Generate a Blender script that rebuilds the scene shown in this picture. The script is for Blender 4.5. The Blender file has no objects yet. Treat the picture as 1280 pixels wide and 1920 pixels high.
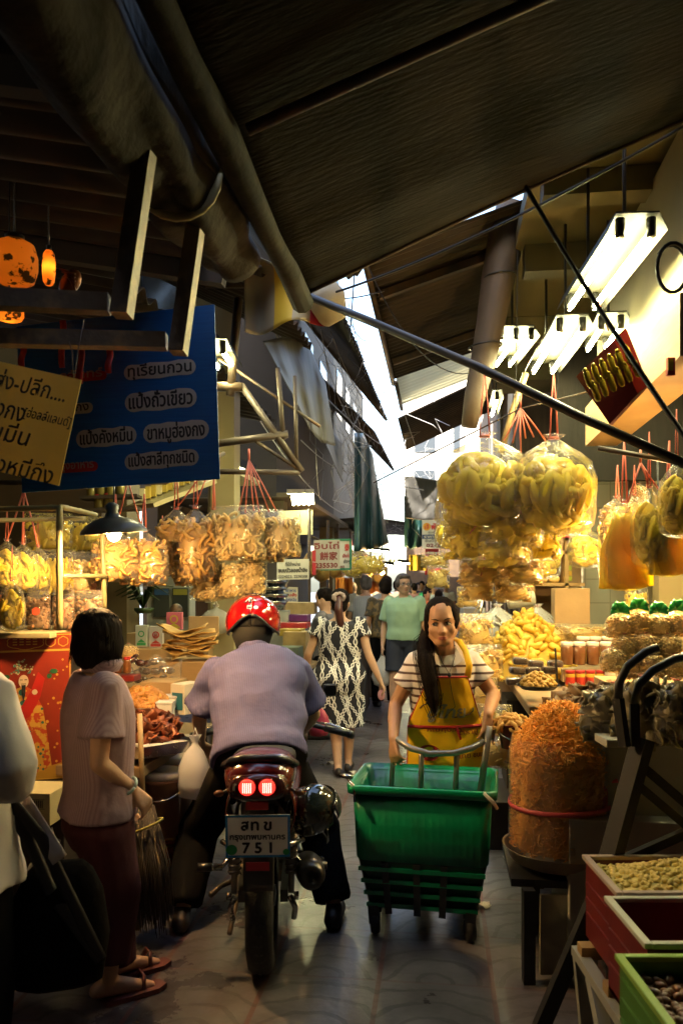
import bpy, bmesh, math, random
import numpy as np
from mathutils import Vector, Matrix, noise
from math import sin, cos, pi, radians, sqrt
S = bpy.context.scene
COL = S.collection
random.seed(11)
# ---------------------------------------------------------------- camera
cd = bpy.data.cameras.new('camera'); cam = bpy.data.objects.new('camera', cd); COL.objects.link(cam)
FPX = 1500.0; CX = 640.0; CY = 1097.0; CH = 1.55
cd.sensor_fit = 'AUTO'; cd.sensor_width = 36; cd.lens = FPX/1920*36
cd.shift_y = (CY-960)/1920; cd.clip_start = 0.05; cd.clip_end = 500
cam.location = (0, 0, CH); cam.rotation_euler = (pi/2, 0, 0)
cd.dof.use_dof = True; cd.dof.focus_distance = 4.6; cd.dof.aperture_fstop = 4.5
S.camera = cam
# ---------------------------------------------------------------- world, sun, exposure
W = bpy.data.worlds.new('World'); S.world = W; W.use_nodes = True
nt = W.node_tree; bg = nt.nodes['Background']
sky = nt.nodes.new('ShaderNodeTexSky'); sky.sky_type = 'NISHITA'; sky.sun_disc = False
SUN_EL, SUN_AZ = radians(36), radians(200)      # azimuth clockwise from +Y
sky.sun_elevation = SUN_EL; sky.sun_rotation = SUN_AZ; sky.air_density = 1.2; sky.dust_density = 3.0
nt.links.new(sky.outputs[0], bg.inputs[0]); bg.inputs[1].default_value = 0.15
sd = bpy.data.lights.new('sun', 'SUN'); sd.energy = 4.0; sd.angle = radians(0.5); sd.color = (1, .93, .82)
so = bpy.data.objects.new('sun', sd); COL.objects.link(so)
_d = Vector((sin(SUN_AZ)*cos(SUN_EL), cos(SUN_AZ)*cos(SUN_EL), sin(SUN_EL)))
so.rotation_euler = _d.to_track_quat('Z', 'Y').to_euler(); so.location = (4, 0, 20)
S.view_settings.view_transform = 'Standard'; S.view_settings.look = 'None'
TUBE_GLOW, BULB_GLOW = 30, 400
S.view_settings.gamma = 1; S.view_settings.exposure = 2.6
S.render.engine = 'CYCLES'
cy = S.cycles
cy.use_denoising = True; cy.max_bounces = 7; cy.transparent_max_bounces = 14; cy.diffuse_bounces = 3; cy.glossy_bounces = 3
cy.caustics_reflective = False; cy.caustics_refractive = False; cy.sample_clamp_indirect = 6
# ---------------------------------------------------------------- helpers
AH = radians(7.0)                                # heading of the alley
U = Vector((sin(AH), cos(AH), 0)); V = Vector((cos(AH), -sin(AH), 0)); Z = Vector((0, 0, 1))
def P(px, py, d): return Vector(((px-CX)/FPX*d, d, CH+(CY-py)/FPX*d))
def A(s, t, z=0): return U*s+V*t+Z*z
def G(px, d, z=0): return Vector(((px-CX)/FPX*d, d, z))
def L(*a): return Vector(a)
def rotm(rx=0, ry=0, rz=0):
    return Matrix.Rotation(rz, 3, 'Z') @ Matrix.Rotation(ry, 3, 'Y') @ Matrix.Rotation(rx, 3, 'X')
class MB:
    def __init__(s): s.v = []; s.f = []; s.sm = []; s.mi = []
    def add(s, vs, fs, smooth=True, m=0):
        b = len(s.v); s.v += [Vector(x) for x in vs]
        for f in fs: s.f.append([i+b for i in f]); s.sm.append(smooth); s.mi.append(m)
        return s
    def box(s, c, d, R=None, m=0, bev=0.0, top=1.0):
        x, y, z = d[0]/2, d[1]/2, d[2]/2
        c = Vector(c)
        if bev <= 0:
            vs = [(-x,-y,-z),(x,-y,-z),(x,y,-z),(-x,y,-z),(-x*top,-y*top,z),(x*top,-y*top,z),(x*top,y*top,z),(-x*top,y*top,z)]
            fs = [(0,3,2,1),(4,5,6,7),(0,1,5,4),(1,2,6,5),(2,3,7,6),(3,0,4,7)]
            vs = [Vector(q) for q in vs]
            if R: vs = [R@q for q in vs]
            return s.add([q+c for q in vs], fs, False, m)
        bm = bmesh.new(); bmesh.ops.create_cube(bm, size=1)
        for q in bm.verts:
            k = top if q.co.z > 0 else 1
            q.co = Vector((q.co.x*d[0]*k, q.co.y*d[1]*k, q.co.z*d[2]))
        bmesh.ops.bevel(bm, geom=bm.edges[:], offset=bev, segments=2, affect='EDGES', profile=.5)
        bm.verts.ensure_lookup_table()
        vs = [(R@q.co if R else q.co.copy())+c for q in bm.verts]
        fs = [[q.index for q in f.verts] for f in bm.faces]; bm.free()
        return s.add(vs, fs, False, m)
    def tube(s, pts, r, n=8, cap=True, m=0, flat=None, smooth=True):
        pts = [Vector(p) for p in pts]; k = len(pts)
        rs = list(r) if isinstance(r, (list, tuple)) else [r]*k
        T = []
        for i in range(k):
            a = pts[max(i-1, 0)]; b = pts[min(i+1, k-1)]; t = (b-a)
            T.append(t.normalized() if t.length > 1e-9 else Vector((0,0,1)))
        ref = Vector((0,0,1)) if abs(T[0].z) < .9 else Vector((1,0,0))
        N = (ref - T[0]*ref.dot(T[0])).normalized()
        vs = []
        for i in range(k):
            N = N-T[i]*N.dot(T[i])
            if N.length < 1e-6: N = T[i].orthogonal()
            N.normalize(); B = T[i].cross(N)
            for j in range(n):
                a = 2*pi*(j+.5)/n
                x, y = cos(a)*rs[i], sin(a)*rs[i]
                if flat: x *= flat[0]; y *= flat[1]
                vs.append(pts[i]+N*x+B*y)
        fs = [(i*n+j, i*n+(j+1) % n, (i+1)*n+(j+1) % n, (i+1)*n+j) for i in range(k-1) for j in range(n)]
        if cap: fs += [tuple(range(n-1, -1, -1)), tuple((k-1)*n+j for j in range(n))]
        return s.add(vs, fs, smooth, m)
    def bar(s, a, b, w, h=None, m=0, up=Z, ext=0.0):     # rectangular bar from a to b
        a = Vector(a); b = Vector(b); t = (b-a).normalized(); a = a-t*ext; b = b+t*ext
        x = t.cross(up)
        if x.length < 1e-4: x = Vector((1,0,0))
        x.normalize(); y = x.cross(t); h = h or w
        vs = []
        for p in (a, b):
            for i, j in ((-1,-1),(1,-1),(1,1),(-1,1)): vs.append(p+x*(i*w/2)+y*(j*h/2))
        return s.add(vs, [(0,1,2,3),(7,6,5,4),(0,4,5,1),(1,5,6,2),(2,6,7,3),(3,7,4,0)], False, m)
    def caps(s, a, ra, b, rb, n=10, m=0, flat=None):      # tapered capsule
        a = Vector(a); b = Vector(b); t = (b-a)
        l = t.length; t = t.normalized() if l > 1e-9 else Vector((0,0,1))
        pts = []; rs = []
        for q in (90, 60, 30): pts.append(a-t*ra*sin(radians(q))*.98); rs.append(max(ra*cos(radians(q)), ra*.04))
        pts.append(a); rs.append(ra)
        pts.append(b); rs.append(rb)
        for q in (30, 60, 90): pts.append(b+t*rb*sin(radians(q))*.98); rs.append(max(rb*cos(radians(q)), rb*.04))
        return s.tube(pts, rs, n, True, m, flat)
    def ell(s, c, r, R=None, n=12, k=8, m=0):
        c = Vector(c); vs = []; r = r if isinstance(r, (tuple, list)) else (r, r, r)
        vs.append(Vector((0,0,-r[2])))
        for i in range(1, k):
            a = -pi/2+pi*i/k
            for j in range(n): vs.append(Vector((r[0]*cos(a)*cos(2*pi*j/n), r[1]*cos(a)*sin(2*pi*j/n), r[2]*sin(a))))
        vs.append(Vector((0,0,r[2])))
        if R: vs = [R@q for q in vs]
        fs = [(0, 1+(j+1) % n, 1+j) for j in range(n)]
        fs += [(1+i*n+j, 1+i*n+(j+1) % n, 1+(i+1)*n+(j+1) % n, 1+(i+1)*n+j) for i in range(k-2) for j in range(n)]
        e = len(vs)-1; o = 1+(k-2)*n
        fs += [(o+j, o+(j+1) % n, e) for j in range(n)]
        return s.add([q+c for q in vs], fs, True, m)
    def lathe(s, prof, c=(0,0,0), n=20, R=None, m=0, capb=True, capt=True, sx=1, sy=1, smooth=True):
        c = Vector(c); vs = []
        for r, z in prof:
            for j in range(n):
                q = Vector((r*cos(2*pi*j/n)*sx, r*sin(2*pi*j/n)*sy, z))
                vs.append((R@q if R else q)+c)
        k = len(prof)
        fs = [(i*n+j, i*n+(j+1) % n, (i+1)*n+(j+1) % n, (i+1)*n+j) for i in range(k-1) for j in range(n)]
        if capb: fs.append(tuple(range(n-1, -1, -1)))
        if capt: fs.append(tuple((k-1)*n+j for j in range(n)))
        return s.add(vs, fs, smooth, m)
    def loft(s, rings, m=0, cap=True, smooth=True, closed=True):
        n = len(rings[0]); k = len(rings)
        vs = [p for r in rings for p in r]
        jj = n if closed else n-1
        fs = [(i*n+j, i*n+(j+1) % n, (i+1)*n+(j+1) % n, (i+1)*n+j) for i in range(k-1) for j in range(jj)]
        if cap: fs += [tuple(range(n-1, -1, -1)), tuple((k-1)*n+j for j in range(n))]
        return s.add(vs, fs, smooth, m)
    def grid(s, fn, nu, nv, th=0.0, m=0, smooth=True):
        P0 = [[Vector(fn(i/nu, j/nv)) for j in range(nv+1)] for i in range(nu+1)]
        vs = [p for r in P0 for p in r]; w = nv+1
        fs = [(i*w+j, (i+1)*w+j, (i+1)*w+j+1, i*w+j+1) for i in range(nu) for j in range(nv)]
        if th:
            ns = [Vector() for _ in vs]
            for f in fs:
                nn = (vs[f[1]]-vs[f[0]]).cross(vs[f[3]]-vs[f[0]])
                for q in f: ns[q] += nn
            o = len(vs)
            vs = vs+[p-n_.normalized()*th if n_.length > 0 else p for p, n_ in zip(vs, ns)]
            b = [tuple(q+o for q in reversed(f)) for f in fs]
            ed = []
            for i in range(nu): ed.append((i*w, i*w+o, (i+1)*w+o, (i+1)*w)); ed.append(((i+1)*w+nv, (i+1)*w+nv+o, i*w+nv+o, i*w+nv))
            for j in range(nv): ed.append((j+1, j+1+o, j+o, j)); ed.append((nu*w+j, nu*w+j+o, nu*w+j+1+o, nu*w+j+1))
            fs = fs+b+ed
        return s.add(vs, fs, smooth, m)
    def prism(s, poly, fn, th, m=0, smooth=False):       # fn(x,y,z) -> point, outline extruded by th in z
        n = len(poly)
        vs = [fn(x, y, 0) for x, y in poly]+[fn(x, y, th) for x, y in poly]
        fs = [tuple(range(n-1, -1, -1)), tuple(range(n, 2*n))]+[(j, (j+1) % n, n+(j+1) % n, n+j) for j in range(n)]
        return s.add(vs, fs, smooth, m)
    def mesh(s, name):
        me = bpy.data.meshes.new(name)
        me.from_pydata([tuple(q) for q in s.v], [], s.f)
        me.polygons.foreach_set('use_smooth', s.sm); me.polygons.foreach_set('material_index', s.mi)
        me.update(); return me
    def build(s, name, mats, parent=None, local=False):
        o = None
        if parent is not None and not local:
            M = wm(parent).inverted(); s.v = [M@q for q in s.v]
        me = s.mesh(name); loc = None
        if parent is None and not local:
            a = np.array([tuple(q) for q in s.v]); mn, mx = a.min(0), a.max(0)
            loc = Vector(((mn[0]+mx[0])/2, (mn[1]+mx[1])/2, mn[2]))
            me.transform(Matrix.Translation(-loc))
        return link(name, me, mats, parent, loc)
def wm(o):
    M = Matrix.Identity(4)
    while o is not None:
        M = Matrix.LocRotScale(o.location, o.rotation_euler, o.scale) @ M; o = o.parent
    return M
def link(name, me, mats, parent=None, loc=None):
    for m in (mats if isinstance(mats, (list, tuple)) else [mats]): me.materials.append(m)
    o = bpy.data.objects.new(name, me); COL.objects.link(o)
    if parent is not None: o.parent = parent
    if loc is not None: o.location = loc
    return o
def tag(o, label=None, cat=None, group=None, kind=None):
    if label: o['label'] = label
    if cat: o['category'] = cat
    if group: o['group'] = group
    if kind: o['kind'] = kind
    return o
def thing(name, label, cat, loc=(0,0,0), rz=0, group=None):
    o = bpy.data.objects.new(name, None); COL.objects.link(o); o.empty_display_size = .1
    o.location = loc; o.rotation_euler = (0, 0, rz)
    return tag(o, label, cat, group)
def dup(o, parent=None, loc=None, rz=None, label=None, group=None, sc=None, keep=True):
    c = o.copy(); COL.objects.link(c); c.parent = parent
    for ch in [x for x in o.children]: dup(ch, c)
    if loc is not None: c.location = loc
    if rz is not None: c.rotation_euler = (0, 0, rz) if not isinstance(rz, (tuple, list)) else rz
    if sc is not None: c.scale = (sc, sc, sc) if not isinstance(sc, (tuple, list)) else sc
    if label: c['label'] = label
    if group: c['group'] = group
    return c
def one(mb, name, mats, label, cat, group=None, kind=None):
    return tag(mb.build(name, mats), label, cat, group, kind)
def struct(mb, name, mats):
    o = mb.build(name, mats); o['kind'] = 'structure'; return o
# ---------------------------------------------------------------- text
_tc = {}
def text2d(s, res=3):
    if s in _tc: return _tc[s]
    cu = bpy.data.curves.new('t', 'FONT'); cu.body = s; cu.size = 1; cu.resolution_u = res; cu.align_x = 'LEFT'
    o = bpy.data.objects.new('t', cu); COL.objects.link(o); bpy.context.view_layer.update()
    me = bpy.data.meshes.new_from_object(o.evaluated_get(bpy.context.evaluated_depsgraph_get()))
    vs = [(v.co.x, v.co.y) for v in me.vertices]; fs = [tuple(p.vertices) for p in me.polygons]
    bpy.data.objects.remove(o); bpy.data.curves.remove(cu); bpy.data.meshes.remove(me)
    x0 = min(v[0] for v in vs); x1 = max(v[0] for v in vs)
    vs = [(v[0]-x0, v[1]) for v in vs]
    _tc[s] = (vs, fs, x1-x0); return _tc[s]
def put_text(mb, s, fn, x, y, w=None, h=None, bold=0.0, m=0, slant=0.0):
    # fn(x, y, lift) maps sign coordinates to 3D; text's left baseline at x,y; w = total width, h = em height
    vs, fs, tw = text2d(s)
    if h is None: h = w/tw
    kx = (w/tw) if w else h
    reps = [(0, 0)] if not bold else [(-bold, 0), (bold, 0), (0, bold), (0, -bold)]
    for i, (bx, by) in enumerate(reps):
        mb.add([fn(x+(q[0]+slant*q[1])*kx+bx*h, y+(q[1]+by)*h, i*.0004) for q in vs], fs, False, m)
class Panel:
    """flat board: corner a (top left), vectors along the width and down the height; coordinates 0..w, 0..h"""
    def __init__(s, tl, tr, bl):
        s.o = Vector(tl); s.x = Vector(tr)-s.o; s.y = Vector(bl)-s.o
        s.w = s.x.length; s.h = s.y.length; s.x.normalize(); s.y.normalize(); s.n = s.y.cross(s.x).normalized()
    def __call__(s, x, y, lift=0): return s.o+s.x*x+s.y*(s.h-y)+s.n*lift     # y counted up from the foot
    def board(s, mb, th=.006, m=0):
        q = [s(0,0), s(s.w,0), s(s.w,s.h), s(0,s.h)]
        vs = q+[p-s.n*th for p in q]
        return mb.add(vs, [(0,1,2,3),(7,6,5,4),(0,4,5,1),(1,5,6,2),(2,6,7,3),(3,7,4,0)], False, m)
    def rect(s, mb, x0, y0, x1, y1, lift=.001, m=0): mb.add([s(x0,y0,lift), s(x1,y0,lift), s(x1,y1,lift), s(x0,y1,lift)], [(0,1,2,3)], False, m)
    def poly(s, mb, pts, lift=.001, m=0): mb.add([s(x,y,lift) for x, y in pts], [tuple(range(len(pts)))], False, m)
    def pill(s, mb, x0, y0, x1, y1, lift=.001, m=0, wob=0.0):
        r = (y1-y0)/2; pts = []
        for i in range(9):
            a = -pi/2+pi*i/8; pts.append((x1-r+r*cos(a), (y0+y1)/2+r*sin(a)))
        for i in range(1, 6): pts.append((x1-r-(x1-x0-2*r)*i/6, y1+wob*sin(i*2.1)))
        for i in range(9):
            a = pi/2+pi*i/8; pts.append((x0+r+r*cos(a), (y0+y1)/2+r*sin(a)))
        for i in range(1, 6): pts.append((x0+r+(x1-x0-2*r)*i/6, y0+wob*sin(i*1.7)))
        s.poly(mb, pts, lift, m)
    def disc(s, mb, x, y, r, lift=.001, m=0, n=20, ry=None):
        s.poly(mb, [(x+r*cos(2*pi*i/n), y+(ry or r)*sin(2*pi*i/n)) for i in range(n)], lift, m)
# ---------------------------------------------------------------- materials
_mc = {}
def mat(name, c=(.5,.5,.5), rough=.6, metal=0, c2=None, scale=8, amt=.5, bump=0, bscale=None, stretch=None, spec=None, coat=0, trans=0, emit=None, estr=0, detail=4, rvar=0, thr=None):
    if name in _mc: return _mc[name]
    m = bpy.data.materials.new(name); m.use_nodes = True; t = m.node_tree; b = t.nodes['Principled BSDF']
    b.inputs['Base Color'].default_value = (*c, 1); b.inputs['Roughness'].default_value = rough; b.inputs['Metallic'].default_value = metal
    if spec is not None: b.inputs['Specular IOR Level'].default_value = spec
    if coat: b.inputs['Coat Weight'].default_value = coat; b.inputs['Coat Roughness'].default_value = .06
    if emit: b.inputs['Emission Color'].default_value = (*emit, 1); b.inputs['Emission Strength'].default_value = estr
    co = t.nodes.new('ShaderNodeTexCoord'); src = co.outputs['Object']
    if stretch:
        mp = t.nodes.new('ShaderNodeMapping'); mp.inputs['Scale'].default_value = stretch
        t.links.new(src, mp.inputs[0]); src = mp.outputs[0]
    if c2 is not None:
        n = t.nodes.new('ShaderNodeTexNoise'); n.inputs['Scale'].default_value = scale; n.inputs['Detail'].default_value = detail
        t.links.new(src, n.inputs['Vector'])
        r = t.nodes.new('ShaderNodeValToRGB'); lo, hi = thr or (.5-amt*.5, .5+amt*.5)
        r.color_ramp.elements[0].position = lo; r.color_ramp.elements[1].position = hi
        r.color_ramp.elements[0].color = (*c, 1); r.color_ramp.elements[1].color = (*c2, 1)
        t.links.new(n.outputs['Fac'], r.inputs[0]); t.links.new(r.outputs[0], b.inputs['Base Color'])
        if rvar:
            mr = t.nodes.new('ShaderNodeMapRange'); mr.inputs['To Min'].default_value = rough-rvar; mr.inputs['To Max'].default_value = rough+rvar
            t.links.new(n.outputs['Fac'], mr.inputs[0]); t.links.new(mr.outputs[0], b.inputs['Roughness'])
    if bump:
        n2 = t.nodes.new('ShaderNodeTexNoise'); n2.inputs['Scale'].default_value = bscale or scale*3; n2.inputs['Detail'].default_value = 5
        t.links.new(src, n2.inputs['Vector'])
        bp = t.nodes.new('ShaderNodeBump'); bp.inputs['Strength'].default_value = min(1, bump); bp.inputs['Distance'].default_value = .01*max(1, bump)
        t.links.new(n2.outputs['Fac'], bp.inputs['Height']); t.links.new(bp.outputs[0], b.inputs['Normal'])
    if trans:
        tr = t.nodes.new('ShaderNodeBsdfTranslucent'); mx = t.nodes.new('ShaderNodeMixShader'); mx.inputs[0].default_value = trans
        tr.inputs[0].default_value = (*c, 1)
        if c2 is not None: t.links.new(r.outputs[0], tr.inputs[0])
        t.links.new(b.outputs[0], mx.inputs[1]); t.links.new(tr.outputs[0], mx.inputs[2])
        t.links.new(mx.outputs[0], t.nodes['Material Output'].inputs[0])
    _mc[name] = m; return m
def film(name, tint=(.985,.98,.95), opac=.06, rough=.085, bscale=26, bump=.55):
    """clear thin plastic: mostly see-through with crumpled glossy creases"""
    if name in _mc: return _mc[name]
    m = bpy.data.materials.new(name); m.use_nodes = True; t = m.node_tree; t.nodes.remove(t.nodes['Principled BSDF'])
    N = t.nodes.new
    co = N('ShaderNodeTexCoord'); mp = N('ShaderNodeMapping'); mp.inputs['Scale'].default_value = (1, 1, .45)
    n = N('ShaderNodeTexNoise'); n.inputs['Scale'].default_value = bscale; n.inputs['Detail'].default_value = 3; n.inputs['Distortion'].default_value = 1.2
    t.links.new(co.outputs['Object'], mp.inputs[0]); t.links.new(mp.outputs[0], n.inputs['Vector'])
    bp = N('ShaderNodeBump'); bp.inputs['Strength'].default_value = bump; bp.inputs['Distance'].default_value = .02
    t.links.new(n.outputs['Fac'], bp.inputs['Height'])
    tr = N('ShaderNodeBsdfTransparent'); tr.inputs[0].default_value = (*tint, 1)
    df = N('ShaderNodeBsdfDiffuse'); df.inputs[0].default_value = (.8, .8, .76, 1)
    gl = N('ShaderNodeBsdfGlossy'); gl.inputs['Roughness'].default_value = rough; gl.inputs[0].default_value = (1, 1, 1, 1)
    t.links.new(bp.outputs[0], gl.inputs['Normal']); t.links.new(bp.outputs[0], df.inputs['Normal'])
    m1 = N('ShaderNodeMixShader'); m1.inputs[0].default_value = opac
    t.links.new(tr.outputs[0], m1.inputs[1]); t.links.new(df.outputs[0], m1.inputs[2])
    fr = N('ShaderNodeFresnel'); fr.inputs[0].default_value = 1.32; t.links.new(bp.outputs[0], fr.inputs['Normal'])
    mu = N('ShaderNodeMath'); mu.operation = 'MULTIPLY_ADD'; mu.inputs[1].default_value = .6; mu.inputs[2].default_value = .025; mu.use_clamp = True
    t.links.new(fr.outputs[0], mu.inputs[0])
    m2 = N('ShaderNodeMixShader'); t.links.new(mu.outputs[0], m2.inputs[0])
    t.links.new(m1.outputs[0], m2.inputs[1]); t.links.new(gl.outputs[0], m2.inputs[2])
    t.links.new(m2.outputs[0], t.nodes['Material Output'].inputs[0])
    _mc[name] = m; return m
def stripes(name, c1, c2, pitch, axis='X', duty=.5, rough=.75, c3=None, bump=.25, soft=.12, rot=None):
    """woven stripes across one object axis"""
    if name in _mc: return _mc[name]
    m = mat(name, c1, rough); t = m.node_tree; b = t.nodes['Principled BSDF']; N = t.nodes.new
    co = [q for q in t.nodes if q.type == 'TEX_COORD'][0]
    src = co.outputs['Object']
    sx = N('ShaderNodeSeparateXYZ')
    if rot:
        mp = N('ShaderNodeMapping'); mp.inputs['Rotation'].default_value = rot; t.links.new(src, mp.inputs[0]); t.links.new(mp.outputs[0], sx.inputs[0])
    else: t.links.new(src, sx.inputs[0])
    mu = N('ShaderNodeMath'); mu.operation = 'MULTIPLY'; mu.inputs[1].default_value = 1/pitch; t.links.new(sx.outputs[axis], mu.inputs[0])
    fr = N('ShaderNodeMath'); fr.operation = 'PINGPONG'; fr.inputs[1].default_value = .5; t.links.new(mu.outputs[0], fr.inputs[0])
    rp = N('ShaderNodeMapRange'); rp.inputs['From Min'].default_value = duty*.5-soft/2; rp.inputs['From Max'].default_value = duty*.5+soft/2
    t.links.new(fr.outputs[0], rp.inputs[0])
    mx = N('ShaderNodeMix'); mx.data_type = 'RGBA'; mx.inputs[6].default_value = (*c1, 1); mx.inputs[7].default_value = (*c2, 1)
    t.links.new(rp.outputs[0], mx.inputs[0]); t.links.new(mx.outputs[2], b.inputs['Base Color'])
    n2 = N('ShaderNodeTexNoise'); n2.inputs['Scale'].default_value = 9; n2.inputs['Detail'].default_value = 4; t.links.new(src, n2.inputs['Vector'])
    bp = N('ShaderNodeBump'); bp.inputs['Strength'].default_value = bump; bp.inputs['Distance'].default_value = .02
    t.links.new(n2.outputs['Fac'], bp.inputs['Height']); t.links.new(bp.outputs[0], b.inputs['Normal'])
    return m
def glow(name, c, s):
    if name in _mc: return _mc[name]
    return mat(name, c, .5, emit=c, estr=s)
BLACK = mat('black_plastic', (.012,.012,.013), .4, c2=(.03,.03,.03), scale=20)
RUBBER = mat('rubber', (.012,.012,.012), .8, c2=(.03,.028,.025), scale=30, bump=.3)
CHROME = mat('worn_chrome', (.55,.55,.55), .25, 1, c2=(.3,.29,.27), scale=14, rvar=.1)
STEEL = mat('painted_steel', (.05,.042,.035), .5, .3, c2=(.10,.06,.03), scale=12, amt=.3, bump=.2)
RUST = mat('rusty_steel', (.16,.12,.085), .5, .3, c2=(.36,.24,.12), scale=15, thr=(.5,.75), bump=.35, bscale=40)
INK = mat('black_ink', (.015,.015,.02), .7)
REDINK = mat('red_ink', (.5,.03,.03), .6)
WHITEP = mat('white_plastic', (.72,.71,.68), .4, c2=(.6,.59,.55), scale=6)
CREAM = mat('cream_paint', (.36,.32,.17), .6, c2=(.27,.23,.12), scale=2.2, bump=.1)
CARD = mat('cardboard', (.42,.27,.12), .85, c2=(.34,.21,.09), scale=5, bump=.15, bscale=40)
WOOD = mat('plain_wood', (.42,.27,.1), .55, c2=(.3,.17,.06), scale=4, stretch=(1, 1, 9), bump=.1)
STRING = mat('red_twine', (.6,.13,.08), .6)
SKIN = mat('skin', (.44,.24,.13), .5, c2=(.38,.195,.1), scale=9, bump=.06, bscale=120)
SKIN2 = mat('pale_skin', (.56,.34,.22), .5, c2=(.48,.28,.17), scale=9, bump=.06, bscale=120)
HAIR = mat('black_hair', (.006,.0045,.004), .7, spec=.05, c2=(.014,.010,.008), scale=30, stretch=(1, 1, .12), bump=.5, bscale=70)
FILM = film('clear_plastic')
def tube_lamp(name, label, p0, p1, n=2, gap=.12, refl=True, group=None, hang=None, glw=TUBE_GLOW):
    """fluorescent fitting: white reflector tray, tubes that glow, its own light"""
    p0 = Vector(p0); p1 = Vector(p1); t = (p1-p0).normalized(); sd_ = t.cross(Z).normalized()
    mid = (p0+p1)/2
    o = thing(name, label, 'lamp', mid+Z*.06, 0, group)
    b = MB(); wd = gap*(n-1)/2+.055
    e = t*.05
    ring = lambda p: [p+sd_*-wd-Z*.0, p+sd_*(-wd*.72)+Z*.075, p+sd_*(wd*.72)+Z*.075, p+sd_*wd, p+sd_*(wd*.72)+Z*.068, p-sd_*(wd*.72)+Z*.068]
    b.loft([ring(p0-e), ring(p1+e)], smooth=False); b.build('reflector', mat('dusty_enamel', (.022,.02,.012), .6, spec=.2), o)
    for i in range(n):
        k = (i-(n-1)/2)*gap; q = MB(); q.tube([p0+sd_*k, p1+sd_*k], .014, 8); q.build('tube', glow('fluorescent_tube', (.97, .90, .46), glw), o)
        for p in (p0, p1): h = MB(); h.tube([p+sd_*k-t*.02+Z*.06, p+sd_*k-t*.02-Z*.012], .019, 8); h.build('lamp_holder', BLACK, o)
    if hang:
        for f in (.15, .85):
            q = p0.lerp(p1, f); h = MB(); h.tube([q+Z*.07, Vector((q.x, q.y, hang))], .008, 6); h.build('hanger', BLACK, o)
    return o
# ================================================================ SETTING
# ---- paving: one sheet, laid in the alley's direction
def paving():
    m = bpy.data.materials.new('stamped_paving'); m.use_nodes = True; t = m.node_tree; b = t.nodes['Principled BSDF']; N = t.nodes.new; K = t.links.new
    co = N('ShaderNodeTexCoord'); mp = N('ShaderNodeMapping'); mp.inputs['Rotation'].default_value = (0, 0, AH); K(co.outputs['Object'], mp.inputs[0])
    sx = N('ShaderNodeSeparateXYZ'); K(mp.outputs[0], sx.inputs[0])
    def math(op, a, b_=None, clamp=False):
        n = N('ShaderNodeMath'); n.operation = op; n.use_clamp = clamp
        for i, q in enumerate((a, b_)):
            if q is None: continue
            if isinstance(q, (int, float)): n.inputs[i].default_value = q
            else: K(q, n.inputs[i])
        return n.outputs[0]
    # square slabs of .44 m with reddish joints, fan arcs stamped into each
    px = math('DIVIDE', sx.outputs[0], .44); py = math('DIVIDE', sx.outputs[1], .44)
    fx = math('FRACT', px); fy = math('FRACT', py)
    ex = math('PINGPONG', px, .5); ey = math('PINGPONG', py, .5)
    jx = math('LESS_THAN', ex, .022); jy = math('LESS_THAN', ey, .018)
    joint = math('MAXIMUM', jx, math('MULTIPLY', jy, .5))
    dx = math('SUBTRACT', fx, .5); d0 = math('SQRT', math('ADD', math('MULTIPLY', dx, dx), math('MULTIPLY', fy, fy)))
    n0 = N('ShaderNodeTexNoise'); n0.inputs['Scale'].default_value = 5; n0.inputs['Detail'].default_value = 3; K(mp.outputs[0], n0.inputs['Vector'])
    ring = math('SINE', math('MULTIPLY', math('ADD', d0, math('MULTIPLY', n0.outputs[0], .25)), 26))
    arc = math('GREATER_THAN', ring, .8)
    n1 = N('ShaderNodeTexNoise'); n1.inputs['Scale'].default_value = 1.7; n1.inputs['Detail'].default_value = 8; n1.inputs['Roughness'].default_value = .65; K(mp.outputs[0], n1.inputs['Vector'])
    rp = N('ShaderNodeValToRGB'); K(n1.outputs[0], rp.inputs[0])
    rp.color_ramp.elements[0].position = .3; rp.color_ramp.elements[0].color = (.04, .033, .034, 1)
    rp.color_ramp.elements[1].position = .68; rp.color_ramp.elements[1].color = (.20, .18, .185, 1)
    mx = N('ShaderNodeMix'); mx.data_type = 'RGBA'; K(math('MULTIPLY', joint, .7), mx.inputs[0]); K(rp.outputs[0], mx.inputs[6]); mx.inputs[7].default_value = (.13, .045, .036, 1)
    mx2 = N('ShaderNodeMix'); mx2.data_type = 'RGBA'; K(math('MULTIPLY', arc, .42), mx2.inputs[0]); K(mx.outputs[2], mx2.inputs[6]); mx2.inputs[7].default_value = (.035,.028,.026, 1)
    K(mx2.outputs[2], b.inputs['Base Color'])
    mr = N('ShaderNodeMapRange'); mr.inputs['From Min'].default_value = .3; mr.inputs['From Max'].default_value = .7; mr.inputs['To Min'].default_value = .20; mr.inputs['To Max'].default_value = .48
    K(n1.outputs[0], mr.inputs[0]); K(mr.outputs[0], b.inputs['Roughness'])
    h = math('SUBTRACT', math('MULTIPLY', n0.outputs[0], .5), math('ADD', math('MULTIPLY', joint, .5), math('MULTIPLY', arc, .45)))
    n3 = N('ShaderNodeTexNoise'); n3.inputs['Scale'].default_value = 40; K(mp.outputs[0], n3.inputs['Vector'])
    h = math('ADD', h, math('MULTIPLY', n3.outputs[0], .12))
    bp = N('ShaderNodeBump'); bp.inputs['Strength'].default_value = .6; bp.inputs['Distance'].default_value = .012; K(h, bp.inputs['Height']); K(bp.outputs[0], b.inputs['Normal'])
    return m
b = MB(); b.box((0, 20, -.05), (300, 300, .1)); struct(b, 'alley_pavement', paving())

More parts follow.
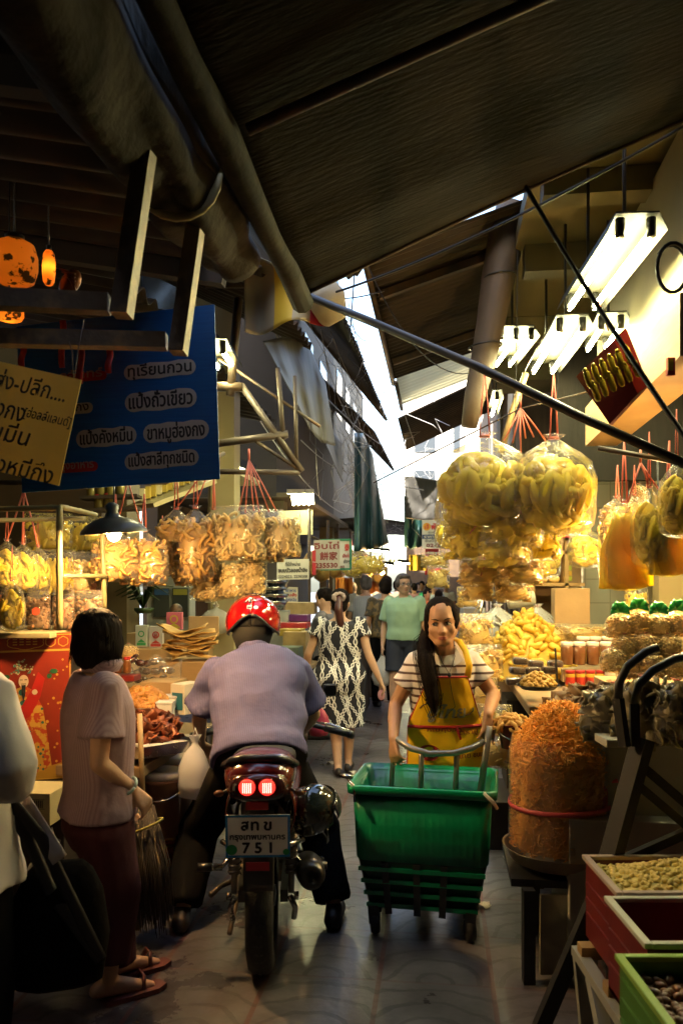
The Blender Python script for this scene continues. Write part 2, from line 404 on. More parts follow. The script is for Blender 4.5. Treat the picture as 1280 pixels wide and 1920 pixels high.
def corrug(mb, p00, p10, p01, pitch=.08, amp=.014, th=.004, along='u', n=None, sag=0, nv=12):
    """corrugated sheet: p00->p10 is u, p00->p01 is v; waves run across u"""
    p00 = Vector(p00); u = Vector(p10)-p00; v = Vector(p01)-p00; nn = u.cross(v).normalized()
    w = u.length; k = int(w/pitch)*6
    def f(a, c): return p00+u*a+v*c+nn*(amp*sin(2*pi*a*w/pitch)+sag*sin(pi*a)*sin(pi*c))
    mb.grid(f, k, nv, th)
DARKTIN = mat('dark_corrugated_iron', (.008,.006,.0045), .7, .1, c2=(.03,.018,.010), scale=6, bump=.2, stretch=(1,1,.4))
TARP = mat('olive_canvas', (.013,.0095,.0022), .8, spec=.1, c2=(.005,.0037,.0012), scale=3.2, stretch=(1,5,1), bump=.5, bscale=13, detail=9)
GREYTARP = mat('grey_canvas', (.085,.075,.058), .9, spec=.06, c2=(.016,.013,.010), scale=6, bump=.8, bscale=22, detail=9)
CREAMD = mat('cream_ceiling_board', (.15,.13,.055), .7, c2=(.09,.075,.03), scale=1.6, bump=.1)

# ---- left corrugated roof (underside visible) on its timber rafters
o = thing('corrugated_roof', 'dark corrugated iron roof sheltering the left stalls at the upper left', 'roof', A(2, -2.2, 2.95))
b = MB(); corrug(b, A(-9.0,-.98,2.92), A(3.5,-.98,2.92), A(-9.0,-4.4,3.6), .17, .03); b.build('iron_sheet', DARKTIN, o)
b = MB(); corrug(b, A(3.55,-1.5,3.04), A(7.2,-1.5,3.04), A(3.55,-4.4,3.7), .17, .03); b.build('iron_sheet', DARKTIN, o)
for s_ in (.6, 2.0, 3.3):
    b = MB(); b.bar(A(s_,-.9,2.86), A(s_,-4.4,3.53), .06, .09); b.build('rafter', mat('dark_timber', (.03,.02,.013), .8), o)
# ---- the big canvas awning of the right shop: low on the left, rising to the right
o = thing('canvas_awning', 'huge dark olive canvas awning sloping across the top of the alley', 'awning', A(1.5, .4, 2.75))
aw = lambda s_, t_: A(s_, t_, 2.75+(t_+.56)*.37)
def awf(u, v):
    s_ = -9+u*12.26; t_ = -.56+v*2.6
    return aw(s_, t_)+Z*(.05*sin(pi*v)*sin(pi*u)-.022*max(0, sin(u*12.26/1.05*pi*2))**6+.05*(v-.35)*max(0, u-.9)*10*sin(pi*v)+.012*noise.noise(Vector((u*5, v*3, 2)))-.10*v*max(0, u-.9)*0)+U*(-.12*sin(pi*v)*u**20)
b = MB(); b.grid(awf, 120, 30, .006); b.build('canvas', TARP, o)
b = MB(); pts = [aw(-1.6+4.9*i/16, -.57)+Z*(-.01+.008*sin(i*2.2)) for i in range(17)]; b.tube(pts, [.042+.006*sin(i*1.7) for i in range(17)], 10); b.build('edge_roll', mat('old_yellow_canvas', (.026,.019,.005), .8, spec=.15, c2=(.007,.005,.002), scale=8, bump=.4), o)
for s_ in (.95, 2.05):
    b = MB(); b.tube([aw(s_, -.5)-Z*.03, aw(s_, 1.9)-Z*.03], .016, 8); b.build('cross_pole', STEEL, o)
b = MB(); b.tube([awf(1, i/24)+Z*.002 for i in range(25)], .011, 6); b.build('hem', mat('dark_hem', (.05,.03,.012), .8), o)
# ---- rolled grey tarpaulin beside it
o = thing('rolled_tarpaulin', 'thick grey tarpaulin rolled up along the gap at the top left', 'tarpaulin', A(1.5, -.63, 2.65))
def rollf(u, v):
    s_ = .1+u*2.7; a = 2*pi*v
    r = .165-.065*u+.016*sin(2*a+u*9)+.010*sin(5*a+u*16)+.022*noise.noise(Vector((s_*3.1, cos(a)*1.3, sin(a)*1.3)))
    for k_ in (.38, .75, .95): r -= .02*math.exp(-((u-k_)/.035)**2)
    return A(s_, -.745, 2.74-.03*sin(pi*u))+V*(r*cos(a))+Z*(r*1.1*sin(a))
b = MB(); b.grid(rollf, 70, 36, .004); b.build('canvas_roll', GREYTARP, o)
for u_, r_ in ((.44, .145), (.78, .115)):
    c_ = A(.1+u_*2.7, -.745, 2.73); b = MB()
    b.tube([c_+V*(r_*cos(a_*pi/10))+Z*(r_*1.15*sin(a_*pi/10))+U*(.03*cos(a_*pi/10)) for a_ in range(21)], .011, 6, flat=(1.4, .6)); b.build('strap', mat('yellowed_strap', (.5,.42,.2), .6), o)
b = MB(); b.tube([A(1.2,-.66,2.7), A(1.25,-.6,2.74)], .006, 6); b.build('red_cord', STRING, o)
# ---- two rusty L-shaped awning arms
for (v0, v1, h0, d, lab) in (((284,205),(228,592),(-60,558),1.95,'rusty square tube awning arm nearest the viewer with a thick lower bar'), ((372,388),(334,662),(-60,632),2.35,'rusty square tube awning arm just behind with the yellow card hung on it')):
    o = thing('awning_bracket', lab, 'metal frame', P(v1[0],v1[1],d), 0, 'rusty awning arms')
    w_ = .044 if d < 2.2 else .046
    b = MB(); b.bar(P(v0[0],v0[1],d+.05), P(v1[0],v1[1],d), w_, w_, up=V, ext=.0); b.build('upright', RUST, o)
    q = P(v1[0]-14, v1[1]-22, d); b = MB(); b.bar(P(h0[0],h0[1],d-.02), q-V*.012, w_, w_); b.build('crossbar', RUST, o)
    b = MB(); b.bar(P(v0[0],v0[1],d+.05), P(v0[0],v0[1],d+.05)+Z*.5, w_, w_, up=V); b.build('hanger', RUST, o)
# ---- blue sign of the flour shop
BLUE = mat('blue_corrugated_plastic', (.008,.12,.40), .45, c2=(.006,.08,.29), scale=12, stretch=(.4,1,14), bump=.15, trans=.15)
PATCH = mat('grey_sticker', (.40,.38,.36), .6); RPATCH = mat('red_sticker', (.33,.012,.016), .6)
o = thing('shop_sign', 'blue plastic sign with black Thai words on pale patches hanging at the left', 'sign', P(225, 920, 3.1))
pl = Panel(P(32,612,3.2), P(400,606,3.05), P(42,924,3.2)); pl.x = (P(412,898,3.05)-P(42,924,3.2)).normalized(); pl.w = (P(412,898,3.05)-P(42,924,3.2)).length
pl.n = pl.y.cross(pl.x).normalized()
b = MB(); pl.board(b, .006); b.build('board', BLUE, o)
def s2(px, py):                       # photo pixel on the board -> board coordinates
    u = (px-42)/370*pl.w; return u, (924-26*(px-42)/370-py)/1500*3.12
patches = [('ทุเรียนกวน',246,684,374,712,.0),('แป้งถั่วเขียว',246,737,374,772,.0),('แป้งคังหมิ่น',152,806,262,838,0),('ขาหมูฮ่องกง',278,796,394,830,0),('แป้งสาลีทุกชนิด',242,850,374,880,0)]
b = MB(); tx = MB(); rd = MB(); rt = MB()
for w_, x0, y0, x1, y1, _ in patches:
    u0, v0 = s2(x0-2, y1+2); u1, v1 = s2(x1+2, y0-8); dv = (s2(x1, y1)[1]-s2(x0, y1)[1])
    pl.pill(b, u0, v0, u1, v1, .0012, wob=.003)
    u0, v0 = s2(x0+6, y1-5); u1, _v = s2(x1-6, y0)
    put_text(tx, w_, lambda x, y, l: pl(x, y, l+.0022), u0, v0, u1-u0, (y1-y0)/1500*3.1*1.02, bold=.022)
for w_, x0, y0, x1, y1 in (('ลูกจันทร์',100,694,212,718),('ปรุงอาหาร',104,864,190,888)):
    u0, v0 = s2(x0, y1); u1, v1 = s2(x1, y0); pl.pill(rd, u0, v0, u1, v1, .0012)
    put_text(rt, w_, lambda x, y, l: pl(x, y, l+.0022), u0+.012, v0+.014, u1-u0-.03, .045, bold=.02)
for w_, x0, y0, x1, y1 in (('ฮ่องกง',106,752,184,778),('ชิ้น',84,824,134,850)):
    u0, v0 = s2(x0, y1); u1, v1 = s2(x1, y0); pl.pill(b, u0, v0, u1, v1, .0012)
    put_text(tx, w_, lambda x, y, l: pl(x, y, l+.0022), u0+.012, v0+.012, u1-u0-.03, .045, bold=.02)
b.build('pale_patches', PATCH, o); tx.build('lettering', INK, o); rd.build('red_patches', RPATCH, o); rt.build('red_patch_lettering', mat('grey_letters', (.3,.22,.2), .7), o)
# ---- yellow handwritten card
o = thing('price_card', 'yellow card with handwritten Thai words hung on a wire from the rusty arm', 'sign', P(60, 905, 2.25))
pc = Panel(P(-70,662,2.25), P(153,712,2.22), P(-112,858,2.25)); pc.n = pc.y.cross(pc.x).normalized()
b = MB(); pc.board(b, .004); b.build('card', mat('yellow_card', (.72,.56,.20), .7, c2=(.62,.47,.14), scale=5, bump=.08, trans=.45), o)
tx = MB(); K_ = 2.25/1500
def c2(px, py):
    q = P(px, py, 2.24)-pc.o; return q.dot(pc.x), pc.h-q.dot(pc.y)
for w_, x0, y0, x1, hh, bd in (('ส่ง-ปลีก....',-12,722,128,42,.012),('ฮ่องกง',-52,768,44,46,.012),('[ฮ่อลล์แลนด์]',46,778,136,24,.012),('ขมิ่น',-20,818,50,44,.012),('แป้งหมี่กึง',-58,870,100,44,.012)):
    u0, v0 = c2(x0, y0); u1, _v = c2(x1, y0+20)
    put_text(tx, w_, lambda x, y, l: pc(x, y, l+.0015), u0, v0, u1-u0, hh*K_, bold=bd, slant=.15)
tx.build('handwriting', mat('marker_ink', (.06,.06,.05), .7), o)
b = MB(); q0 = P(138, 726, 2.24); b.tube([q0, P(142,690,2.26), P(148,650,2.28), P(158,600,2.33)], .0015, 5); b.tube([q0, P(136,660,2.28), P(130,640,2.3)], .0015, 5); b.build('wire', STEEL, o)
# ---- painted paper lanterns in the dark at the far left
LANT = mat('lit_lantern_paper', (.75,.33,.06), .7, c2=(.03,.02,.01), scale=22, thr=(.56,.6), trans=.6)
for px, y0, y1, r_, d, lab in ((28,452,535,42,2.9,'orange paper lantern with black painted flowers above the rusty arm'), (18,575,602,26,2.9,'small glowing orange lantern between the two rusty bars'), (92,470,535,12,3.1,'narrow painted lantern hanging beside the orange one')):
    o = thing('paper_lantern', lab, 'lantern', P(px,y1,d), 0, 'paper lanterns')
    k = d/1500; b = MB(); h = (y1-y0)*k
    b.lathe([(r_*k*.5,0),(r_*k*.85,h*.1),(r_*k,h*.35),(r_*k,h*.65),(r_*k*.85,h*.9),(r_*k*.5,h)], (0,0,0), 20); q = b.build('shade', LANT, o, True)
    b = MB(); b.lathe([(r_*k*.4,h),(r_*k*.42,h+.02)], n=14); b.tube([(0,0,h+.02),(0,0,h+.5)], .003, 5); b.build('cap', BLACK, o, True)
    b = MB(); b.ell((0,0,h*.5), .012, n=8, k=6); b.build('bulb', glow('lantern_bulb', (1,.5,.12), 6), o, True)
# red ribbons hanging above the blue sign
for px, y0, y1 in ((118,600,690),(152,640,720),(205,650,700),(43,640,690)):
    b = MB(); d = 2.9; w_ = .012
    b.grid(lambda u, v: P(px,y0+(y1-y0)*v,d)+V*(w_*(u-.5)*2*(1 if v < .8 else 1.6-.75*v))+U*(.01*sin(v*6)), 2, 10, .002)
    one(b, 'red_ribbon', mat('red_ribbon', (.3,.01,.01), .6), 'dark red ribbon hanging in front of the blue sign', 'ribbon', 'red ribbons before the blue sign')
b = MB(); q = P(132, 530, 3.0); b.ell(q, (.035,.03,.055), rotm(0,.6,0)); 
for i in range(6): b.tube([q+L(-.03+.01*i,-.03,.04-.01*i), q+L(.03,-.035,.02-.014*i)], .004, 5)
one(b, 'gilded_ornament', mat('dark_gilding', (.22,.07,.02), .4, .5), 'small gilded shell shaped ornament hanging in the dark by the lantern', 'ornament')
# ---- left steel bracket carrying the bags, with diagonal braces
o = thing('awning_bracket', 'grey steel awning bracket with a diagonal brace above the hanging snack bags', 'metal frame', P(480, 890, 5.0))
d = 5.0
GST = mat('grey_steel', (.12,.10,.08), .5, .3, c2=(.07,.05,.04), scale=9)
for n_, a_, b_, r_, m_ in (('post',(447,560),(432,742),.028,STEEL),('beam',(385,533),(600,533),.024,STEEL),('brace',(452,722),(566,884),.022,GST),('rail',(405,832),(540,814),.024,GST),('lower_rail',(404,884),(562,886),.018,GST),('upright',(521,690),(531,824),.016,GST),('upright',(553,705),(556,880),.013,GST),('brace',(410,672),(600,800),.010,STEEL),('joint',(405,725),(455,726),.03,STEEL),('brace',(480,828),(560,880),.012,STEEL)):
    b = MB(); b.tube([P(*a_,d), P(*b_,d)], r_, 8); b.build(n_, m_, o)
# ---- yellow / white / red striped valance rolled at the awning's tip
def strp():
    m = mat('striped_awning_cloth', (.5,.44,.3), .7); t = m.node_tree; bs = t.nodes['Principled BSDF']; N = t.nodes.new
    co = [q for q in t.nodes if q.type == 'TEX_COORD'][0]; sx = N('ShaderNodeSeparateXYZ'); t.links.new(co.outputs['Generated'], sx.inputs[0])
    r = N('ShaderNodeValToRGB'); r.color_ramp.interpolation = 'CONSTANT'; e = r.color_ramp.elements
    e[0].position = 0; e[0].color = (.30,.26,.18,1); e[1].position = .34; e[1].color = (.55,.36,.02,1)
    q = e.new(.56); q.color = (.36,.31,.2,1); q = e.new(.74); q.color = (.42,.02,.035,1)
    t.links.new(sx.outputs[0], r.inputs[0]); t.links.new(r.outputs[0], bs.inputs['Base Color']); return m
def valf(u, v):
    x = 458+u*166; y0 = 470+70*u; y1 = 622-22*u+10*sin(u*8.5)
    return P(x, y0+(y1-y0)*v, 4.55+.14*sin(u*9)*v+.1*sin(pi*v))
b = MB(); b.grid(valf, 40, 16, .004); o = one(b, 'striped_valance', strp(), 'yellow white and red striped awning valance drooping under the canvas tip', 'awning cloth')
b = MB(); b.tube([P(598,540,4.5), P(612,560,4.55), P(618,585,4.6), P(608,600,4.65)], [.09,.11,.1,.05], 14); one(b, 'rolled_cloth', mat('pale_canvas', (.5,.45,.33), .7, c2=(.38,.34,.24), scale=7, bump=.4), 'pale rolled cloth bundle tucked at the tip of the canvas awning', 'cloth')
# long pole crossing the alley
b = MB(); b.tube([P(552,545,4.4), P(700,605,4.0), P(900,690,3.5), P(1080,778,3.2), P(1300,878,2.95)], [.021,.021,.02,.019,.019], 10); one(b, 'awning_pole', mat('dark_painted_pole', (.05,.038,.022), .4, c2=(.03,.022,.014), scale=9), 'long dark pole slanting across the alley down to the right edge', 'pole')
# ---- corrugated awnings on the right
BRTIN = mat('brown_corrugated_iron', (.042,.028,.014), .7, .1, c2=(.02,.013,.007), scale=4, bump=.2)
o = thing('corrugated_awning', 'brown corrugated awning slanting over the alley under the big canvas', 'awning', A(6, 0, 3.5))
b = MB(); corrug(b, A(4.75,-.46,3.5), A(7.6,-.46,3.5), A(4.75,1.3,4.05), .09, .014); b.build('iron_sheet', BRTIN, o)
b = MB(); b.tube([A(4.7,-.44,3.47), A(7.65,-.44,3.47)], .02, 8); b.build('edge_pole', STEEL, o)
for s_ in (5.3, 6.9): b = MB(); b.bar(A(s_,-.4,3.47), A(s_,1.3,4.0), .04, .05); b.build('rafter', STEEL, o)
o = thing('plastic_awning', 'pale translucent ribbed plastic awning strip shining beyond the brown corrugated one', 'awning', A(8.5, .3, 3.7))
b = MB(); corrug(b, A(7.75,-.42,3.56), A(8.9,-.42,3.56), A(7.75,1.1,4.1), .12, .018); b.build('ribbed_sheet', mat('translucent_ribbed_plastic', (.7,.66,.5), .4, trans=.75), o)
b = MB(); b.tube([A(7.7,-.42,3.5), A(8.9,-.42,3.5)], .02, 6); b.build('edge_pole', STEEL, o)
o = thing('corrugated_awning', 'small dark corrugated awning farther along the right side', 'awning', A(11, .1, 3.6))
b = MB(); corrug(b, A(9.6,-.5,3.55), A(11.8,-.5,3.55), A(9.6,1.2,4.3), .12, .02); b.build('iron_sheet', DARKTIN, o)
# hanging roll of canvas on the right
o = thing('hanging_canvas_roll', 'tall brown canvas roll tied up and hanging beside the right shop', 'tarpaulin', P(880, 800, 4.9))
pts = [(962,392),(950,440),(935,520),(920,600),(905,680),(890,740),(878,800)]
b = MB(); b.tube([P(*p,4.9) for p in pts], [.115,.11,.10,.092,.08,.07,.05], 16)
for q in b.v: q += Vector((.02*noise.noise(q*7), .02*noise.noise(q*7+Z*9), 0))
b.build('canvas_roll', mat('brown_canvas', (.12,.085,.055), .6, c2=(.07,.05,.032), scale=5, bump=.5, bscale=12), o)
b = MB(); b.tube([P(984,385,4.75), P(986,412,4.75)], .03, 8); b.build('pole_end', STEEL, o)
for p in (520, 650):
    i = (p-392)/408; c_ = P(962-84*i, p, 4.9); b = MB(); b.tube([c_+L(.10*cos(a*pi/8), .10*sin(a*pi/8), .01*cos(a*pi/8)) for a in range(17)], .006, 5); b.build('tie', BLACK, o)
b = MB(); b.tube([P(985,700,5.2), P(960,770,5.2), P(938,850,5.2)], .022, 8); one(b, 'bamboo_pole', mat('old_bamboo', (.3,.2,.09), .5, c2=(.2,.13,.06), scale=8), 'old bamboo stick leaning above the yellow hanging bags', 'pole')
# ---- right shop: ceiling, front wall over the opening, side wall, cross wall, columns
o = thing('snack_shop', 'cream painted shop front on the right with a lamp lit ceiling', 'building', A(5.5, 2, 0))
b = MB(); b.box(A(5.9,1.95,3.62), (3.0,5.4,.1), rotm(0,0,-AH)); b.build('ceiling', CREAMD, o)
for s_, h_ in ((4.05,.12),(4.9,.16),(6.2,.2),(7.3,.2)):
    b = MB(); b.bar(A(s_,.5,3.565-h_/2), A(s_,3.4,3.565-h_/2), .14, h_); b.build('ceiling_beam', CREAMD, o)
b = MB(); b.bar(A(3.3,1.06,3.1), A(5.35,1.06,3.1), .1, .78); b.build('fascia_wall', CREAM, o)
b = MB(); b.bar(A(3.3,1.04,2.58), A(5.37,1.04,2.58), .2, .25); b.build('fascia_board', WOOD, o)
TILE = bpy.data.materials.new('white_wall_tiles'); TILE.use_nodes = True
t_ = TILE.node_tree; br = t_.nodes.new('ShaderNodeTexBrick'); br.offset = 0; br.inputs['Color1'].default_value = (.33,.33,.25,1); br.inputs['Color2'].default_value = (.28,.29,.22,1); br.inputs['Mortar'].default_value = (.2,.19,.14,1)
br.inputs['Scale'].default_value = 1; br.inputs['Brick Width'].default_value = .2; br.inputs['Row Height'].default_value = .2; br.inputs['Mortar Size'].default_value = .004
tc_ = t_.nodes.new('ShaderNodeTexCoord'); mp_ = t_.nodes.new('ShaderNodeMapping'); mp_.inputs['Rotation'].default_value = (radians(90), 0, 0)
t_.links.new(tc_.outputs['Object'], mp_.inputs[0]); t_.links.new(mp_.outputs[0], br.inputs[0]); t_.links.new(br.outputs[0], t_.nodes['Principled BSDF'].inputs['Base Color']); t_.nodes['Principled BSDF'].inputs['Roughness'].default_value = .3
b = MB(); b.box(A(7.0,2.35,1.75), (2.3,.1,3.5), rotm(0,0,-AH)); b.build('tiled_wall', TILE, o)
b = MB(); b.box(A(6.35,1.75,2.95), (1.7,.08,1.2), rotm(0,0,-AH)); b.build('shade_panel', mat('shade_panel_dark', (.016,.011,.007), .8, c2=(.008,.006,.004), scale=4, stretch=(5,5,1), bump=.3), o)  # added dark panel, stands in for the darkness under the fascia
b = MB(); b.box(A(5,3.4,1.75), (.1,5,3.5), rotm(0,0,-AH)); b.build('side_wall', CREAM, o)
b = MB(); b.box(A(6.5,1.84,1.3), (.34,.2,2.6), rotm(0,0,-AH)); b.build('column', mat('buff_plaster', (.55,.42,.2), .7, c2=(.48,.36,.17), scale=3), o)
b = MB(); b.box(A(4.9,1.66,1.25), (.07,.07,2.5), rotm(0,0,-AH)); b.build('door_post', mat('brown_post', (.06,.035,.02), .6), o)
b = MB(); b.box(A(6.7,1.54,1.6), (.08,.08,3.2), rotm(0,0,-AH)); b.build('door_post', mat('brown_post'), o)
# ---- dark brown building farther on the right
DBW = mat('dark_weathered_boards', (.09,.06,.04), .8, c2=(.05,.035,.025), scale=3, stretch=(6,6,.5), bump=.3)
o = thing('wooden_shophouse', 'dark brown weathered shophouse past the snack shop on the right', 'building', A(12, 1.6, 0))
b = MB(); b.box(A(13,2.15,3.3), (2.6,8.6,3.2), rotm(0,0,-AH)); b.build('upper_floor', DBW, o)
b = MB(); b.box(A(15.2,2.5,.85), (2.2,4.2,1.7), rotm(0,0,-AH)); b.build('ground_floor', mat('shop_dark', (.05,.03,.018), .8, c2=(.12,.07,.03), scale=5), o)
for s_, z_ in ((9.6,3.6),(11.5,3.7),(13.5,3.8)):
    b = MB(); b.box(A(s_,.84,z_), (.04,.7,.8), rotm(0,0,-AH)); b.build('window_shutter', mat('grey_shutter', (.2,.19,.17), .7), o)
for s_ in (9.0, 11.0, 13.2, 15.5):
    b = MB(); b.box(A(s_,.92,.9), (.1,.1,1.8), rotm(0,0,-AH)); b.build('post', STEEL, o)
# ---- far right and far left house fronts closing the bend of the alley
HW = [(22,.6,6.2,'tall pale concrete house at the far end of the alley',(.7,.66,.6),6.0,5.0),(29,-1.2,8.6,'cream concrete block closing the view at the bend of the alley',(.72,.69,.62),8.0,4.0)]
for s_, t_, h_, lab, c_, w_, dp in HW:
    o = thing('concrete_house', lab, 'building', A(s_,t_,0)); m_ = mat('concrete_'+('a' if s_ < 25 else 'b'), c_, .8, c2=tuple(x*.72 for x in c_), scale=.8, bump=.1)
    b = MB(); b.box(A(s_,t_+w_/2,h_/2+2.1), (w_,dp,h_-4.2), rotm(0,0,-AH)); b.build('wall', m_, o)
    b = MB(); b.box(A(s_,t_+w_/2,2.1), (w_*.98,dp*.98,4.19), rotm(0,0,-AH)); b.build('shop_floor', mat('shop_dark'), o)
    for k in range(3):
        for j in range(2):
            q = A(s_-dp/2-.02, t_+.7+k*1.3, 4.9+j*1.6); b = MB(); b.box(q, (.7,.06,1.0), rotm(0,0,-AH)); b.build('window', mat('dark_glass', (.05,.06,.07), .15), o)
# left row: plaster upper floors set back, with concrete columns
LB = [(5.6,3.4,-2.35,5.0,(.16,.14,.06),'yellowish plaster shophouse behind the hanging bags on the left'),(10.2,5.6,-2.1,6.3,(.045,.036,.028),'dark stained shophouse beside the green tarpaulin on the left'),(16.5,6.5,-2.2,7.0,(.14,.12,.09),'grey shophouse far along the left side')]
for s0, ln, t_, h_, c_, lab in LB:
    o = thing('shophouse', lab, 'building', A(s0+ln/2,t_-1,0)); m_ = mat('plaster_%d' % int(s0), c_, .8, c2=tuple(x*.7 for x in c_), scale=1.3, bump=.15)
    b = MB(); b.box(A(s0+ln/2,t_-1.0,h_/2+1.35), (2,ln,h_-2.7), rotm(0,0,-AH)); b.build('upper_floor', m_, o)
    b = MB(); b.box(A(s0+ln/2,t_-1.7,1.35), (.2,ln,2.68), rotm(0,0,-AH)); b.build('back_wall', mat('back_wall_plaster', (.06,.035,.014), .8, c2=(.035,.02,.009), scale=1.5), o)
    for k in (.08, .96):
        b = MB(); b.box(A(s0+ln*k,t_-.1,1.34), (.26,.26,2.68), rotm(0,0,-AH)); b.build('column', mat('shaded_cream_paint', (.13,.10,.05), .7, c2=(.08,.06,.03), scale=2), o)  # darker copy of the cream paint, shade put into its colour
    for k in range(int(ln/1.6)):
        b = MB(); b.box(A(s0+.9+k*1.6,t_-.005,h_-1.3), (.05,.8,1.0), rotm(0,0,-AH)); b.build('window', mat('dark_glass'), o)
    b = MB(); b.box(A(s0+ln/2,t_-.6,2.72), (1.8,ln,.06), rotm(0,0,-AH)); b.build('soffit', CREAM if s0 < 6 else mat('shaded_cream_paint'), o)
# near left wall behind the nearest stall
o = thing('dark_shop_interior', 'dark shop wall behind the nearest hanging bags on the left', 'building', A(3.5,-3.3,0))
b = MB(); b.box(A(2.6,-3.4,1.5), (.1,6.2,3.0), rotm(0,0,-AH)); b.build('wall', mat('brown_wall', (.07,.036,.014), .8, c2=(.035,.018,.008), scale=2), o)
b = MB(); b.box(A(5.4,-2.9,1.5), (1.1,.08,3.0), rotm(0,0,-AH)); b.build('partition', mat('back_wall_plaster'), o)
b = MB(); b.box(A(5.95,-1.62,1.6), (.18,.18,3.2), rotm(0,0,-AH)); b.build('column', CREAM, o)
# ---- drooping tarpaulins along the left
def drape(name, label, pts_top, pts_bot, dt, m, folds=5, amp=.1, grp=None):
    n = len(pts_top)-1
    def lerp(a, u):
        i = min(int(u*n), n-1); f = u*n-i; return a[i][0]+(a[i+1][0]-a[i][0])*f, a[i][1]+(a[i+1][1]-a[i][1])*f
    def f(u, v):
        x0, y0 = lerp(pts_top, u); x1, y1 = lerp(pts_bot, u); d_ = dt[0]+(dt[1]-dt[0])*u
        return P(x0+(x1-x0)*v, y0+(y1-y0)*v, d_+amp*sin(u*folds*6.28+v*2)*(.3+.7*v)+.05*noise.noise(Vector((u*4, v*4, 3))))
    b = MB(); b.grid(f, 48, 20, .004); return one(b, name, m, label, 'tarpaulin', grp)
PLT = mat('grey_plastic_sheeting', (.09,.085,.075), .55, spec=.3, c2=(.03,.028,.025), scale=3, stretch=(2,2,.4), bump=.5, bscale=6)
GRT = mat('dark_green_tarpaulin', (.012,.045,.042), .4, c2=(.02,.075,.07), scale=3, stretch=(2,2,.3), bump=.4, bscale=6)
drape('hanging_tarpaulin', 'grey plastic sheet drooping from the left roof above the steel bracket', [(492,640),(530,632),(575,640),(610,720)], [(548,740),(580,805),(603,830),(628,836)], (5.2,6.8), PLT, 3, .09, 'drooping tarpaulins')
drape('hanging_tarpaulin', 'narrow grey plastic sheet farther on behind the drooping one', [(592,790),(615,800),(640,830)], [(618,850),(632,885),(642,905)], (7.4,8.6), PLT, 2, .06, 'drooping tarpaulins')
drape('hanging_tarpaulin', 'dark green tarpaulin curtain hanging down over the left row of shops', [(664,812),(680,812),(698,850),(706,900)], [(664,1035),(690,1030),(712,1026),(728,1018)], (10,11.5), GRT, 3, .12, 'drooping tarpaulins')
drape('hanging_tarpaulin', 'grey plastic sheet screen above the white phone number sign', [(758,892),(790,896),(815,900),(845,902)], [(760,972),(790,975),(815,974),(845,970)], (11,10.4), PLT, 1.5, .05, 'drooping tarpaulins')
drape('hanging_tarpaulin', 'black green strip of tarpaulin hanging left of the phone number sign', [(757,930),(770,930),(790,930)], [(758,1025),(772,1030),(792,1024)], (12,11.8), GRT, 2, .06, 'drooping tarpaulins')
# left eaves: ragged awnings over the shops
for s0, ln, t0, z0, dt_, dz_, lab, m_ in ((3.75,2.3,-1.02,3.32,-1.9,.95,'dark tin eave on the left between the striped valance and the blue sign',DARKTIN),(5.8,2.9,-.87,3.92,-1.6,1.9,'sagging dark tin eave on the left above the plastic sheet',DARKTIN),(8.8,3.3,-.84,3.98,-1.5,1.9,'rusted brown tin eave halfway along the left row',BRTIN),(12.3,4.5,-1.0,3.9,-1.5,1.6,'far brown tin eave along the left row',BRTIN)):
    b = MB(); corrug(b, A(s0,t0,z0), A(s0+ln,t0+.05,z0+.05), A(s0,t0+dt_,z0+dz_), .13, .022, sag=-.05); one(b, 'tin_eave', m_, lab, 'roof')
# ---- cables: countless tangled wires as stuff, a few single ones as things
b = MB(); rr = random.Random(4)
def wire(mb, a, c, sag, r, n=10):
    mb.tube([a.lerp(c, i/n)-Z*(sag*4*(i/n)*(1-i/n)) for i in range(n+1)], r, 4, False)
for i in range(60):
    s_ = rr.uniform(6.5, 17); t_ = -1.05-rr.uniform(0, .7)+.02*(s_-7); z_ = rr.uniform(2.9, 4.9)
    wire(b, A(s_,t_,z_), A(s_+rr.uniform(1.5,6),t_+rr.uniform(-.3,.35),z_+rr.uniform(-.5,.4)), rr.uniform(.05,.7), rr.choice((.003,.004,.006)), 9)
for i in range(30):
    s_ = rr.uniform(8, 16); t_ = -1.0-rr.uniform(-.2, .4); z_ = rr.uniform(3.2,4.6)
    b.tube([A(s_,t_,z_)+Vector((rr.uniform(-.15,.15), rr.uniform(-.15,.15), -k*.16)) for k in range(7)], .003, 4, False)
tag(one(b, 'tangled_cables', mat('dusty_cable', (.16,.15,.14), .5), 'tangle of dusty cables strung along the left house fronts', 'cables'), kind='stuff')
b = MB()
for i in range(45):
    s_ = rr.uniform(9, 20); t_ = rr.uniform(-1.6, -.1); z_ = rr.uniform(2.7, 4.2)
    b.tube([A(s_,t_,z_)+Vector((rr.uniform(-.25,.25), rr.uniform(-.3,.3), rr.uniform(-.2,.2)-k*.1)) for k in range(7)], rr.choice((.003,.005)), 4, False)
tag(one(b, 'loose_wires', mat('pale_wire', (.4,.4,.4), .4), 'mass of loose pale wires hanging over the middle of the alley', 'cables'), kind='stuff')
for a_, c_, sg, r_, lab in ((P(985,350,2.9),P(1290,830,2.2),.02,.008,'black cable running steeply down from the awning to the lower right'),(P(665,505,4.9),P(655,640,4.9),0,.006,'single wire hanging straight in the bright gap'),(P(590,560,4.6),P(1285,235,3.0),.06,.007,'thin black wire stretched behind the lamps to the upper right'),(P(640,560,5.5),P(720,545,5.0),.01,.005,'short wire crossing the bright sky gap'),(P(690,500,4.7),P(880,700,4.8),.18,.004,'pale wire looping under the brown corrugated awning'),(P(970,470,4.2),P(965,840,4.2),0,.003,'thin hanging wire above the yellow bags')):
    b = MB(); wire(b, a_, c_, sg, r_, 14); one(b, 'cable', mat('black_cable', (.015,.015,.015), .5), lab, 'cable')
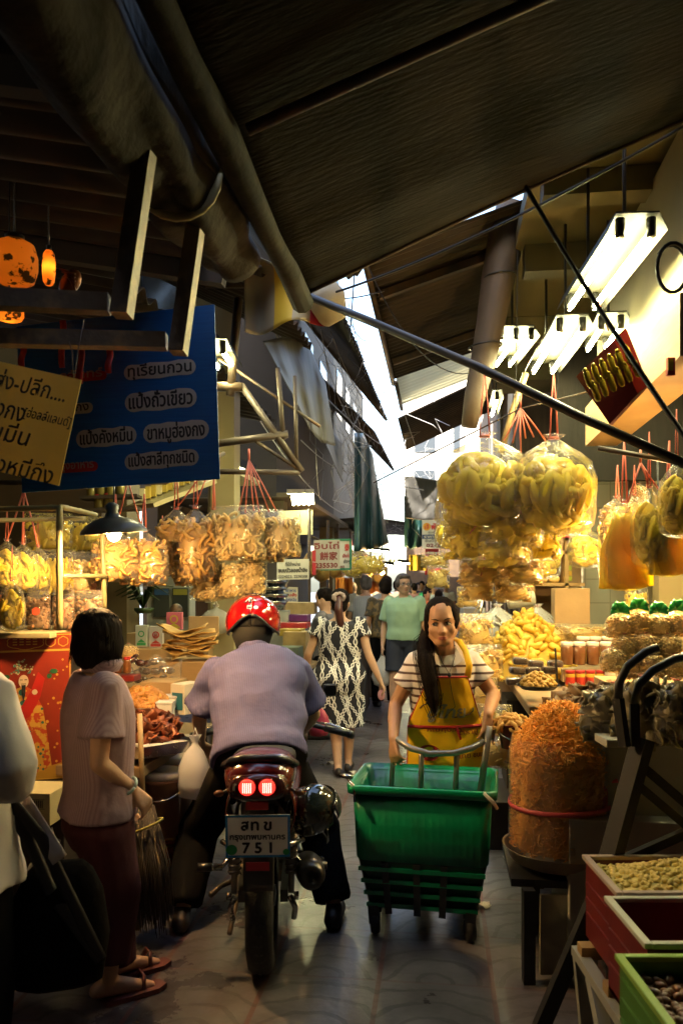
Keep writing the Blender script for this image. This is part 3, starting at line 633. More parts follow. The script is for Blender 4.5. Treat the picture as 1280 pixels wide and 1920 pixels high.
b = MB(); c_ = P(1262,500,2.8); b.tube([c_+L(.055*cos(a*.35), .01*a/10, .085*sin(a*.35)) for a in range(26)], .007, 6); one(b, 'cable_coil', mat('black_cable'), 'black cable coiled by the cream wall at the right edge', 'cable')
b = MB(); b.tube([P(655,500,4.9), P(668,510,4.9), P(676,495,4.9)], .03, 6); b.tube([P(660,512,4.9),P(650,520,4.9)], .02, 6); one(b, 'cable_clamp', BLACK, 'black cable clamp at the corner of the bright gap', 'clamp')
# ---- fluorescent lamps
tl = 'fluorescent lamps'
tube_lamp('fluorescent_lamp', 'nearest twin tube lamp hung from the ceiling at the upper right', A(3.28,.76,2.93), A(4.1,.70,2.93), 2, .12, group=tl, hang=3.56)
tube_lamp('fluorescent_lamp', 'twin tube lamp hung just behind the nearest one', A(4.45,.70,2.93), A(5.3,.66,2.93), 2, .12, group=tl, hang=3.56)
tube_lamp('fluorescent_lamp', 'small triple tube lamp left of the two big lamps', A(5.45,.50,3.2), A(6.1,.42,3.2), 3, .1, group=tl, hang=3.56)
tube_lamp('fluorescent_lamp', 'twin tube lamp partly behind the red card of golden packets', A(4.5,1.22-.3,2.95), A(4.9,1.22-.3,2.95), 2, .1, group=tl, hang=3.56)
tube_lamp('fluorescent_lamp', 'unseen lamp added behind the cream fascia to light the right shop', A(4.2,1.9,3.1), A(5.4,1.9,3.1), 2, .12, group=tl, hang=3.56)  # added lamp hidden by the fascia, lights the shop interior
tube_lamp('fluorescent_lamp', 'short tube lamp far down by the brown awning', A(7.2,.5,3.2), A(7.9,.5,3.2), 1, group=tl, hang=3.8)
tube_lamp('fluorescent_lamp', 'tube lamp under the left ceiling near the steel bracket', A(6.2,-1.95,3.05-.45), A(7.3,-1.75,3.05-.45), 1, group=tl)
tube_lamp('fluorescent_lamp', 'tube lamp at the right edge of the blue sign', P(402,660,4.6), P(424,690,5.1), 2, .1, group=tl)
for px, py, d, lab in ((715,1058,17,'far cool lamp glowing above the crowd'),(752,1055,18,'far lamp beside the tarpaulin strip above the crowd'),(708,1032,20,'farthest lamp under the dark roofs')):
    tube_lamp('fluorescent_lamp', lab, P(px-12,py,d), P(px+12,py+2,d+.3), 3, .12, group=tl)
o = thing('bent_tube_lamp', 'white zigzag energy saving lamp glowing deep in the left shop', 'lamp', P(565,940,9))
for i in range(4):
    b = MB(); x = 549+i*9.5; b.tube([P(x,930,9), P(x+3,946,9), P(x+8,944,9), P(x+6,928,9)], .022, 6); b.build('tube', glow('fluorescent_tube', (.97,.9,.46), TUBE_GLOW), o)
b = MB(); b.box(P(563,922,9), (.3,.08,.05)); b.build('lamp_base', WHITEP, o)
# far stalls' covered end of the alley
o = thing('market_canopy', 'dark canopy over the far end of the alley above the crowd', 'awning', A(20,0,2.8))
b = MB(); b.grid(lambda u, v: A(15.5+u*10,-2.4+v*5,2.75+.2*sin(v*9)*.5+u*.3), 10, 20, .02); b.build('cloth', mat('dark_cloth', (.03,.028,.022), .8), o)

# ---- unseen blocks added behind and above the viewer to keep out sun and sky
UPP = mat('dark_blocking_plaster', (.045,.038,.03), .85, c2=(.025,.02,.016), scale=.8, bump=.1)  # nearly black so the added blocks bounce little light
o = thing('shophouse', 'unseen upper storeys added over the right shophouse to block sky and sun', 'building', A(0,5,0))
b = MB(); b.box(A(.5,5.6,6.4), (6.0,19,5.4), rotm(0,0,-AH)); b.build('upper_floor', UPP, o)  # added block over the shop, stops sun leaking in from the right
b = MB(); b.box(A(-3.6,2.6,1.8), (.2,13.6,3.6), rotm(0,0,-AH)); b.build('ground_wall', UPP, o)
b = MB(); b.box(A(8.0,4.6,1.8), (2.2,.2,3.6), rotm(0,0,-AH)); b.build('rear_wall', UPP, o)
o = thing('shophouse', 'unseen upper storeys added over the left shophouse to block sky and sun', 'building', A(0,-5,0))
b = MB(); b.box(A(-2.2,-6.0,7.2), (5.0,15,7.0), rotm(0,0,-AH)); b.build('upper_floor', UPP, o)  # matching added block over the left roof, shuts out sky
b = MB(); b.box(A(-5,-3.4,1.8), (.2,9.2,3.6), rotm(0,0,-AH)); b.build('ground_wall', UPP, o)
o = thing('shophouse', 'unseen house added behind the viewer, tall enough to block the sun', 'building', A(-9.6,0,0))
b = MB(); b.box(A(-9.9,0,8.5), (18,1,17), rotm(0,0,-AH)); b.build('wall', UPP, o)  # raised this high to keep sun patches out of the alley
# ================================================================ PEOPLE
def remesh(mb, voxel, smooth=2, fn=None, fac=.5):
    me = mb.mesh('tmp'); o = bpy.data.objects.new('tmp', me); COL.objects.link(o)
    r = o.modifiers.new('r', 'REMESH'); r.mode = 'VOXEL'; r.voxel_size = voxel; r.use_smooth_shade = True
    if smooth:
        q = o.modifiers.new('s', 'SMOOTH'); q.iterations = smooth; q.factor = fac
    bpy.context.view_layer.update()
    out = bpy.data.meshes.new_from_object(o.evaluated_get(bpy.context.evaluated_depsgraph_get()))
    bpy.data.objects.remove(o); bpy.data.meshes.remove(me)
    if fn:
        nv = len(out.vertices); co = np.empty(nv*3, 'f'); no = np.empty(nv*3, 'f')
        out.vertices.foreach_get('co', co); out.vertex_normals.foreach_get('vector', no)
        out.vertices.foreach_set('co', np.array([tuple(fn(Vector(a), Vector(n))) for a, n in zip(co.reshape(-1, 3).tolist(), no.reshape(-1, 3).tolist())], 'f').ravel())
    out.polygons.foreach_set('use_smooth', [True]*len(out.polygons)); out.update()
    return out
def rbuild(mb, name, m, parent, voxel=.012, smooth=2, fn=None):
    me = remesh(mb, voxel, smooth, fn); me.name = name
    return link(name, me, m, parent)
def wrinkle(amp, sc=(9, 9, 5), seed=0):
    def f(p, n):
        q = Vector((p.x*sc[0]+seed, p.y*sc[1], p.z*sc[2]))
        k = noise.noise(q)+.5*noise.noise(q*2.1); r = 1-abs(noise.noise(q*.8+Vector((5, seed, 1))))*2
        return p+n*(amp*(k*.6+r*.5))
    return f
def axes(d, up=Z):
    y = Vector(d).normalized(); x = y.cross(up)
    x = x.normalized() if x.length > 1e-5 else Vector((1,0,0)); return x, y, x.cross(y)
def hand(mb, w, d, n, side, s=1.0, curl=.5, spread=.16):
    """palm + five fingers. w wrist, d pointing direction, n back-of-hand normal, side: +1 thumb along +x of (d x n)"""
    d = Vector(d).normalized(); n = Vector(n); n = (n-d*n.dot(d)).normalized(); x = d.cross(n)*side
    w = Vector(w)
    for k in (-1, 0, 1): mb.caps(w+d*.012*s+x*k*.008*s, .017*s, w+d*.082*s+x*k*.024*s, .0135*s, 8)
    for i in range(4):
        L_ = (.062,.074,.07,.054)[i]*s; a = (i-1.5)*spread; k = (1.5-i)*.0195*s
        p = w+d*.082*s+x*k; dd = (d*cos(a)-x*sin(a)).normalized(); c = curl*(.8+.12*i)
        for j, f in enumerate((.42,.33,.25)):
            c_ = c*(j+1)*.75; q = p+(dd*cos(c_)-n*sin(c_))*L_*f
            mb.caps(p, (.0095-.0012*j)*s, q, (.0086-.0012*j)*s, 8); p = q
    p = w+d*.03*s+x*.022*s-n*.006*s; t0 = (d*.62+x*.72-n*.25).normalized(); t1 = (d*.85+x*.25-n*.45).normalized()
    q = p+t0*.038*s; mb.caps(p, .0125*s, q, .0105*s, 8); mb.caps(q, .0105*s, q+t1*.03*s, .008*s, 8)
def head_prims(mb, c, R, s=1.0, face=True, wide=1.0):
    f = lambda x, y, z: c+R@Vector((x*wide, y, z))*s
    mb.ell(f(0,-.012,.03), (.074*s*wide,.092*s,.088*s), R, 16, 12)
    mb.ell(f(0,.012,-.03), (.06*s*wide,.070*s,.075*s), R, 14, 10)
    mb.ell(f(0,.045,-.082), (.034*s,.032*s,.025*s), R)
    for k in (-1, 1):
        mb.caps(f(k*.052,-.005,-.045), .024*s, f(k*.02,.05,-.085), .02*s)
        mb.ell(f(k*.078,-.012,-.012), (.011*s,.021*s,.033*s), R@rotm(0,0,k*.35), 8, 6)
        if face: mb.ell(f(k*.038,.042,-.026), (.027*s,.026*s,.028*s), R)
    if face:
        mb.caps(f(0,.073,.006), .009*s, f(0,.092,-.03), .0125*s, 8)
        for k in (-1, 1): mb.ell(f(k*.0125,.084,-.034), (.0095*s,.011*s,.008*s), R, 8, 6)
        mb.caps(f(-.032,.066,.026), .0135*s, f(.032,.066,.026), .0135*s, 8)
        mb.ell(f(0,.070,-.062), (.024*s,.015*s,.017*s), R, 10, 6)
def face_parts(root, c, R, s, gaze=0, glasses=False, lipc=(.36,.12,.08), wide=1.0, browc=HAIR):
    f = lambda x, y, z: c+R@Vector((x*wide, y, z))*s
    b = MB(); ir = MB(); ld = MB(); br = MB()
    for k in (-1, 1):
        b.ell(f(k*.031,.0655,.0035), (.0145*s,.0125*s,.0088*s), R, 10, 8)
        ir.ell(f(k*.031+gaze,.0735,.0035), (.0062*s,.0058*s,.0066*s), R, 10, 8)
        ld.tube([f(k*.031+q*.0165,.0775-abs(q)*.008,.0035+.0095*(1-q*q)-.002*(q*k)) for q in (-1,-.5,0,.5,1)], [.0012*s,.0022*s,.0026*s,.0022*s,.0012*s], 6)
        br.tube([f(k*(.013+.034*q),.083-.016*q*q,.022+.007*sin(q*2.4)) for q in (0,.3,.6,1)], [.0018*s,.0028*s,.0024*s,.0008*s], 6)
    b.build('eyes', mat('eye_white', (.72,.68,.62), .25), root, True); ir.build('irises', mat('dark_iris', (.012,.008,.006), .15), root, True)
    ld.build('eyelashes', HAIR, root, True); br.build('eyebrows', browc, root, True)
    lp = MB(); lm = mat('lip_%d' % int(lipc[0]*100), lipc, .45)
    lp.tube([f(q*.0225,.0865-.011*q*q,-.0575-.0038*q*q) for q in (-1,-.6,-.2,.2,.6,1)], [.001*s,.004*s,.0048*s,.0048*s,.004*s,.001*s], 6)
    lp.tube([f(q*.0195,.0862-.011*q*q,-.066+.0015*q*q) for q in (-1,-.6,0,.6,1)], [.001*s,.0048*s,.006*s,.0048*s,.001*s], 6)
    lp.build('lips', lm, root, True)
    if glasses:
        g = MB()
        for k in (-1, 1):
            g.tube([f(k*.033+.023*cos(a*pi/8),.088,.002+.018*sin(a*pi/8)) for a in range(17)], .0022*s, 5)
            g.tube([f(k*.056,.088,.006), f(k*.08,.0,.006)], .002*s, 5)
        g.tube([f(-.01,.09,.006), f(.01,.09,.006)], .002*s, 5); g.build('glasses', CHROME, root, True)
def ring(c, x, y, rx, ry, n=20, pw=2.3):
    out = []
    for j in range(n):
        a = 2*pi*j/n; cx_, sy_ = cos(a), sin(a)
        out.append(c+x*(rx*math.copysign(abs(cx_)**(2/pw), cx_))+y*(ry*math.copysign(abs(sy_)**(2/pw), sy_)))
    return out
class Man:
    """joints in local space: +y is where the figure faces, +x its right"""
    def __init__(s, H=1.6, fat=1.0, **j):
        k = s.k = H/1.6; s.fat = fat; s.hs = 1.0
        s.J = {'pelvis': (0,0,.87), 'waist': (0,.005,1.0), 'chest': (0,.0,1.18), 'neck': (0,-.015,1.345), 'head': (0,.015,1.482)}
        for sd_, n_ in ((-1,'l'),(1,'r')):
            s.J.update({'sh'+n_: (sd_*.165,-.01,1.30), 'el'+n_: (sd_*.215,-.03,1.04), 'wr'+n_: (sd_*.215,.06,.81), 'hip'+n_: (sd_*.085,0,.86), 'kn'+n_: (sd_*.095,.025,.46), 'an'+n_: (sd_*.095,-.015,.075), 'to'+n_: (sd_*.11,.13,.03)})
        s.J = {a: Vector(b)*k for a, b in s.J.items()}
        for a, b in j.items(): s.J[a] = Vector(b)
        s.R = rotm()
    def spine(s): return [s.J['pelvis'], s.J['waist'], s.J['chest'], s.J['neck']]
    def torso(s, mb, g=0.0, sect=None, m=0, x=None):
        # sections along the spine: (position 0..3, half width, half depth, forward offset)
        k = s.k; sp = s.spine()
        sect = sect or [(-.55,.11,.085,0),(-.2,.155,.112,-.012),(.15,.168,.118,-.01),(.6,.148,.105,0),(1.0,.135,.1,.0),(1.5,.146,.108,.004),(2.0,.16,.115,.004),(2.45,.165,.105,0),(2.72,.142,.085,-.005),(2.92,.09,.065,-.008),(3.02,.055,.055,-.005)]
        rings = []
        shx = (s.J['shr']-s.J['shl']).normalized(); hpx = (s.J['hipr']-s.J['hipl']).normalized()
        for p, rx, ry, oy in sect:
            i = max(0, min(2, int(math.floor(p)))); f = p-i; c = sp[i]+(sp[i+1]-sp[i])*f
            t = (sp[min(i+1, 3)]-sp[i]).normalized()
            if 0 < p < 3:
                a = (sp[min(i+2, 3)]-sp[min(i+1, 2)]).normalized() if f > .5 else (sp[i]-sp[max(i-1, 0)]).normalized() if i > 0 else t
                t = (t+a*abs(f-.5)).normalized()
            xx = hpx.lerp(shx, max(0, min(1, p/2.5))); xx = (xx-t*xx.dot(t)).normalized(); yy = t.cross(xx)
            rings.append(ring(c+yy*oy*k, xx, yy, (rx*s.fat*k+g), (ry*s.fat*k+g)))
        mb.loft(rings, m); return rings
    def arm(s, mb, n, sc=1.0, hand_kw=None):
        k = s.k*sc; a, e, w = s.J['sh'+n], s.J['el'+n], s.J['wr'+n]
        mb.caps(a, .05*k, a.lerp(e, .5), .043*k); mb.caps(a.lerp(e, .5), .043*k, e, .036*k); mb.caps(e, .037*k, e.lerp(w, .35), .036*k); mb.caps(e.lerp(w, .35), .036*k, w, .024*k)
        if hand_kw is not None:
            q = dict(d=(w-e), n=Vector((1 if n == 'r' else -1, .2, 0)), side=-1 if n == 'r' else 1, s=s.k, curl=.45); q.update(hand_kw); hand(mb, w, **q)
    def leg(s, mb, n, sc=1.0, foot=True):
        k = s.k*sc; a, e, w, t = s.J['hip'+n], s.J['kn'+n], s.J['an'+n], s.J['to'+n]
        mb.caps(a, .083*k, e, .056*k); mb.caps(e, .055*k, e.lerp(w, .3), .056*k); mb.caps(e.lerp(w, .3), .056*k, w, .033*k)
        if foot:
            h = w+(w-t)*.32; h.z = min(h.z, t.z+.008); mb.caps(w, .034*k, h+Z*.012, .03*k); mb.caps(h+Z*.012, .03*k, t, .024*k, flat=None); mb.caps(w.lerp(t, .2), .032*k, t+(t-w)*.25, .02*k)
    def neckhead(s, mb, face=True, sc=1.0, wide=1.0):
        k = s.k*sc*s.hs; c = s.J['head']
        mb.caps(s.J['neck']-Z*.02, .056*k, c+s.R@Vector((0,-.02,-.06))*k, .049*k); head_prims(mb, c, s.R, k*.97, face, wide)
    def sleeve(s, mb, n, ln=.62, g=.014, flare=.012):
        k = s.k; a, e = s.J['sh'+n], s.J['el'+n]; w = s.J['wr'+n]
        d = (e-a).normalized()
        if ln <= 1: pts = [a-d*.02*k, a+(e-a)*ln*.5, a+(e-a)*ln]; rs = [.048*k+g, .05*k+g, .047*k+g+flare]
        else: q = e+(w-e)*(ln-1); pts = [a, a.lerp(e,.5), e, e.lerp(q,.5), q]; rs = [.058*k+g, .05*k+g, .043*k+g, .038*k+g, .03*k+g+flare]
        mb.ell(a, .046*k+g); mb.tube(pts, rs, 14)
    def trouser(s, mb, n, low=.04, g=.014, wide=1.0, upto=1.0):
        k = s.k; a, e, w = s.J['hip'+n], s.J['kn'+n], s.J['an'+n]
        mb.ell(a, (.09*k+g))
        if upto >= 1: pts = [a, a.lerp(e,.5), e, e.lerp(w,.5), w-(w-e).normalized()*low]; rs = [.088*k+g, .075*k+g, .062*k*wide+g, .055*k*wide+g, .05*k*wide+g]
        else: q = a.lerp(e, upto); pts = [a, a.lerp(q,.5), q]; rs = [.092*k+g, .088*k+g, .085*k*wide+g]
        mb.tube(pts, rs, 14)
    def body(s, root, vox=.012, m=SKIN, face=True, hands={}, arms='lr', legs='lr', feet=True, extra=None, wide=1.0, fat=1.0):
        b = MB(); s.torso(b, -.008)
        for n in arms: s.arm(b, n, fat, hands.get(n, {}))
        for n in legs: s.leg(b, n, fat, feet)
        s.neckhead(b, face, 1, wide)
        if extra: extra(b)
        c, R, k = s.J['head'], s.R, s.k*.97*s.hs
        eyes = [c+R@Vector((q*.031*wide,.078,.004))*k for q in (-1, 1)]
        def fn(p, n):
            if face and (p-c).length < .16*k:
                for e in eyes:
                    d = (p-e).length/(.017*k)
                    if d < 2: p = p-(R@Vector((0,1,0)))*(.007*k*math.exp(-d*d))
            return p
        return rbuild(b, 'body', m, root, vox, 2, fn)
def hairdo(root, c, R, s, prims, m=HAIR, vox=.01, amp=.006, name='hair', sc=(60,60,6)):
    b = MB()
    for q in prims:
        if len(q) == 2: b.ell(c+R@Vector(q[0])*s, tuple(x*s for x in q[1]), R, 16, 12)
        else: b.caps(c+R@Vector(q[0])*s, q[1]*s, c+R@Vector(q[2])*s, q[3]*s, 12)
    return rbuild(b, name, m, root, vox, 2, wrinkle(amp, sc))
def shoe(root, M, n, m, name='shoe', h=.035):
    b = MB(); w, t = M.J['an'+n], M.J['to'+n]; d = (t-w); d.z = 0; d.normalize()
    heel = w-d*.06*M.k; heel.z = t.z; tip = t+d*.05*M.k
    b.caps(heel+Z*.01, h, t, h*1.08); b.caps(t, h*1.08, tip, h*.75); b.caps(w-Z*.01, h*1.0, heel+Z*.02, h*.9)
    return rbuild(b, name, m, root, .012, 2)
PTROU = mat('black_trousers', (.005,.005,.006), .95, spec=.06, c2=(.010,.010,.011), scale=10, bump=.3, bscale=9)
NAVY = mat('navy_cloth', (.012,.016,.03), .8, c2=(.02,.026,.045), scale=8, bump=.3, bscale=9)
SHOEB = mat('dark_leather', (.015,.01,.008), .5)

def strands(root, c, R, s, rad, n, zlow, m=HAIR, a0=-2.6, a1=2.6, r=.0016, seed=1, top=(0,-.02,.12)):
    q = random.Random(seed); b = MB()
    for i in range(n):
        a = q.uniform(a0, a1); k = q.uniform(.985, 1.05); z1 = zlow+q.uniform(-.02,.02); pts = []
        for j in range(7):
            f = j/6; ph = f*1.45; rx, ry, rz = rad
            z = rz*cos(ph)+.03 if f < .99 else z1
            z = .03+rz*cos(ph)-(max(0, f-.6)/.4)*(.03+rz*cos(ph)-z1)
            w = sin(min(ph, pi/2))**.8*k*(1-.06*max(0, f-.7))
            pts.append(c+R@L(rx*w*sin(a+.12*f*q.uniform(-1,1)), -.025-ry*w*cos(a), z)*s)
        b.tube(pts, [r*.6,r,r,r,r,r*.8,r*.3], 4, False)
    return b.build('hair_strands', m, root, True)
# ---------------- woman pushing the green cart (faces the viewer)
def cart_woman():
    root = thing('person', 'woman in a yellow apron over a striped white shirt pushing the green cart', 'person', G(828,4.15), pi+.08)
    ml = lambda px, py, d: wm(root).inverted() @ P(px, py, d)
    M = Man(1.54); M.hs = 1.1
    J = M.J
    J['pelvis'] = L(0,.0,.84); J['waist'] = ml(826,1352,4.10); J['chest'] = ml(828,1268,4.04); J['neck'] = ml(830,1214,4.0); J['head'] = ml(827,1168,3.93)
    J['shr'] = ml(783,1240,4.02); J['shl'] = ml(880,1241,4.03)
    J['elr'] = ml(741,1322,4.05); J['wrr'] = ml(737,1385,3.80)
    J['ell'] = ml(925,1303,4.02); J['wrl'] = ml(914,1340,3.78)
    J['hipr'] = J['pelvis']+L(.08,0,-.01); J['hipl'] = J['pelvis']+L(-.08,0,-.01)
    M.R = rotm(-.08, .07, -.20)
    nrm = lambda v: (wm(root).to_3x3().inverted() @ Vector(v))
    b = M.body(root, .0065, SKIN, True, {'r': dict(d=nrm((.05,-.35,-.9)), n=nrm((-.8,-.6,.1)), side=1, curl=.75), 'l': dict(d=nrm((-.05,-.25,-.95)), n=nrm((.3,-.9,.2)), side=-1, curl=.5)}, wide=1.0)
    face_parts(root, J['head'], M.R, M.k*.97*M.hs, gaze=.005, lipc=(.30,.085,.06))
    c, R, k = J['head'], M.R, M.k*.97*M.hs
    # black hair pulled back, with the long tail falling forward over her right shoulder
    tail = [(.06,-.05,-.03),(.088,-.01,-.10),(.088,.055,-.17),(.074,.085,-.26),(.066,.09,-.34),(.06,.085,-.41)]
    pr = [((0,-.035,.043),(.079,.085,.083)),((0,-.02,.070),(.070,.077,.052)),((.058,.012,.045),(.018,.036,.04)),((-.058,.012,.045),(.018,.036,.04)),((.056,-.038,0),(.028,.055,.07)),((-.06,-.035,.005),(.028,.058,.066)),((.07,.0,-.01),(.012,.03,.055)),((-.066,-.005,.012),(.012,.022,.04)),((0,-.08,-.02),(.05,.035,.06))]
    rs = (.034,.036,.038,.036,.030,.010)
    for i in range(5): pr.append((tail[i], rs[i], tail[i+1], rs[i+1]))
    hairdo(root, c, R, k, pr, vox=.008, amp=.004, sc=(90,90,8))
    qr = random.Random(3); b = MB()
    for i in range(60):
        o_ = L(qr.gauss(0,.014), qr.gauss(0,.014), 0); ln = qr.uniform(.75,1.08); b.tube([c+R@(Vector(p)+o_*(1.6 if 0 < k_ < 5 else .8)*(1.2 if k_ else .5)-L(0,0,(ln-1)*.1*k_))*k for k_, p in enumerate(tail)], .0016, 4, False)
    b.build('loose_strands', HAIR, root, True)
    # shirt: white yoke, dark bands lower down
    mt = mat('white_shirt_dark_bands', (.62,.58,.54), .75, bump=.3, bscale=12); t = mt.node_tree; bs = t.nodes['Principled BSDF']; N = t.nodes.new
    sx = N('ShaderNodeSeparateXYZ'); co = [q for q in t.nodes if q.type == 'TEX_COORD'][0]; t.links.new(co.outputs['Object'], sx.inputs[0])
    rp = N('ShaderNodeValToRGB'); rp.color_ramp.interpolation = 'CONSTANT'; e = rp.color_ramp.elements
    zs = [(1.158,1),(1.146,0),(1.118,1),(1.106,0),(1.08,1),(1.068,0),(1.042,1),(1.03,0),(1.004,1),(.992,0),(.966,1),(.954,0),(.928,1),(.916,0)]
    e[0].position = 0; e[0].color = (.62,.58,.54,1); e[1].position = .999; e[1].color = (.62,.58,.54,1)
    mr = N('ShaderNodeMapRange'); mr.inputs['From Min'].default_value = .8; mr.inputs['From Max'].default_value = 1.4; t.links.new(sx.outputs[2], mr.inputs[0]); t.links.new(mr.outputs[0], rp.inputs[0])
    for z_, k_ in sorted(zs):
        q = e.new((z_-.8)/.6); q.color = (.07,.035,.03,1) if k_ == 0 else (.62,.58,.54,1)
    t.links.new(rp.outputs[0], bs.inputs['Base Color'])
    b = MB(); M.torso(b, .012, [(.1,.168,.118,-.01),(.6,.15,.108,0),(1.0,.14,.105,.0),(1.5,.15,.115,.006),(2.0,.162,.122,.01),(2.45,.165,.108,0),(2.72,.146,.09,-.005),(2.86,.10,.07,-.008)])
    M.sleeve(b, 'l', .56); M.sleeve(b, 'r', .56)
    rbuild(b, 'shirt', mt, root, .0085, 2, wrinkle(.006, (14,14,9)))
    # collar
    b = MB(); n0 = J['neck']
    for k_ in (-1, 1): b.add([n0+L(k_*.062,-.02,.03), n0+L(k_*.052,.05,.008), n0+L(k_*.03,.10,-.085), n0+L(k_*.082,.10,-.055), n0+L(k_*.105,.02,-.012)], [(0,1,2,3,4) if k_ > 0 else (4,3,2,1,0)], False)
    b.build('collar', mat('collar_cotton', (.62,.58,.54), .8), root, True)
    b = MB(); M.trouser(b, 'l'); M.trouser(b, 'r'); M.torso(b, .006, [(-.5,.12,.1,0),(0,.165,.115,-.01),(.4,.15,.11,0)]); rbuild(b, 'trousers', NAVY, root, .014)
    for n in 'lr': shoe(root, M, n, SHOEB)
    # apron: front of the torso, skirted to the knees
    APR = mat('yellow_apron_cloth', (.88,.55,.004), .6, c2=(.76,.44,.003), scale=6, bump=.5, bscale=8)
    xr = L(1,0,0)
    def apf(u, v, lift=0.0):                    # u -1..1 across, v 0 (bib top) .. 1 (hem)
        if v < .42:
            f = v/.42; cc = J['chest'].lerp(J['waist'], f)+L(0,0,.015*(1-f)); rx = (.112+.043*f); ry = .168-.02*f
            ang = u*1.05*(.66+.42*f)
        else:
            f = (v-.42)/.58; cc = J['waist'].lerp(J['pelvis']+L(0,.01,-.26), f); rx = .155+.012*f; ry = .148+.03*f; ang = u*1.12
        rx *= 1.06
        q = cc+L(rx*1.25*sin(ang), ry*max(.1, cos(ang*.8))+lift, 0)
        q.y += .008*sin(u*7+v*5)*max(0, v-.3)+.006*noise.noise(Vector((u*4, v*8, 1)))
        return q
    b = MB(); b.grid(lambda a, c_: apf(1-2*a, c_), 28, 44, .004); b.build('apron', APR, root, True)
    AR = mat('apron_red_binding', (.4,.012,.012), .6); b = MB()
    b.tube([apf(-1+2*i/20, 0, .003) for i in range(21)], .005, 6)
    for s_ in (-1, 1): b.tube([apf(s_, i/30, .002) for i in range(31)], .004, 6)
    b.build('apron_binding', AR, root, True)
    b = MB(); b.tube([apf(-1+2*i/20, .43, .005) for i in range(21)], .009, 6); b.tube([apf(-.2,.43,.01), apf(-.24,.5,.012), apf(-.28,.56,.012)], .006, 5); b.build('apron_waistband', AR, root, True)
    for s_ in (-1, 1): b = MB(); b.tube([apf(s_*.98, .01, .004), J['chest'].lerp(J['neck'], .45)+L(s_*.105,.135,0), J['neck']+L(s_*.093,.085,-.01), J['neck']+L(s_*.075,.02,.035), J['neck']+L(s_*.06,-.05,.045)], .017, 8, flat=(1,.3)); b.build('apron_strap', APR, root, True)
    def atx(mb, s_, u, v, w_, h_, **kw): put_text(mb, s_, lambda x, y, l: apf(-(u+x/.17), v-y/.62, .008+l), 0, 0, w_, h_, **kw)
    b = MB(); atx(b, 'ปูไทย', -.52, .345, .165, .085, bold=.03, slant=.2)
    b.build('apron_lettering', mat('grey_print', (.30,.28,.22), .6), root, True)
    b = MB()
    for i0 in (0, 9): b.tube([apf(-.82*cos((i0+i)*pi/9), .27+.075*sin((i0+i)*pi/9)*(1 if i0 == 0 else 1), .006) for i in (range(0, 5) if i0 == 0 else range(0, 4))], .003, 5)
    b.build('apron_swoosh', mat('dark_print', (.06,.04,.02), .6), root, True)
    b = MB(); b.add([apf(.42+.25*cos(i*pi/12), .70+.085*sin(i*pi/12), .008) for i in range(24)], [tuple(range(24))], False); b.build('apron_badge', AR, root, True)
    b = MB(); atx(b, 'รส', -.57, .735, .062, .07, bold=.05); b.build('badge_lettering', WHITEP, root, True)
    b = MB(); atx(b, 'กะปิกุ้งสด', -.45, .475, .13, .03, bold=.02); atx(b, 'ตราปู', .25, .51, .09, .04, bold=.02); atx(b, 'ไทย ขนม', .2, .76, .12, .045, bold=.02); b.build('apron_small_print', mat('dull_red_print', (.3,.06,.02), .7), root, True)
    # cord with a small dark pendant
    b = MB(); q = J['neck']; b.tube([q+L(.05,.06,.02), q+L(.03,.12,-.06), q+L(0,.142,-.115), q+L(-.04,.10,-.03)], .0018, 5); b.ell(q+L(0,.15,-.12), .011)
    b.tube([q+L(0,.15,-.13), apf(-.1,.12,.01), apf(-.2,.25,.012), apf(.1,.35,.012)], .0015, 5); b.build('necklace', BLACK, root, True)
cart_woman()

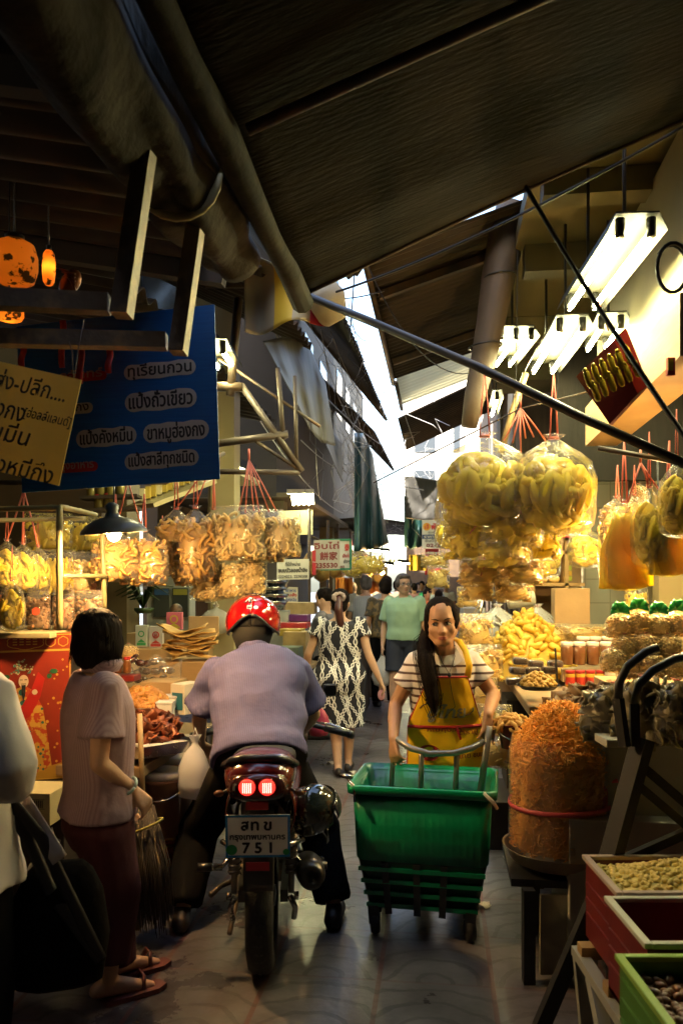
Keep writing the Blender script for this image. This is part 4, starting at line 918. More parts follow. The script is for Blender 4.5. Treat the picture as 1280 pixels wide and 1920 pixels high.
# ---------------- woman in the black dress with white chains, walking away
def dress_woman():
    root = thing('person', 'woman in a black dress with white chain print walking away down the alley', 'person', G(637,6.55), -.09)
    M = Man(1.52, 1.08); J = M.J; k = M.k
    J['ell'] = L(-.255,-.03,.99); J['wrl'] = L(-.30,.10,.80); J['elr'] = L(.24,-.05,.98); J['wrr'] = L(.33,-.05,.78)
    J['hipl'] = L(-.08,0,.82); J['hipr'] = L(.08,0,.82)
    J['knl'] = L(-.04,.02,.44); J['anl'] = L(-.01,-.05,.07); J['tol'] = L(-.035,.08,.03)
    J['knr'] = L(.07,.07,.45); J['anr'] = L(.06,.10,.08); J['tor'] = L(.07,.24,.03)
    M.body(root, .01, SKIN2, False, {'l': dict(curl=.5), 'r': dict(curl=.7)})
    hairdo(root, J['head'], M.R, k, [((0,-.02,.035),(.083,.095,.088)),((0,-.05,-.03),(.07,.055,.06))], vox=.012)
    hairdo(root, J['head'], M.R, k, [((0,-.105,.03),.03,(.0,-.14,-.06),.036),((.0,-.14,-.06),.036,(.015,-.125,-.17),.033),((.015,-.125,-.17),.033,(.035,-.11,-.27),.01)], mat('reddish_hair', (.05,.016,.012), .4, c2=(.09,.03,.022), scale=30, stretch=(1,1,.1)), .01, .004, 'ponytail')
    b = MB()
    for i in range(9): a = i*2*pi/9; b.ell(J['head']+L(.042*cos(a),-.108+.01*sin(i),.045+.03*sin(a)), (.02,.018,.017))
    rbuild(b, 'scrunchie', mat('pale_scrunchie', (.4,.33,.3), .7, c2=(.2,.14,.12), scale=40), root, .008, 1)
    # chain print
    m = bpy.data.materials.new('white_chain_print'); m.use_nodes = True; t = m.node_tree; N = t.nodes.new; K = t.links.new; bs = t.nodes['Principled BSDF']; bs.inputs['Roughness'].default_value = .7
    co = N('ShaderNodeTexCoord'); n0 = N('ShaderNodeTexNoise'); n0.inputs['Scale'].default_value = 3.2; n0.inputs['Detail'].default_value = 0; K(co.outputs['Object'], n0.inputs['Vector'])
    sx = N('ShaderNodeSeparateXYZ'); K(co.outputs['Object'], sx.inputs[0]); sn = N('ShaderNodeSeparateXYZ'); K(n0.outputs['Color'], sn.inputs[0])
    def ma(op, a, b_=None):
        n = N('ShaderNodeMath'); n.operation = op
        for i, q in enumerate((a, b_)):
            if q is None: continue
            if isinstance(q, (int, float)): n.inputs[i].default_value = q
            else: K(q, n.inputs[i])
        return n.outputs[0]
    tot = None
    for sl, pit, wv, lk, wd in ((.05,.10,.10,.062,.10),(.6,.15,.12,.04,.075),(-.65,.16,.12,.04,.075),(.25,.19,.2,.026,.04)):
        cx_ = ma('ADD', ma('ADD', sx.outputs[0], ma('MULTIPLY', sx.outputs[2], sl)), ma('MULTIPLY', ma('SUBTRACT', sn.outputs[0], .5), wv))
        dist = ma('PINGPONG', ma('DIVIDE', cx_, pit), .5)          # 0 at chain centre
        ln = ma('PINGPONG', ma('DIVIDE', ma('ADD', sx.outputs[2], ma('MULTIPLY', sx.outputs[0], -sl)), lk), .5)
        half = ma('ADD', wd*.5, ma('MULTIPLY', ma('SINE', ma('MULTIPLY', ln, pi)), wd*.95))
        inside = ma('LESS_THAN', dist, half); hole = ma('MULTIPLY', ma('LESS_THAN', dist, ma('SUBTRACT', half, wd*.85)), ma('GREATER_THAN', ln, .14))
        c_ = ma('MULTIPLY', inside, ma('SUBTRACT', 1, hole)); tot = c_ if tot is None else ma('MAXIMUM', tot, c_)
    mx = N('ShaderNodeMix'); mx.data_type = 'RGBA'; mx.inputs[6].default_value = (.008,.008,.014,1); mx.inputs[7].default_value = (.72,.7,.66,1); K(tot, mx.inputs[0]); K(mx.outputs[2], bs.inputs['Base Color'])
    b = MB()
    M.torso(b, .012, [(-1.2,.185,.15,-.01),(-.75,.195,.165,-.015),(-.3,.205,.165,-.03),(.2,.195,.145,-.025),(.7,.165,.115,-.005),(1.1,.155,.112,0),(1.6,.162,.12,.0),(2.1,.17,.115,0),(2.5,.168,.105,0),(2.74,.145,.088,-.005),(2.88,.10,.07,-.008)])
    q = []
    for z_, rx, ry in ((.40,.20,.15),(.5,.205,.155),(.62,.205,.165),(.74,.205,.17)): q.append(ring(L(.0,0,z_), L(1,0,0), L(0,1,0), rx, ry))
    b.loft(q); M.sleeve(b, 'l', .42, .018, .016); M.sleeve(b, 'r', .42, .018, .016)
    rbuild(b, 'dress', m, root, .011, 2, wrinkle(.006, (11,11,5)))
    for n in 'lr': shoe(root, M, n, SHOEB, h=.03)
    b = MB(); w = J['wrr']; b.ell(w+L(.01,.02,-.12), (.03,.012,.045)); b.build('tissue', mat('pink_paper', (.6,.3,.32), .7), root, True)
dress_woman()

# ---------------- woman with the bob at the left stall
def stall_woman():
    root = thing('person', 'woman with a short black bob in a mauve shirt shopping at the left stall', 'person', G(205,3.05), -.95)
    inv = wm(root).inverted(); ml = lambda px, py, d: inv @ P(px, py, d)
    M = Man(1.5); J = M.J; k = M.k
    J['pelvis'] = ml(187,1545,3.04); J['waist'] = ml(187,1465,3.03); J['chest'] = ml(178,1340,3.02); J['neck'] = ml(190,1256,3.02); J['head'] = ml(190,1200,3.03)
    ax = L(1,0,0)
    J['shr'] = J['neck']+L(.155,-.01,-.065); J['shl'] = J['neck']+L(-.155,.0,-.065)
    J['shr'] = ml(196,1290,2.9); J['elr'] = ml(186,1432,2.86); J['wrr'] = ml(248,1478,2.98)
    J['ell'] = J['shl']+L(-.03,.02,-.27); J['wrl'] = J['ell']+L(.03,.10,-.2)
    J['hipr'] = J['pelvis']+L(.08,0,-.01); J['hipl'] = J['pelvis']+L(-.08,0,-.01)
    J['knr'] = L(.085,.0,.42); J['knl'] = L(-.08,.04,.42); J['anr'] = L(.07,-.03,.07); J['anl'] = L(-.08,.06,.07); J['tor'] = L(.08,.10,.03); J['tol'] = L(-.08,.19,.03)
    M.R = rotm(-.12, 0, .55)
    nrm = lambda v: (wm(root).to_3x3().inverted() @ Vector(v))
    M.body(root, .008, SKIN2, True, {'r': dict(d=nrm((.6,.15,-.75)), n=nrm((.55,-.6,.5)), side=1, curl=.8)})
    c, R = J['head'], M.R
    hairdo(root, c, R, k, [((0,-.028,.035),(.09,.102,.092)),((0,-.05,-.03),(.086,.075,.075)),((.062,-.005,-.02),(.030,.062,.078)),((-.062,-.005,-.02),(.030,.062,.078)),((0,.045,.07),(.055,.04,.028)),((0,-.07,-.075),(.06,.04,.045))], vox=.009, amp=.007, sc=(60,60,5))
    strands(root, c, R, k, (.094,.104,.092), 170, -.085, seed=5)
    MAUVE = stripes('mauve_pin_check', (.36,.25,.28), (.28,.18,.21), .009, 'X', .6, .8, bump=.5, soft=.4)
    b = MB(); M.torso(b, .014, [(.3,.174,.134,-.01),(.5,.168,.128,-.006),(.8,.158,.12,0),(1.1,.152,.115,.0),(1.5,.156,.122,.006),(2.0,.165,.128,.014),(2.4,.166,.115,.004),(2.72,.146,.092,-.005),(2.9,.10,.075,-.008)])
    M.sleeve(b, 'l', .7, .02, .014); M.sleeve(b, 'r', .66, .02, .02); rbuild(b, 'shirt', MAUVE, root, .009, 3, wrinkle(.0045, (10,10,6), 3))
    b = MB(); b.lathe([(.066,-.005),(.082,.025),(.074,.042),(.062,.03)], J['neck']+L(0,.0,.0), 18, capb=False, capt=False); b.build('collar', MAUVE, root, True)
    b = MB(); M.trouser(b, 'l', -.0, .02, 1.15); M.trouser(b, 'r', .09, .02, 1.15); M.torso(b, .008, [(-.5,.12,.1,0),(0,.17,.125,-.01),(.3,.16,.12,0)]); rbuild(b, 'trousers', mat('maroon_trousers', (.07,.008,.012), .8, c2=(.05,.006,.01), scale=7, bump=.3), root, .011, 2, wrinkle(.006, (10,10,5)))
    b = MB(); w = J['wrr']; x, y, z_ = axes(w-J['elr']); b.tube([w-y*.02+x*.034*cos(a*pi/8)+z_*.034*sin(a*pi/8) for a in range(17)], .0065, 8); b.build('bracelet', mat('pale_jade', (.5,.62,.5), .25), root, True)
    for n in 'lr':
        q = J['to'+n]; b = MB(); w = J['an'+n]
        b.prism([(-.04,-.10),(.035,-.10),(.042,.0),(.045,.10),(.02,.14),(-.025,.13),(-.045,.06)], lambda x, y, z_: L(q.x+x, q.y-.05+y, z_+.002), .018); b.tube([q+L(-.045,-.01,.005), q+L(-.02,0,.045), q+L(.02,0,.045), q+L(.045,-.01,.005)], .008, 6, flat=(1.6,.6)); b.build('sandal', mat('dark_red_sandal', (.12,.03,.025), .5), root, True)
stall_woman()

# ---------------- person in white cut by the left edge, with a black bag
def edge_person():
    root = thing('person', 'person in a loose white shirt cut off by the left edge of the picture', 'person', G(-100,2.35), -.2)
    inv = wm(root).inverted(); ml = lambda px, py, d: inv @ P(px, py, d)
    M = Man(1.56); J = M.J; k = M.k
    J['shr'] = ml(-34,1300,2.3); J['elr'] = ml(18,1448,2.25); J['wrr'] = ml(2,1512,2.4); J['head'] = ml(-78,1190,2.36); J['neck'] = ml(-100,1275,2.35)
    M.R = rotm(0, 0, .1)
    M.body(root, .012, SKIN2, True, {'r': dict(curl=1.0)})
    hairdo(root, J['head'], M.R, k, [((0,-.02,.035),(.095,.105,.092)),((0,-.04,-.05),(.092,.08,.09))], vox=.012)
    WS = mat('white_linen', (.55,.51,.48), .8, c2=(.48,.44,.42), scale=4, bump=.35, bscale=10)
    b = MB(); M.torso(b, .03, [(-1.3,.21,.16,-.01),(-.6,.19,.15,-.01),(.2,.18,.13,-.01),(1.0,.16,.12,.0),(2.0,.165,.125,0),(2.5,.165,.11,0),(2.86,.10,.07,-.008)])
    M.sleeve(b, 'r', 1.25, .03, .01); M.sleeve(b, 'l', 1.2, .03, .01); rbuild(b, 'shirt', WS, root, .011, 2, wrinkle(.016, (9,9,5), 2))
    b = MB(); M.trouser(b, 'l', 0, .03, 1.3); M.trouser(b, 'r', 0, .03, 1.3); rbuild(b, 'trousers', PTROU, root, .014)
    for n in 'lr': shoe(root, M, n, SHOEB)
    # bag on the forearm
    o = thing('shoulder_bag', 'large black bag with white striped straps carried at the left edge', 'bag', P(110,1850,2.45))
    b = MB(); c_ = P(118,1720,2.45); q = []
    for f, rx, ry in ((0,.08,.03),(.06,.13,.06),(.4,.15,.08),(.75,.13,.06),(.92,.10,.035),(1,.07,.012)): q.append(ring(P(112,1850-235*f,2.45)+L(.0,0,0), L(.95,.3,0), L(-.3,.95,0), rx, ry, 20, 3.5))
    b.loft(q); b.build('bag_body', mat('black_bag_cloth', (.004,.0035,.003), .95, spec=.05, c2=(.009,.007,.006), scale=14, bump=.4), o)
    for dx, m_ in ((0,mat('bag_strap', (.015,.012,.012), .6)),(26,mat('bag_strap'))):
        b = MB(); b.tube([P(8+dx*.4,1500,2.33), P(52+dx,1570,2.36), P(100+dx*1.2,1680,2.40), P(190,1800,2.36)], .011, 8, flat=(1.7,.35)); b.build('strap', m_, o)
    b = MB(); b.grid(lambda u, v: P(30+70*v+26*u,1512+110*v-20*u,2.37), 3, 8, .003); b.build('white_strap_lining', WS, o)
edge_person()

# ---------------- people farther on
def shirtman(px, d, H, rz, label, shirt, trou, hair=HAIR, skin=SKIN2, face=False, hairp=None, vox=.014, fat=1.0, shorts=0, slv=.7, sho=SHOEB, jj={}, hem=-.1, cat='person', grp=None, leg=True, bald=False, R=None, ret=False, hands={}):
    root = thing('person', label, cat, G(px, d), rz, grp); M = Man(H, fat)
    if R is not None: M.R = R
    for a, b_ in jj.items(): M.J[a] = Vector(b_)*M.k
    M.body(root, vox, skin, face, hands); k = M.k
    hp = hairp or [((0,-.022,.035),(.082,.095,.088)),((0,-.05,-.02),(.076,.06,.065))]
    hairdo(root, M.J['head'], M.R, k, hp, hair, max(.012, vox*.9))
    b = MB(); M.torso(b, .015, [(hem,.172,.13,-.01),(.3,.17,.13,-.01),(.7,.16,.12,0),(1.0,.152,.115,.0),(1.5,.158,.122,.0),(2.0,.168,.122,0),(2.5,.168,.11,0),(2.74,.146,.09,-.005),(2.9,.09,.07,-.008)])
    for n in 'lr': M.sleeve(b, n, slv, .018, .012)
    rbuild(b, 'shirt', shirt, root, max(.012, vox*.9), 2, wrinkle(.011, (10,10,6), px))
    b = MB(); M.torso(b, .008, [(-.5,.12,.1,0),(0,.168,.122,-.01),(.4,.155,.115,0)])
    for n in 'lr': M.trouser(b, n, 0, .02, 1.1, shorts or 1)
    rbuild(b, 'shorts' if shorts else 'trousers', trou, root, vox, 2, wrinkle(.005, (9,9,5), px))
    for n in 'lr': shoe(root, M, n, sho)
    return root, M
GREYH = mat('grey_hair', (.16,.15,.14), .5, c2=(.07,.065,.06), scale=30, stretch=(1,1,.2), bump=.5)
shirtman(686, 11.2, 1.69, .02, 'grey haired man in a pale striped shirt seen from behind', stripes('pale_grey_stripes', (.5,.53,.5), (.3,.33,.33), .028, 'X', .62, .8), mat('charcoal_trousers', (.03,.032,.04), .8, c2=(.045,.047,.055), scale=7), GREYH, SKIN2, jj={'elr': (.225,.03,1.05), 'wrr': (.22,.16,.9), 'ell': (-.225,-.03,1.04), 'anl': (-.08,-.06,.075), 'tol': (-.09,.08,.03), 'anr': (.09,.1,.08), 'tor': (.1,.24,.03)}, fat=1.1)
def green_woman():
    r, M = shirtman(757, 9.2, 1.68, pi-.28, 'woman with glasses in a mint green shirt walking towards the viewer', mat('mint_cotton', (.34,.52,.34), .75, c2=(.28,.46,.29), scale=6, bump=.3), NAVY, mat('greying_hair', (.1,.08,.07), .5, c2=(.05,.04,.035), scale=30, stretch=(1,1,.2), bump=.5), SKIN2, True, [((0,-.03,.04),(.083,.09,.085)),((0,.02,.085),(.065,.06,.03)),((.07,-.01,.01),(.02,.05,.05)),((-.07,-.01,.01),(.02,.05,.05)),((0,-.06,-.03),(.07,.045,.055))], .011, 1.08, .85, .8, mat('pink_sandal', (.4,.08,.08), .6), {'elr': (.225,-.02,1.03), 'wrr': (.225,.06,.82), 'knr': (.09,.10,.47), 'anr': (.085,.12,.08), 'tor': (.09,.26,.03), 'anl': (-.09,-.10,.09), 'tol': (-.09,.03,.03)}, .1, R=rotm(0,0,.55))
    face_parts(r, M.J['head'], M.R, M.k*.97, 0, True, (.42,.16,.12), browc=GREYH)
    b = MB(); n0 = M.J['neck']
    for k_ in (-1, 1): b.add([n0+L(k_*.065,-.02,.03), n0+L(k_*.05,.06,.01), n0+L(k_*.035,.105,-.07), n0+L(k_*.09,.10,-.05), n0+L(k_*.11,.02,-.01)], [(0,1,2,3,4) if k_ > 0 else (4,3,2,1,0)], False)
    b.build('collar', mat('mint_cotton'), r, True)
    b = MB(); b.bar(n0+L(0,.125,-.1), M.J['pelvis']+L(0,.155,.05), .022, .006, up=L(0,1,0)); b.build('button_placket', mat('mint_cotton'), r, True)
    h = wm(r) @ (M.J['wrr']+L(0,.03,-.12))
    o = thing('carrier_bag', 'white plastic carrier bag hanging from the hand of the woman in green', 'bag', h-Z*.36)
    b = MB(); b.lathe([(.02,-.36),(.09,-.33),(.12,-.24),(.10,-.13),(.04,-.05),(.02,0)], h, 18, sx=1, sy=.6)
    for q in b.v: q += Vector((.018*noise.noise(q*14), .018*noise.noise(q*14+Z*5), 0))
    b.build('bag_body', mat('white_carrier_plastic', (.7,.7,.72), .35, trans=.3, bump=.4, bscale=20), o)
    b = MB(); b.tube([h+L(-.02,0,-.02), h+L(0,0,.06), h+L(.02,0,-.02)], .006, 6); b.build('handle', WHITEP, o)
green_woman()
shirtman(722, 10.2, 1.64, .1, 'person in a brown leaf patterned shirt half hidden behind the green shirt', mat('brown_leaf_print', (.14,.09,.03), .8, c2=(.04,.03,.012), scale=16, thr=(.47,.53), bump=.2), PTROU, HAIR, SKIN)
shirtman(724, 13.0, 1.70, .3, 'man in a plain white shirt deep in the crowd', mat('plain_white_shirt', (.68,.67,.68), .8), NAVY, HAIR, SKIN)
shirtman(655, 11.9, 1.6, .9, 'person in a black top turning to the left stalls', mat('black_top', (.012,.012,.013), .8), PTROU, mat('dark_curly_hair', (.015,.01,.008), .6, c2=(.05,.03,.02), scale=40, bump=.8), SKIN2, False, [((0,-.02,.03),(.10,.11,.10)),((0,-.03,-.04),(.095,.09,.07))])
shirtman(608, 8.1, 1.52, 1.35, 'dark haired shopper in grey leaning over the left stalls', mat('grey_blouse', (.2,.19,.2), .8, c2=(.1,.1,.11), scale=18), PTROU, HAIR, SKIN2, True, [((0,-.03,.035),(.084,.09,.088)),((0,-.095,.0),(.05,.05,.05))], jj={'wrl': (-.2,.28,.98), 'ell': (-.22,.08,1.06), 'wrr': (.2,.28,.95)}, R=rotm(-.35,0,0))
rr = random.Random(8)
crowd = [(744,16.5,1.66,'man with black hair behind the green shirted woman',(.3,.3,.33)),(800,15.5,1.48,'vendor in an orange vest in the far crowd',(.62,.14,.03)),(803,19,1.62,'person in a bright green top far off',(.03,.38,.16)),(814,18,1.6,'person in a pale blue shirt far off',(.42,.5,.6)),(822,14.6,1.46,'person in a brown striped top near the yellow bags',(.22,.12,.06)),(790,22,1.66,'distant person in dark blue',(.03,.04,.1)),(776,20,1.6,'distant person in pink',(.5,.25,.25)),(835,21,1.62,'distant person in white near the right stalls',(.6,.6,.6)),(764,24,1.68,'distant person in grey at the bend',(.25,.24,.22)),(784,26,1.64,'distant person in black at the bend',(.03,.03,.03)),(700,19,1.62,'distant person in red by the left stalls',(.4,.05,.03)),(688,23,1.6,'distant person in cream by the left stalls',(.5,.44,.3))]
for i, (px, d, H, lab, c_) in enumerate(crowd):
    shirtman(px, d, H, rr.uniform(-.5,.5)+(pi if i % 2 else 0), lab, mat('crowd_cloth_%d' % i, c_, .8), PTROU if i % 3 else NAVY, HAIR, SKIN, vox=.022, jj={'wrr': (.21,.1+.1*(i % 2),.84)}, grp='people in the far crowd')
# ================================================================ MOTORCYCLE AND RIDER
RED = mat('red_gloss', (.42,.006,.008), .18, coat=.8); DRED = mat('dark_red_paint', (.10,.006,.006), .2, coat=.7)
def moto():
    o = thing('motorcycle', 'dark red motorcycle with its two round tail lights lit and plate 751', 'motorcycle', G(493,3.24), .04)
    def bl(mb, n, m, par=None): return mb.build(n, m, par or o, par is None or par.parent is o)
    def wheel(y, r, w, nm):
        t = MB(); prof = [(r-.075,-w*.42),(r-.045,-w*.5),(r-.02,-w*.44),(r-.006,-w*.26),(r,0),(r-.006,w*.26),(r-.02,w*.44),(r-.045,w*.5),(r-.075,w*.42)]
        t.lathe(prof, (0,y,r), 48, rotm(0,pi/2,0), capb=False, capt=False); tr = t.build(nm, RUBBER, o, True)
        g = MB()
        for i in range(44):
            a = 2*pi*i/44
            for q in (-1, 1): g.bar(L(q*w*.04,y+(r-.0005)*cos(a),r+(r-.0005)*sin(a)), L(q*w*.40,y+(r-.02)*cos(a+.06),r+(r-.02)*sin(a+.06)), .010, .004, up=L(0,cos(a),sin(a)))
        g.build('tread', mat('tread_dark', (.02,.02,.02), .7), tr, True)
        m = MB(); m.lathe([(r-.07,-w*.35),(r-.085,-w*.3),(r-.085,w*.3),(r-.07,w*.35)], (0,y,r), 36, rotm(0,pi/2,0), capb=False, capt=False)
        for i in range(6): a = i*pi/3; m.bar(L(0,y,r), L(0,y+(r-.08)*cos(a),r+(r-.08)*sin(a)), .022, .03, up=L(1,0,0))
        m.lathe([(.04,-.05),(.045,-.03),(.045,.03),(.04,.05)], (0,y,r), 16, rotm(0,pi/2,0)); m.build('rim', mat('dark_alloy', (.06,.06,.06), .35, .8), tr, True)
    wheel(0, .295, .108, 'rear_tyre'); wheel(1.24, .29, .085, 'front_tyre')
    b = MB()
    for s_ in (-1, 1): b.bar(L(s_*.085,0,.29), L(s_*.09,.48,.33), .032, .05)
    b.build('swing_arm', mat('dark_alloy'), o, True)
    for s_ in (-1, 1):
        b = MB(); b.tube([L(s_*.115,-.02,.31), L(s_*.115,.06,.62)], .013, 8); b.tube([L(s_*.115,.0,.38)+L(0,.0,0), L(s_*.115,.05,.58)], .024, 12); sh = b.build('shock_absorber', mat('dull_alloy', (.22,.2,.17), .4, .7), o, True)
        c = MB(); c.tube([L(s_*.115+.026*cos(i*.9),.0+.05*i/60+.026*sin(i*.9),.38+.2*i/60) for i in range(61)], .004, 5); c.build('spring', CHROME, sh, True)
        b = MB(); b.tube([L(s_*.125,-.01,.295), L(s_*.145,-.01,.295)], .016, 8); b.tube([L(s_*.11,-.015,.295), L(s_*.13,-.015,.25), L(s_*.125,.0,.20)], .012, 8); b.build('axle_nut', CHROME, o, True)
        b = MB(); b.tube([L(s_*.10,.10,.48), L(s_*.14,.0,.44), L(s_*.165,-.03,.42)], .010, 8); b.tube([L(s_*.16,-.03,.42), L(s_*.255,-.04,.425)], .014, 10); q = b.build('foot_peg', CHROME, o, True)
        c = MB(); c.tube([L(s_*.20,-.036,.4225), L(s_*.258,-.04,.425)], .0165, 10); c.build('peg_rubber', BLACK, q, True)
    b = MB(); b.tube([L(-.12,.35,.24), L(-.2,.28,.23), L(-.235,.2,.22)], .012, 8); b.tube([L(-.12,.4,.3), L(-.13,.2,.16), L(-.14,.05,.12)], .011, 8); b.build('side_stand', STEEL, o, True)
    # exhaust on the right
    b = MB(); b.tube([L(.195,-.16,.425), L(.195,-.15,.425), L(.195,-.12,.42), L(.19,.1,.36), L(.18,.42,.27), L(.15,.55,.25)], [.036,.05,.056,.064,.06,.03], 20, cap=False); ex = b.build('exhaust', mat('dull_black_steel', (.05,.045,.04), .3, .6, c2=(.09,.08,.07), scale=9), o, True)
    c = MB(); c.lathe([(.0,.0),(.02,-.004),(.022,.02),(.05,.012),(.048,.0)], L(.195,-.158,.425), 20, rotm(radians(78),0,0), capb=True, capt=False); c.build('end_cap', mat('dark_alloy'), ex, True)
    c = MB(); c.bar(L(.248,-.02,.42), L(.238,.28,.33), .006, .05); c.build('heat_shield', CHROME, ex, True)
    b = MB(); b.tube([L(.15,.55,.25), L(.13,.8,.25), L(.1,.95,.45)], .02, 10); b.build('exhaust_pipe', mat('dark_alloy'), o, True)
    # mudguard and number plate
    b = MB(); b.grid(lambda u, v: L((u-.5)*.11*(1+.0*v), -.245-.05*sin(v*2.2)+.12*(1-v)**2*.3, .72-.30*v), 4, 10, .004); b.grid(lambda u, v: L((u-.5)*.12, .25-.32*cos(v*1.6-.35)*1.0, .30+.33*sin(v*1.3+.55)), 4, 10, .004); b.build('mudguard', BLACK, o, True)
    pl_ = Panel(L(-.117,-.335,.715), L(.117,-.335,.715), L(-.117,-.315,.555)); pl_.n = L(0,-1,-.1).normalized()
    b = MB(); pl_.board(b, .003); p = b.build('number_plate', mat('plate_white', (.85,.85,.80), .35), o, True)
    c = MB(); w, h = pl_.w, pl_.h; q = .0085
    for r in ((0,0,w,q),(0,h-q,w,h),(0,q,q,h-q),(w-q,q,w,h-q)): pl_.rect(c, *r, lift=.0012)
    c.build('blue_border', mat('plate_blue', (.01,.22,.55), .35), p, True)
    c = MB(); f = lambda x, y, l: pl_(x, y, .002+l)
    for ch, x in (('ส',.058),('ท',.094),('ข',.140)): put_text(c, ch, f, x, .105, .026, .056, bold=.035)
    put_text(c, 'กรุงเทพมหานคร', f, .016, .069, .20, .030, bold=.03)
    put_text(c, '7 5 1', f, .062, .018, .105, .056, bold=.035)
    c.build('plate_lettering', INK, p, True)
    c = MB(); pl_.disc(c, .022, .03, .02, .0025); pl_.disc(c, .02, .03, .02, .003, ry=.012); pl_.disc(c, w-.014, .02, .012, .0025); c.build('green_sticker', mat('green_sticker', (.02,.3,.08), .4), p, True)
    b = MB(); b.box(L(0,-.335,.528), (.085,.006,.03)); b.build('red_tag', mat('red_tag', (.4,.02,.03), .5), o, True)
    for s_ in (-1, 1): b = MB(); b.tube([L(s_*.10,-.3,.59), L(s_*.15,-.12,.55), L(s_*.16,.05,.5)], .010, 8); b.build('plate_bracket', CHROME, o, True)
    # tail: cowl, lamp housing, two round lamps, reflector, grab rail
    b = MB(); rg = []
    for y, z0, rx, rz in ((-.335,.815,.085,.052),(-.30,.825,.118,.072),(-.2,.83,.135,.085),(0,.80,.14,.095),(.2,.75,.13,.1),(.34,.72,.1,.09)): rg.append(ring(L(0,y,z0), L(1,0,0), L(0,0,1), rx, rz, 24, 2.6))
    b.loft(rg); b.build('tail_cowl', DRED, o, True)
    b = MB(); rg = []
    for y, rx, rz in ((-.362,.07,.032),(-.352,.098,.045),(-.325,.112,.056)): rg.append(ring(L(0,y,.82-.01*abs(y)), L(1,0,0), L(0,.2,1), rx, rz, 24, 2.6))
    b.loft(rg); hs = b.build('lamp_housing', mat('smoked_lens', (.05,.012,.01), .12, coat=.6), o, True)
    for s_ in (-1, 1):
        b = MB(); b.lathe([(.030,.0),(.0285,.008),(.02,.012),(.0,.013)], L(s_*.036,-.363,.823), 20, rotm(pi/2,0,0), capb=True, capt=False); lt = b.build('tail_light', glow('tail_light_red', (1,.03,.02), .42), o, True)
        c = MB(); c.tube([L(s_*.036+.031*cos(a*pi/12),-.364,.823+.031*sin(a*pi/12)) for a in range(25)], .003, 6); c.build('lamp_rim', mat('dark_red_rim', (.2,.01,.01), .2), lt, True)
        c = MB()
        for k in range(5): c.bar(L(s_*.036-.014+.007*k,-.377+abs(k-2)*.0006,.805), L(s_*.036-.014+.007*k,-.377+abs(k-2)*.0006,.840), .0022, .002, up=L(0,1,0))
        c.build('filament_glints', glow('lamp_core', (1,.45,.3), 1.0), lt, True)
    b = MB(); b.box(L(0,-.35,.752), (.082,.008,.03), bev=.003); b.build('reflector', mat('red_reflector', (.45,.012,.008), .2, coat=.5), o, True)
    b = MB(); b.box(L(0,-.335,.775), (.05,.03,.02), bev=.004); b.build('plate_lamp', BLACK, o, True)
    b = MB(); b.tube([L(-.132,-.02,.83), L(-.135,-.2,.865), L(-.10,-.27,.90), L(-.06,-.285,.91), L(.06,-.285,.91), L(.10,-.27,.90), L(.135,-.2,.87), L(.132,-.02,.83)], .0145, 10); b.grid(lambda u, v: L((u-.5)*.2, -.285+.04*v, .885+.012*sin(pi*u)), 6, 3, .01); b.build('grab_rail', mat('satin_black', (.03,.03,.035), .25), o, True)
    b = MB(); rg = []
    for y, z, rx, rz in ((-.22,.85,.07,.02),(-.1,.85,.11,.035),(.1,.825,.13,.05),(.3,.80,.13,.05),(.5,.79,.09,.045)): rg.append(ring(L(0,y,z), L(1,0,0), L(0,0,1), rx, rz, 20, 2.8))
    b.loft(rg); b.build('seat', mat('seat_vinyl', (.015,.015,.016), .5, bump=.2, bscale=50), o, True)
    for s_ in (-1, 1):
        b = MB(); b.grid(lambda u, v: L(s_*(.10+.05*sin(pi*v)*.6+.02*u), -.22+.62*u, .79-.20*v*(1-.3*u)), 10, 8, .006); b.build('side_panel', DRED, o, True)
        b = MB(); b.ell(L(s_*.150,-.24,.77), (.020,.016,.013)); q = b.build('indicator', mat('dim_amber_lens', (.12,.05,.02), .2), o, True)
        c = MB(); c.tube([L(s_*.11,-.2,.78), L(s_*.14,-.235,.769)], .006, 6); c.build('stalk', BLACK, q, True)
    b = MB(); rg = []
    for y, z, rx, rz in ((.42,.77,.06,.05),(.5,.79,.12,.1),(.68,.80,.15,.11),(.86,.79,.14,.09),(.96,.78,.08,.05)): rg.append(ring(L(0,y,z), L(1,0,0), L(0,0,1), rx, rz, 22, 2.5))
    b.loft(rg); b.build('fuel_tank', DRED, o, True)
    b = MB(); b.box(L(0,.62,.40), (.26,.34,.34), bev=.04); b.box(L(0,.6,.24), (.2,.4,.1), bev=.03); b.build('engine', mat('dull_alloy'), o, True)
    b = MB(); b.bar(L(-.1,.1,.66), L(-.1,.95,.72), .03); b.bar(L(.1,.1,.66), L(.1,.95,.72), .03); b.bar(L(0,.9,.75), L(0,.86,.3), .04); b.build('frame', BLACK, o, True)
    b = MB()
    for s_ in (-1, 1): b.tube([L(s_*.085,.98,.92), L(s_*.085,1.24,.29)], .02, 10)
    b.build('front_fork', CHROME, o, True)
    b = MB(); b.grid(lambda u, v: L((u-.5)*.11, 1.24+.32*cos(v*2.2+.5), .29+.32*sin(v*2.2+.5)), 4, 14, .004); b.build('front_mudguard', DRED, o, True)
    b = MB(); rg = [ring(L(0,y,.93), L(1,0,0), L(0,0,1), r, r*1.1, 18) for y, r in ((.98,.07),(1.05,.12),(1.14,.10),(1.18,.05))]; b.loft(rg); q = b.build('headlamp', BLACK, o, True)
    c = MB(); c.ell(L(0,1.165,.93), (.075,.03,.08)); c.build('lens', mat('clear_lens', (.6,.6,.6), .08), q, True)
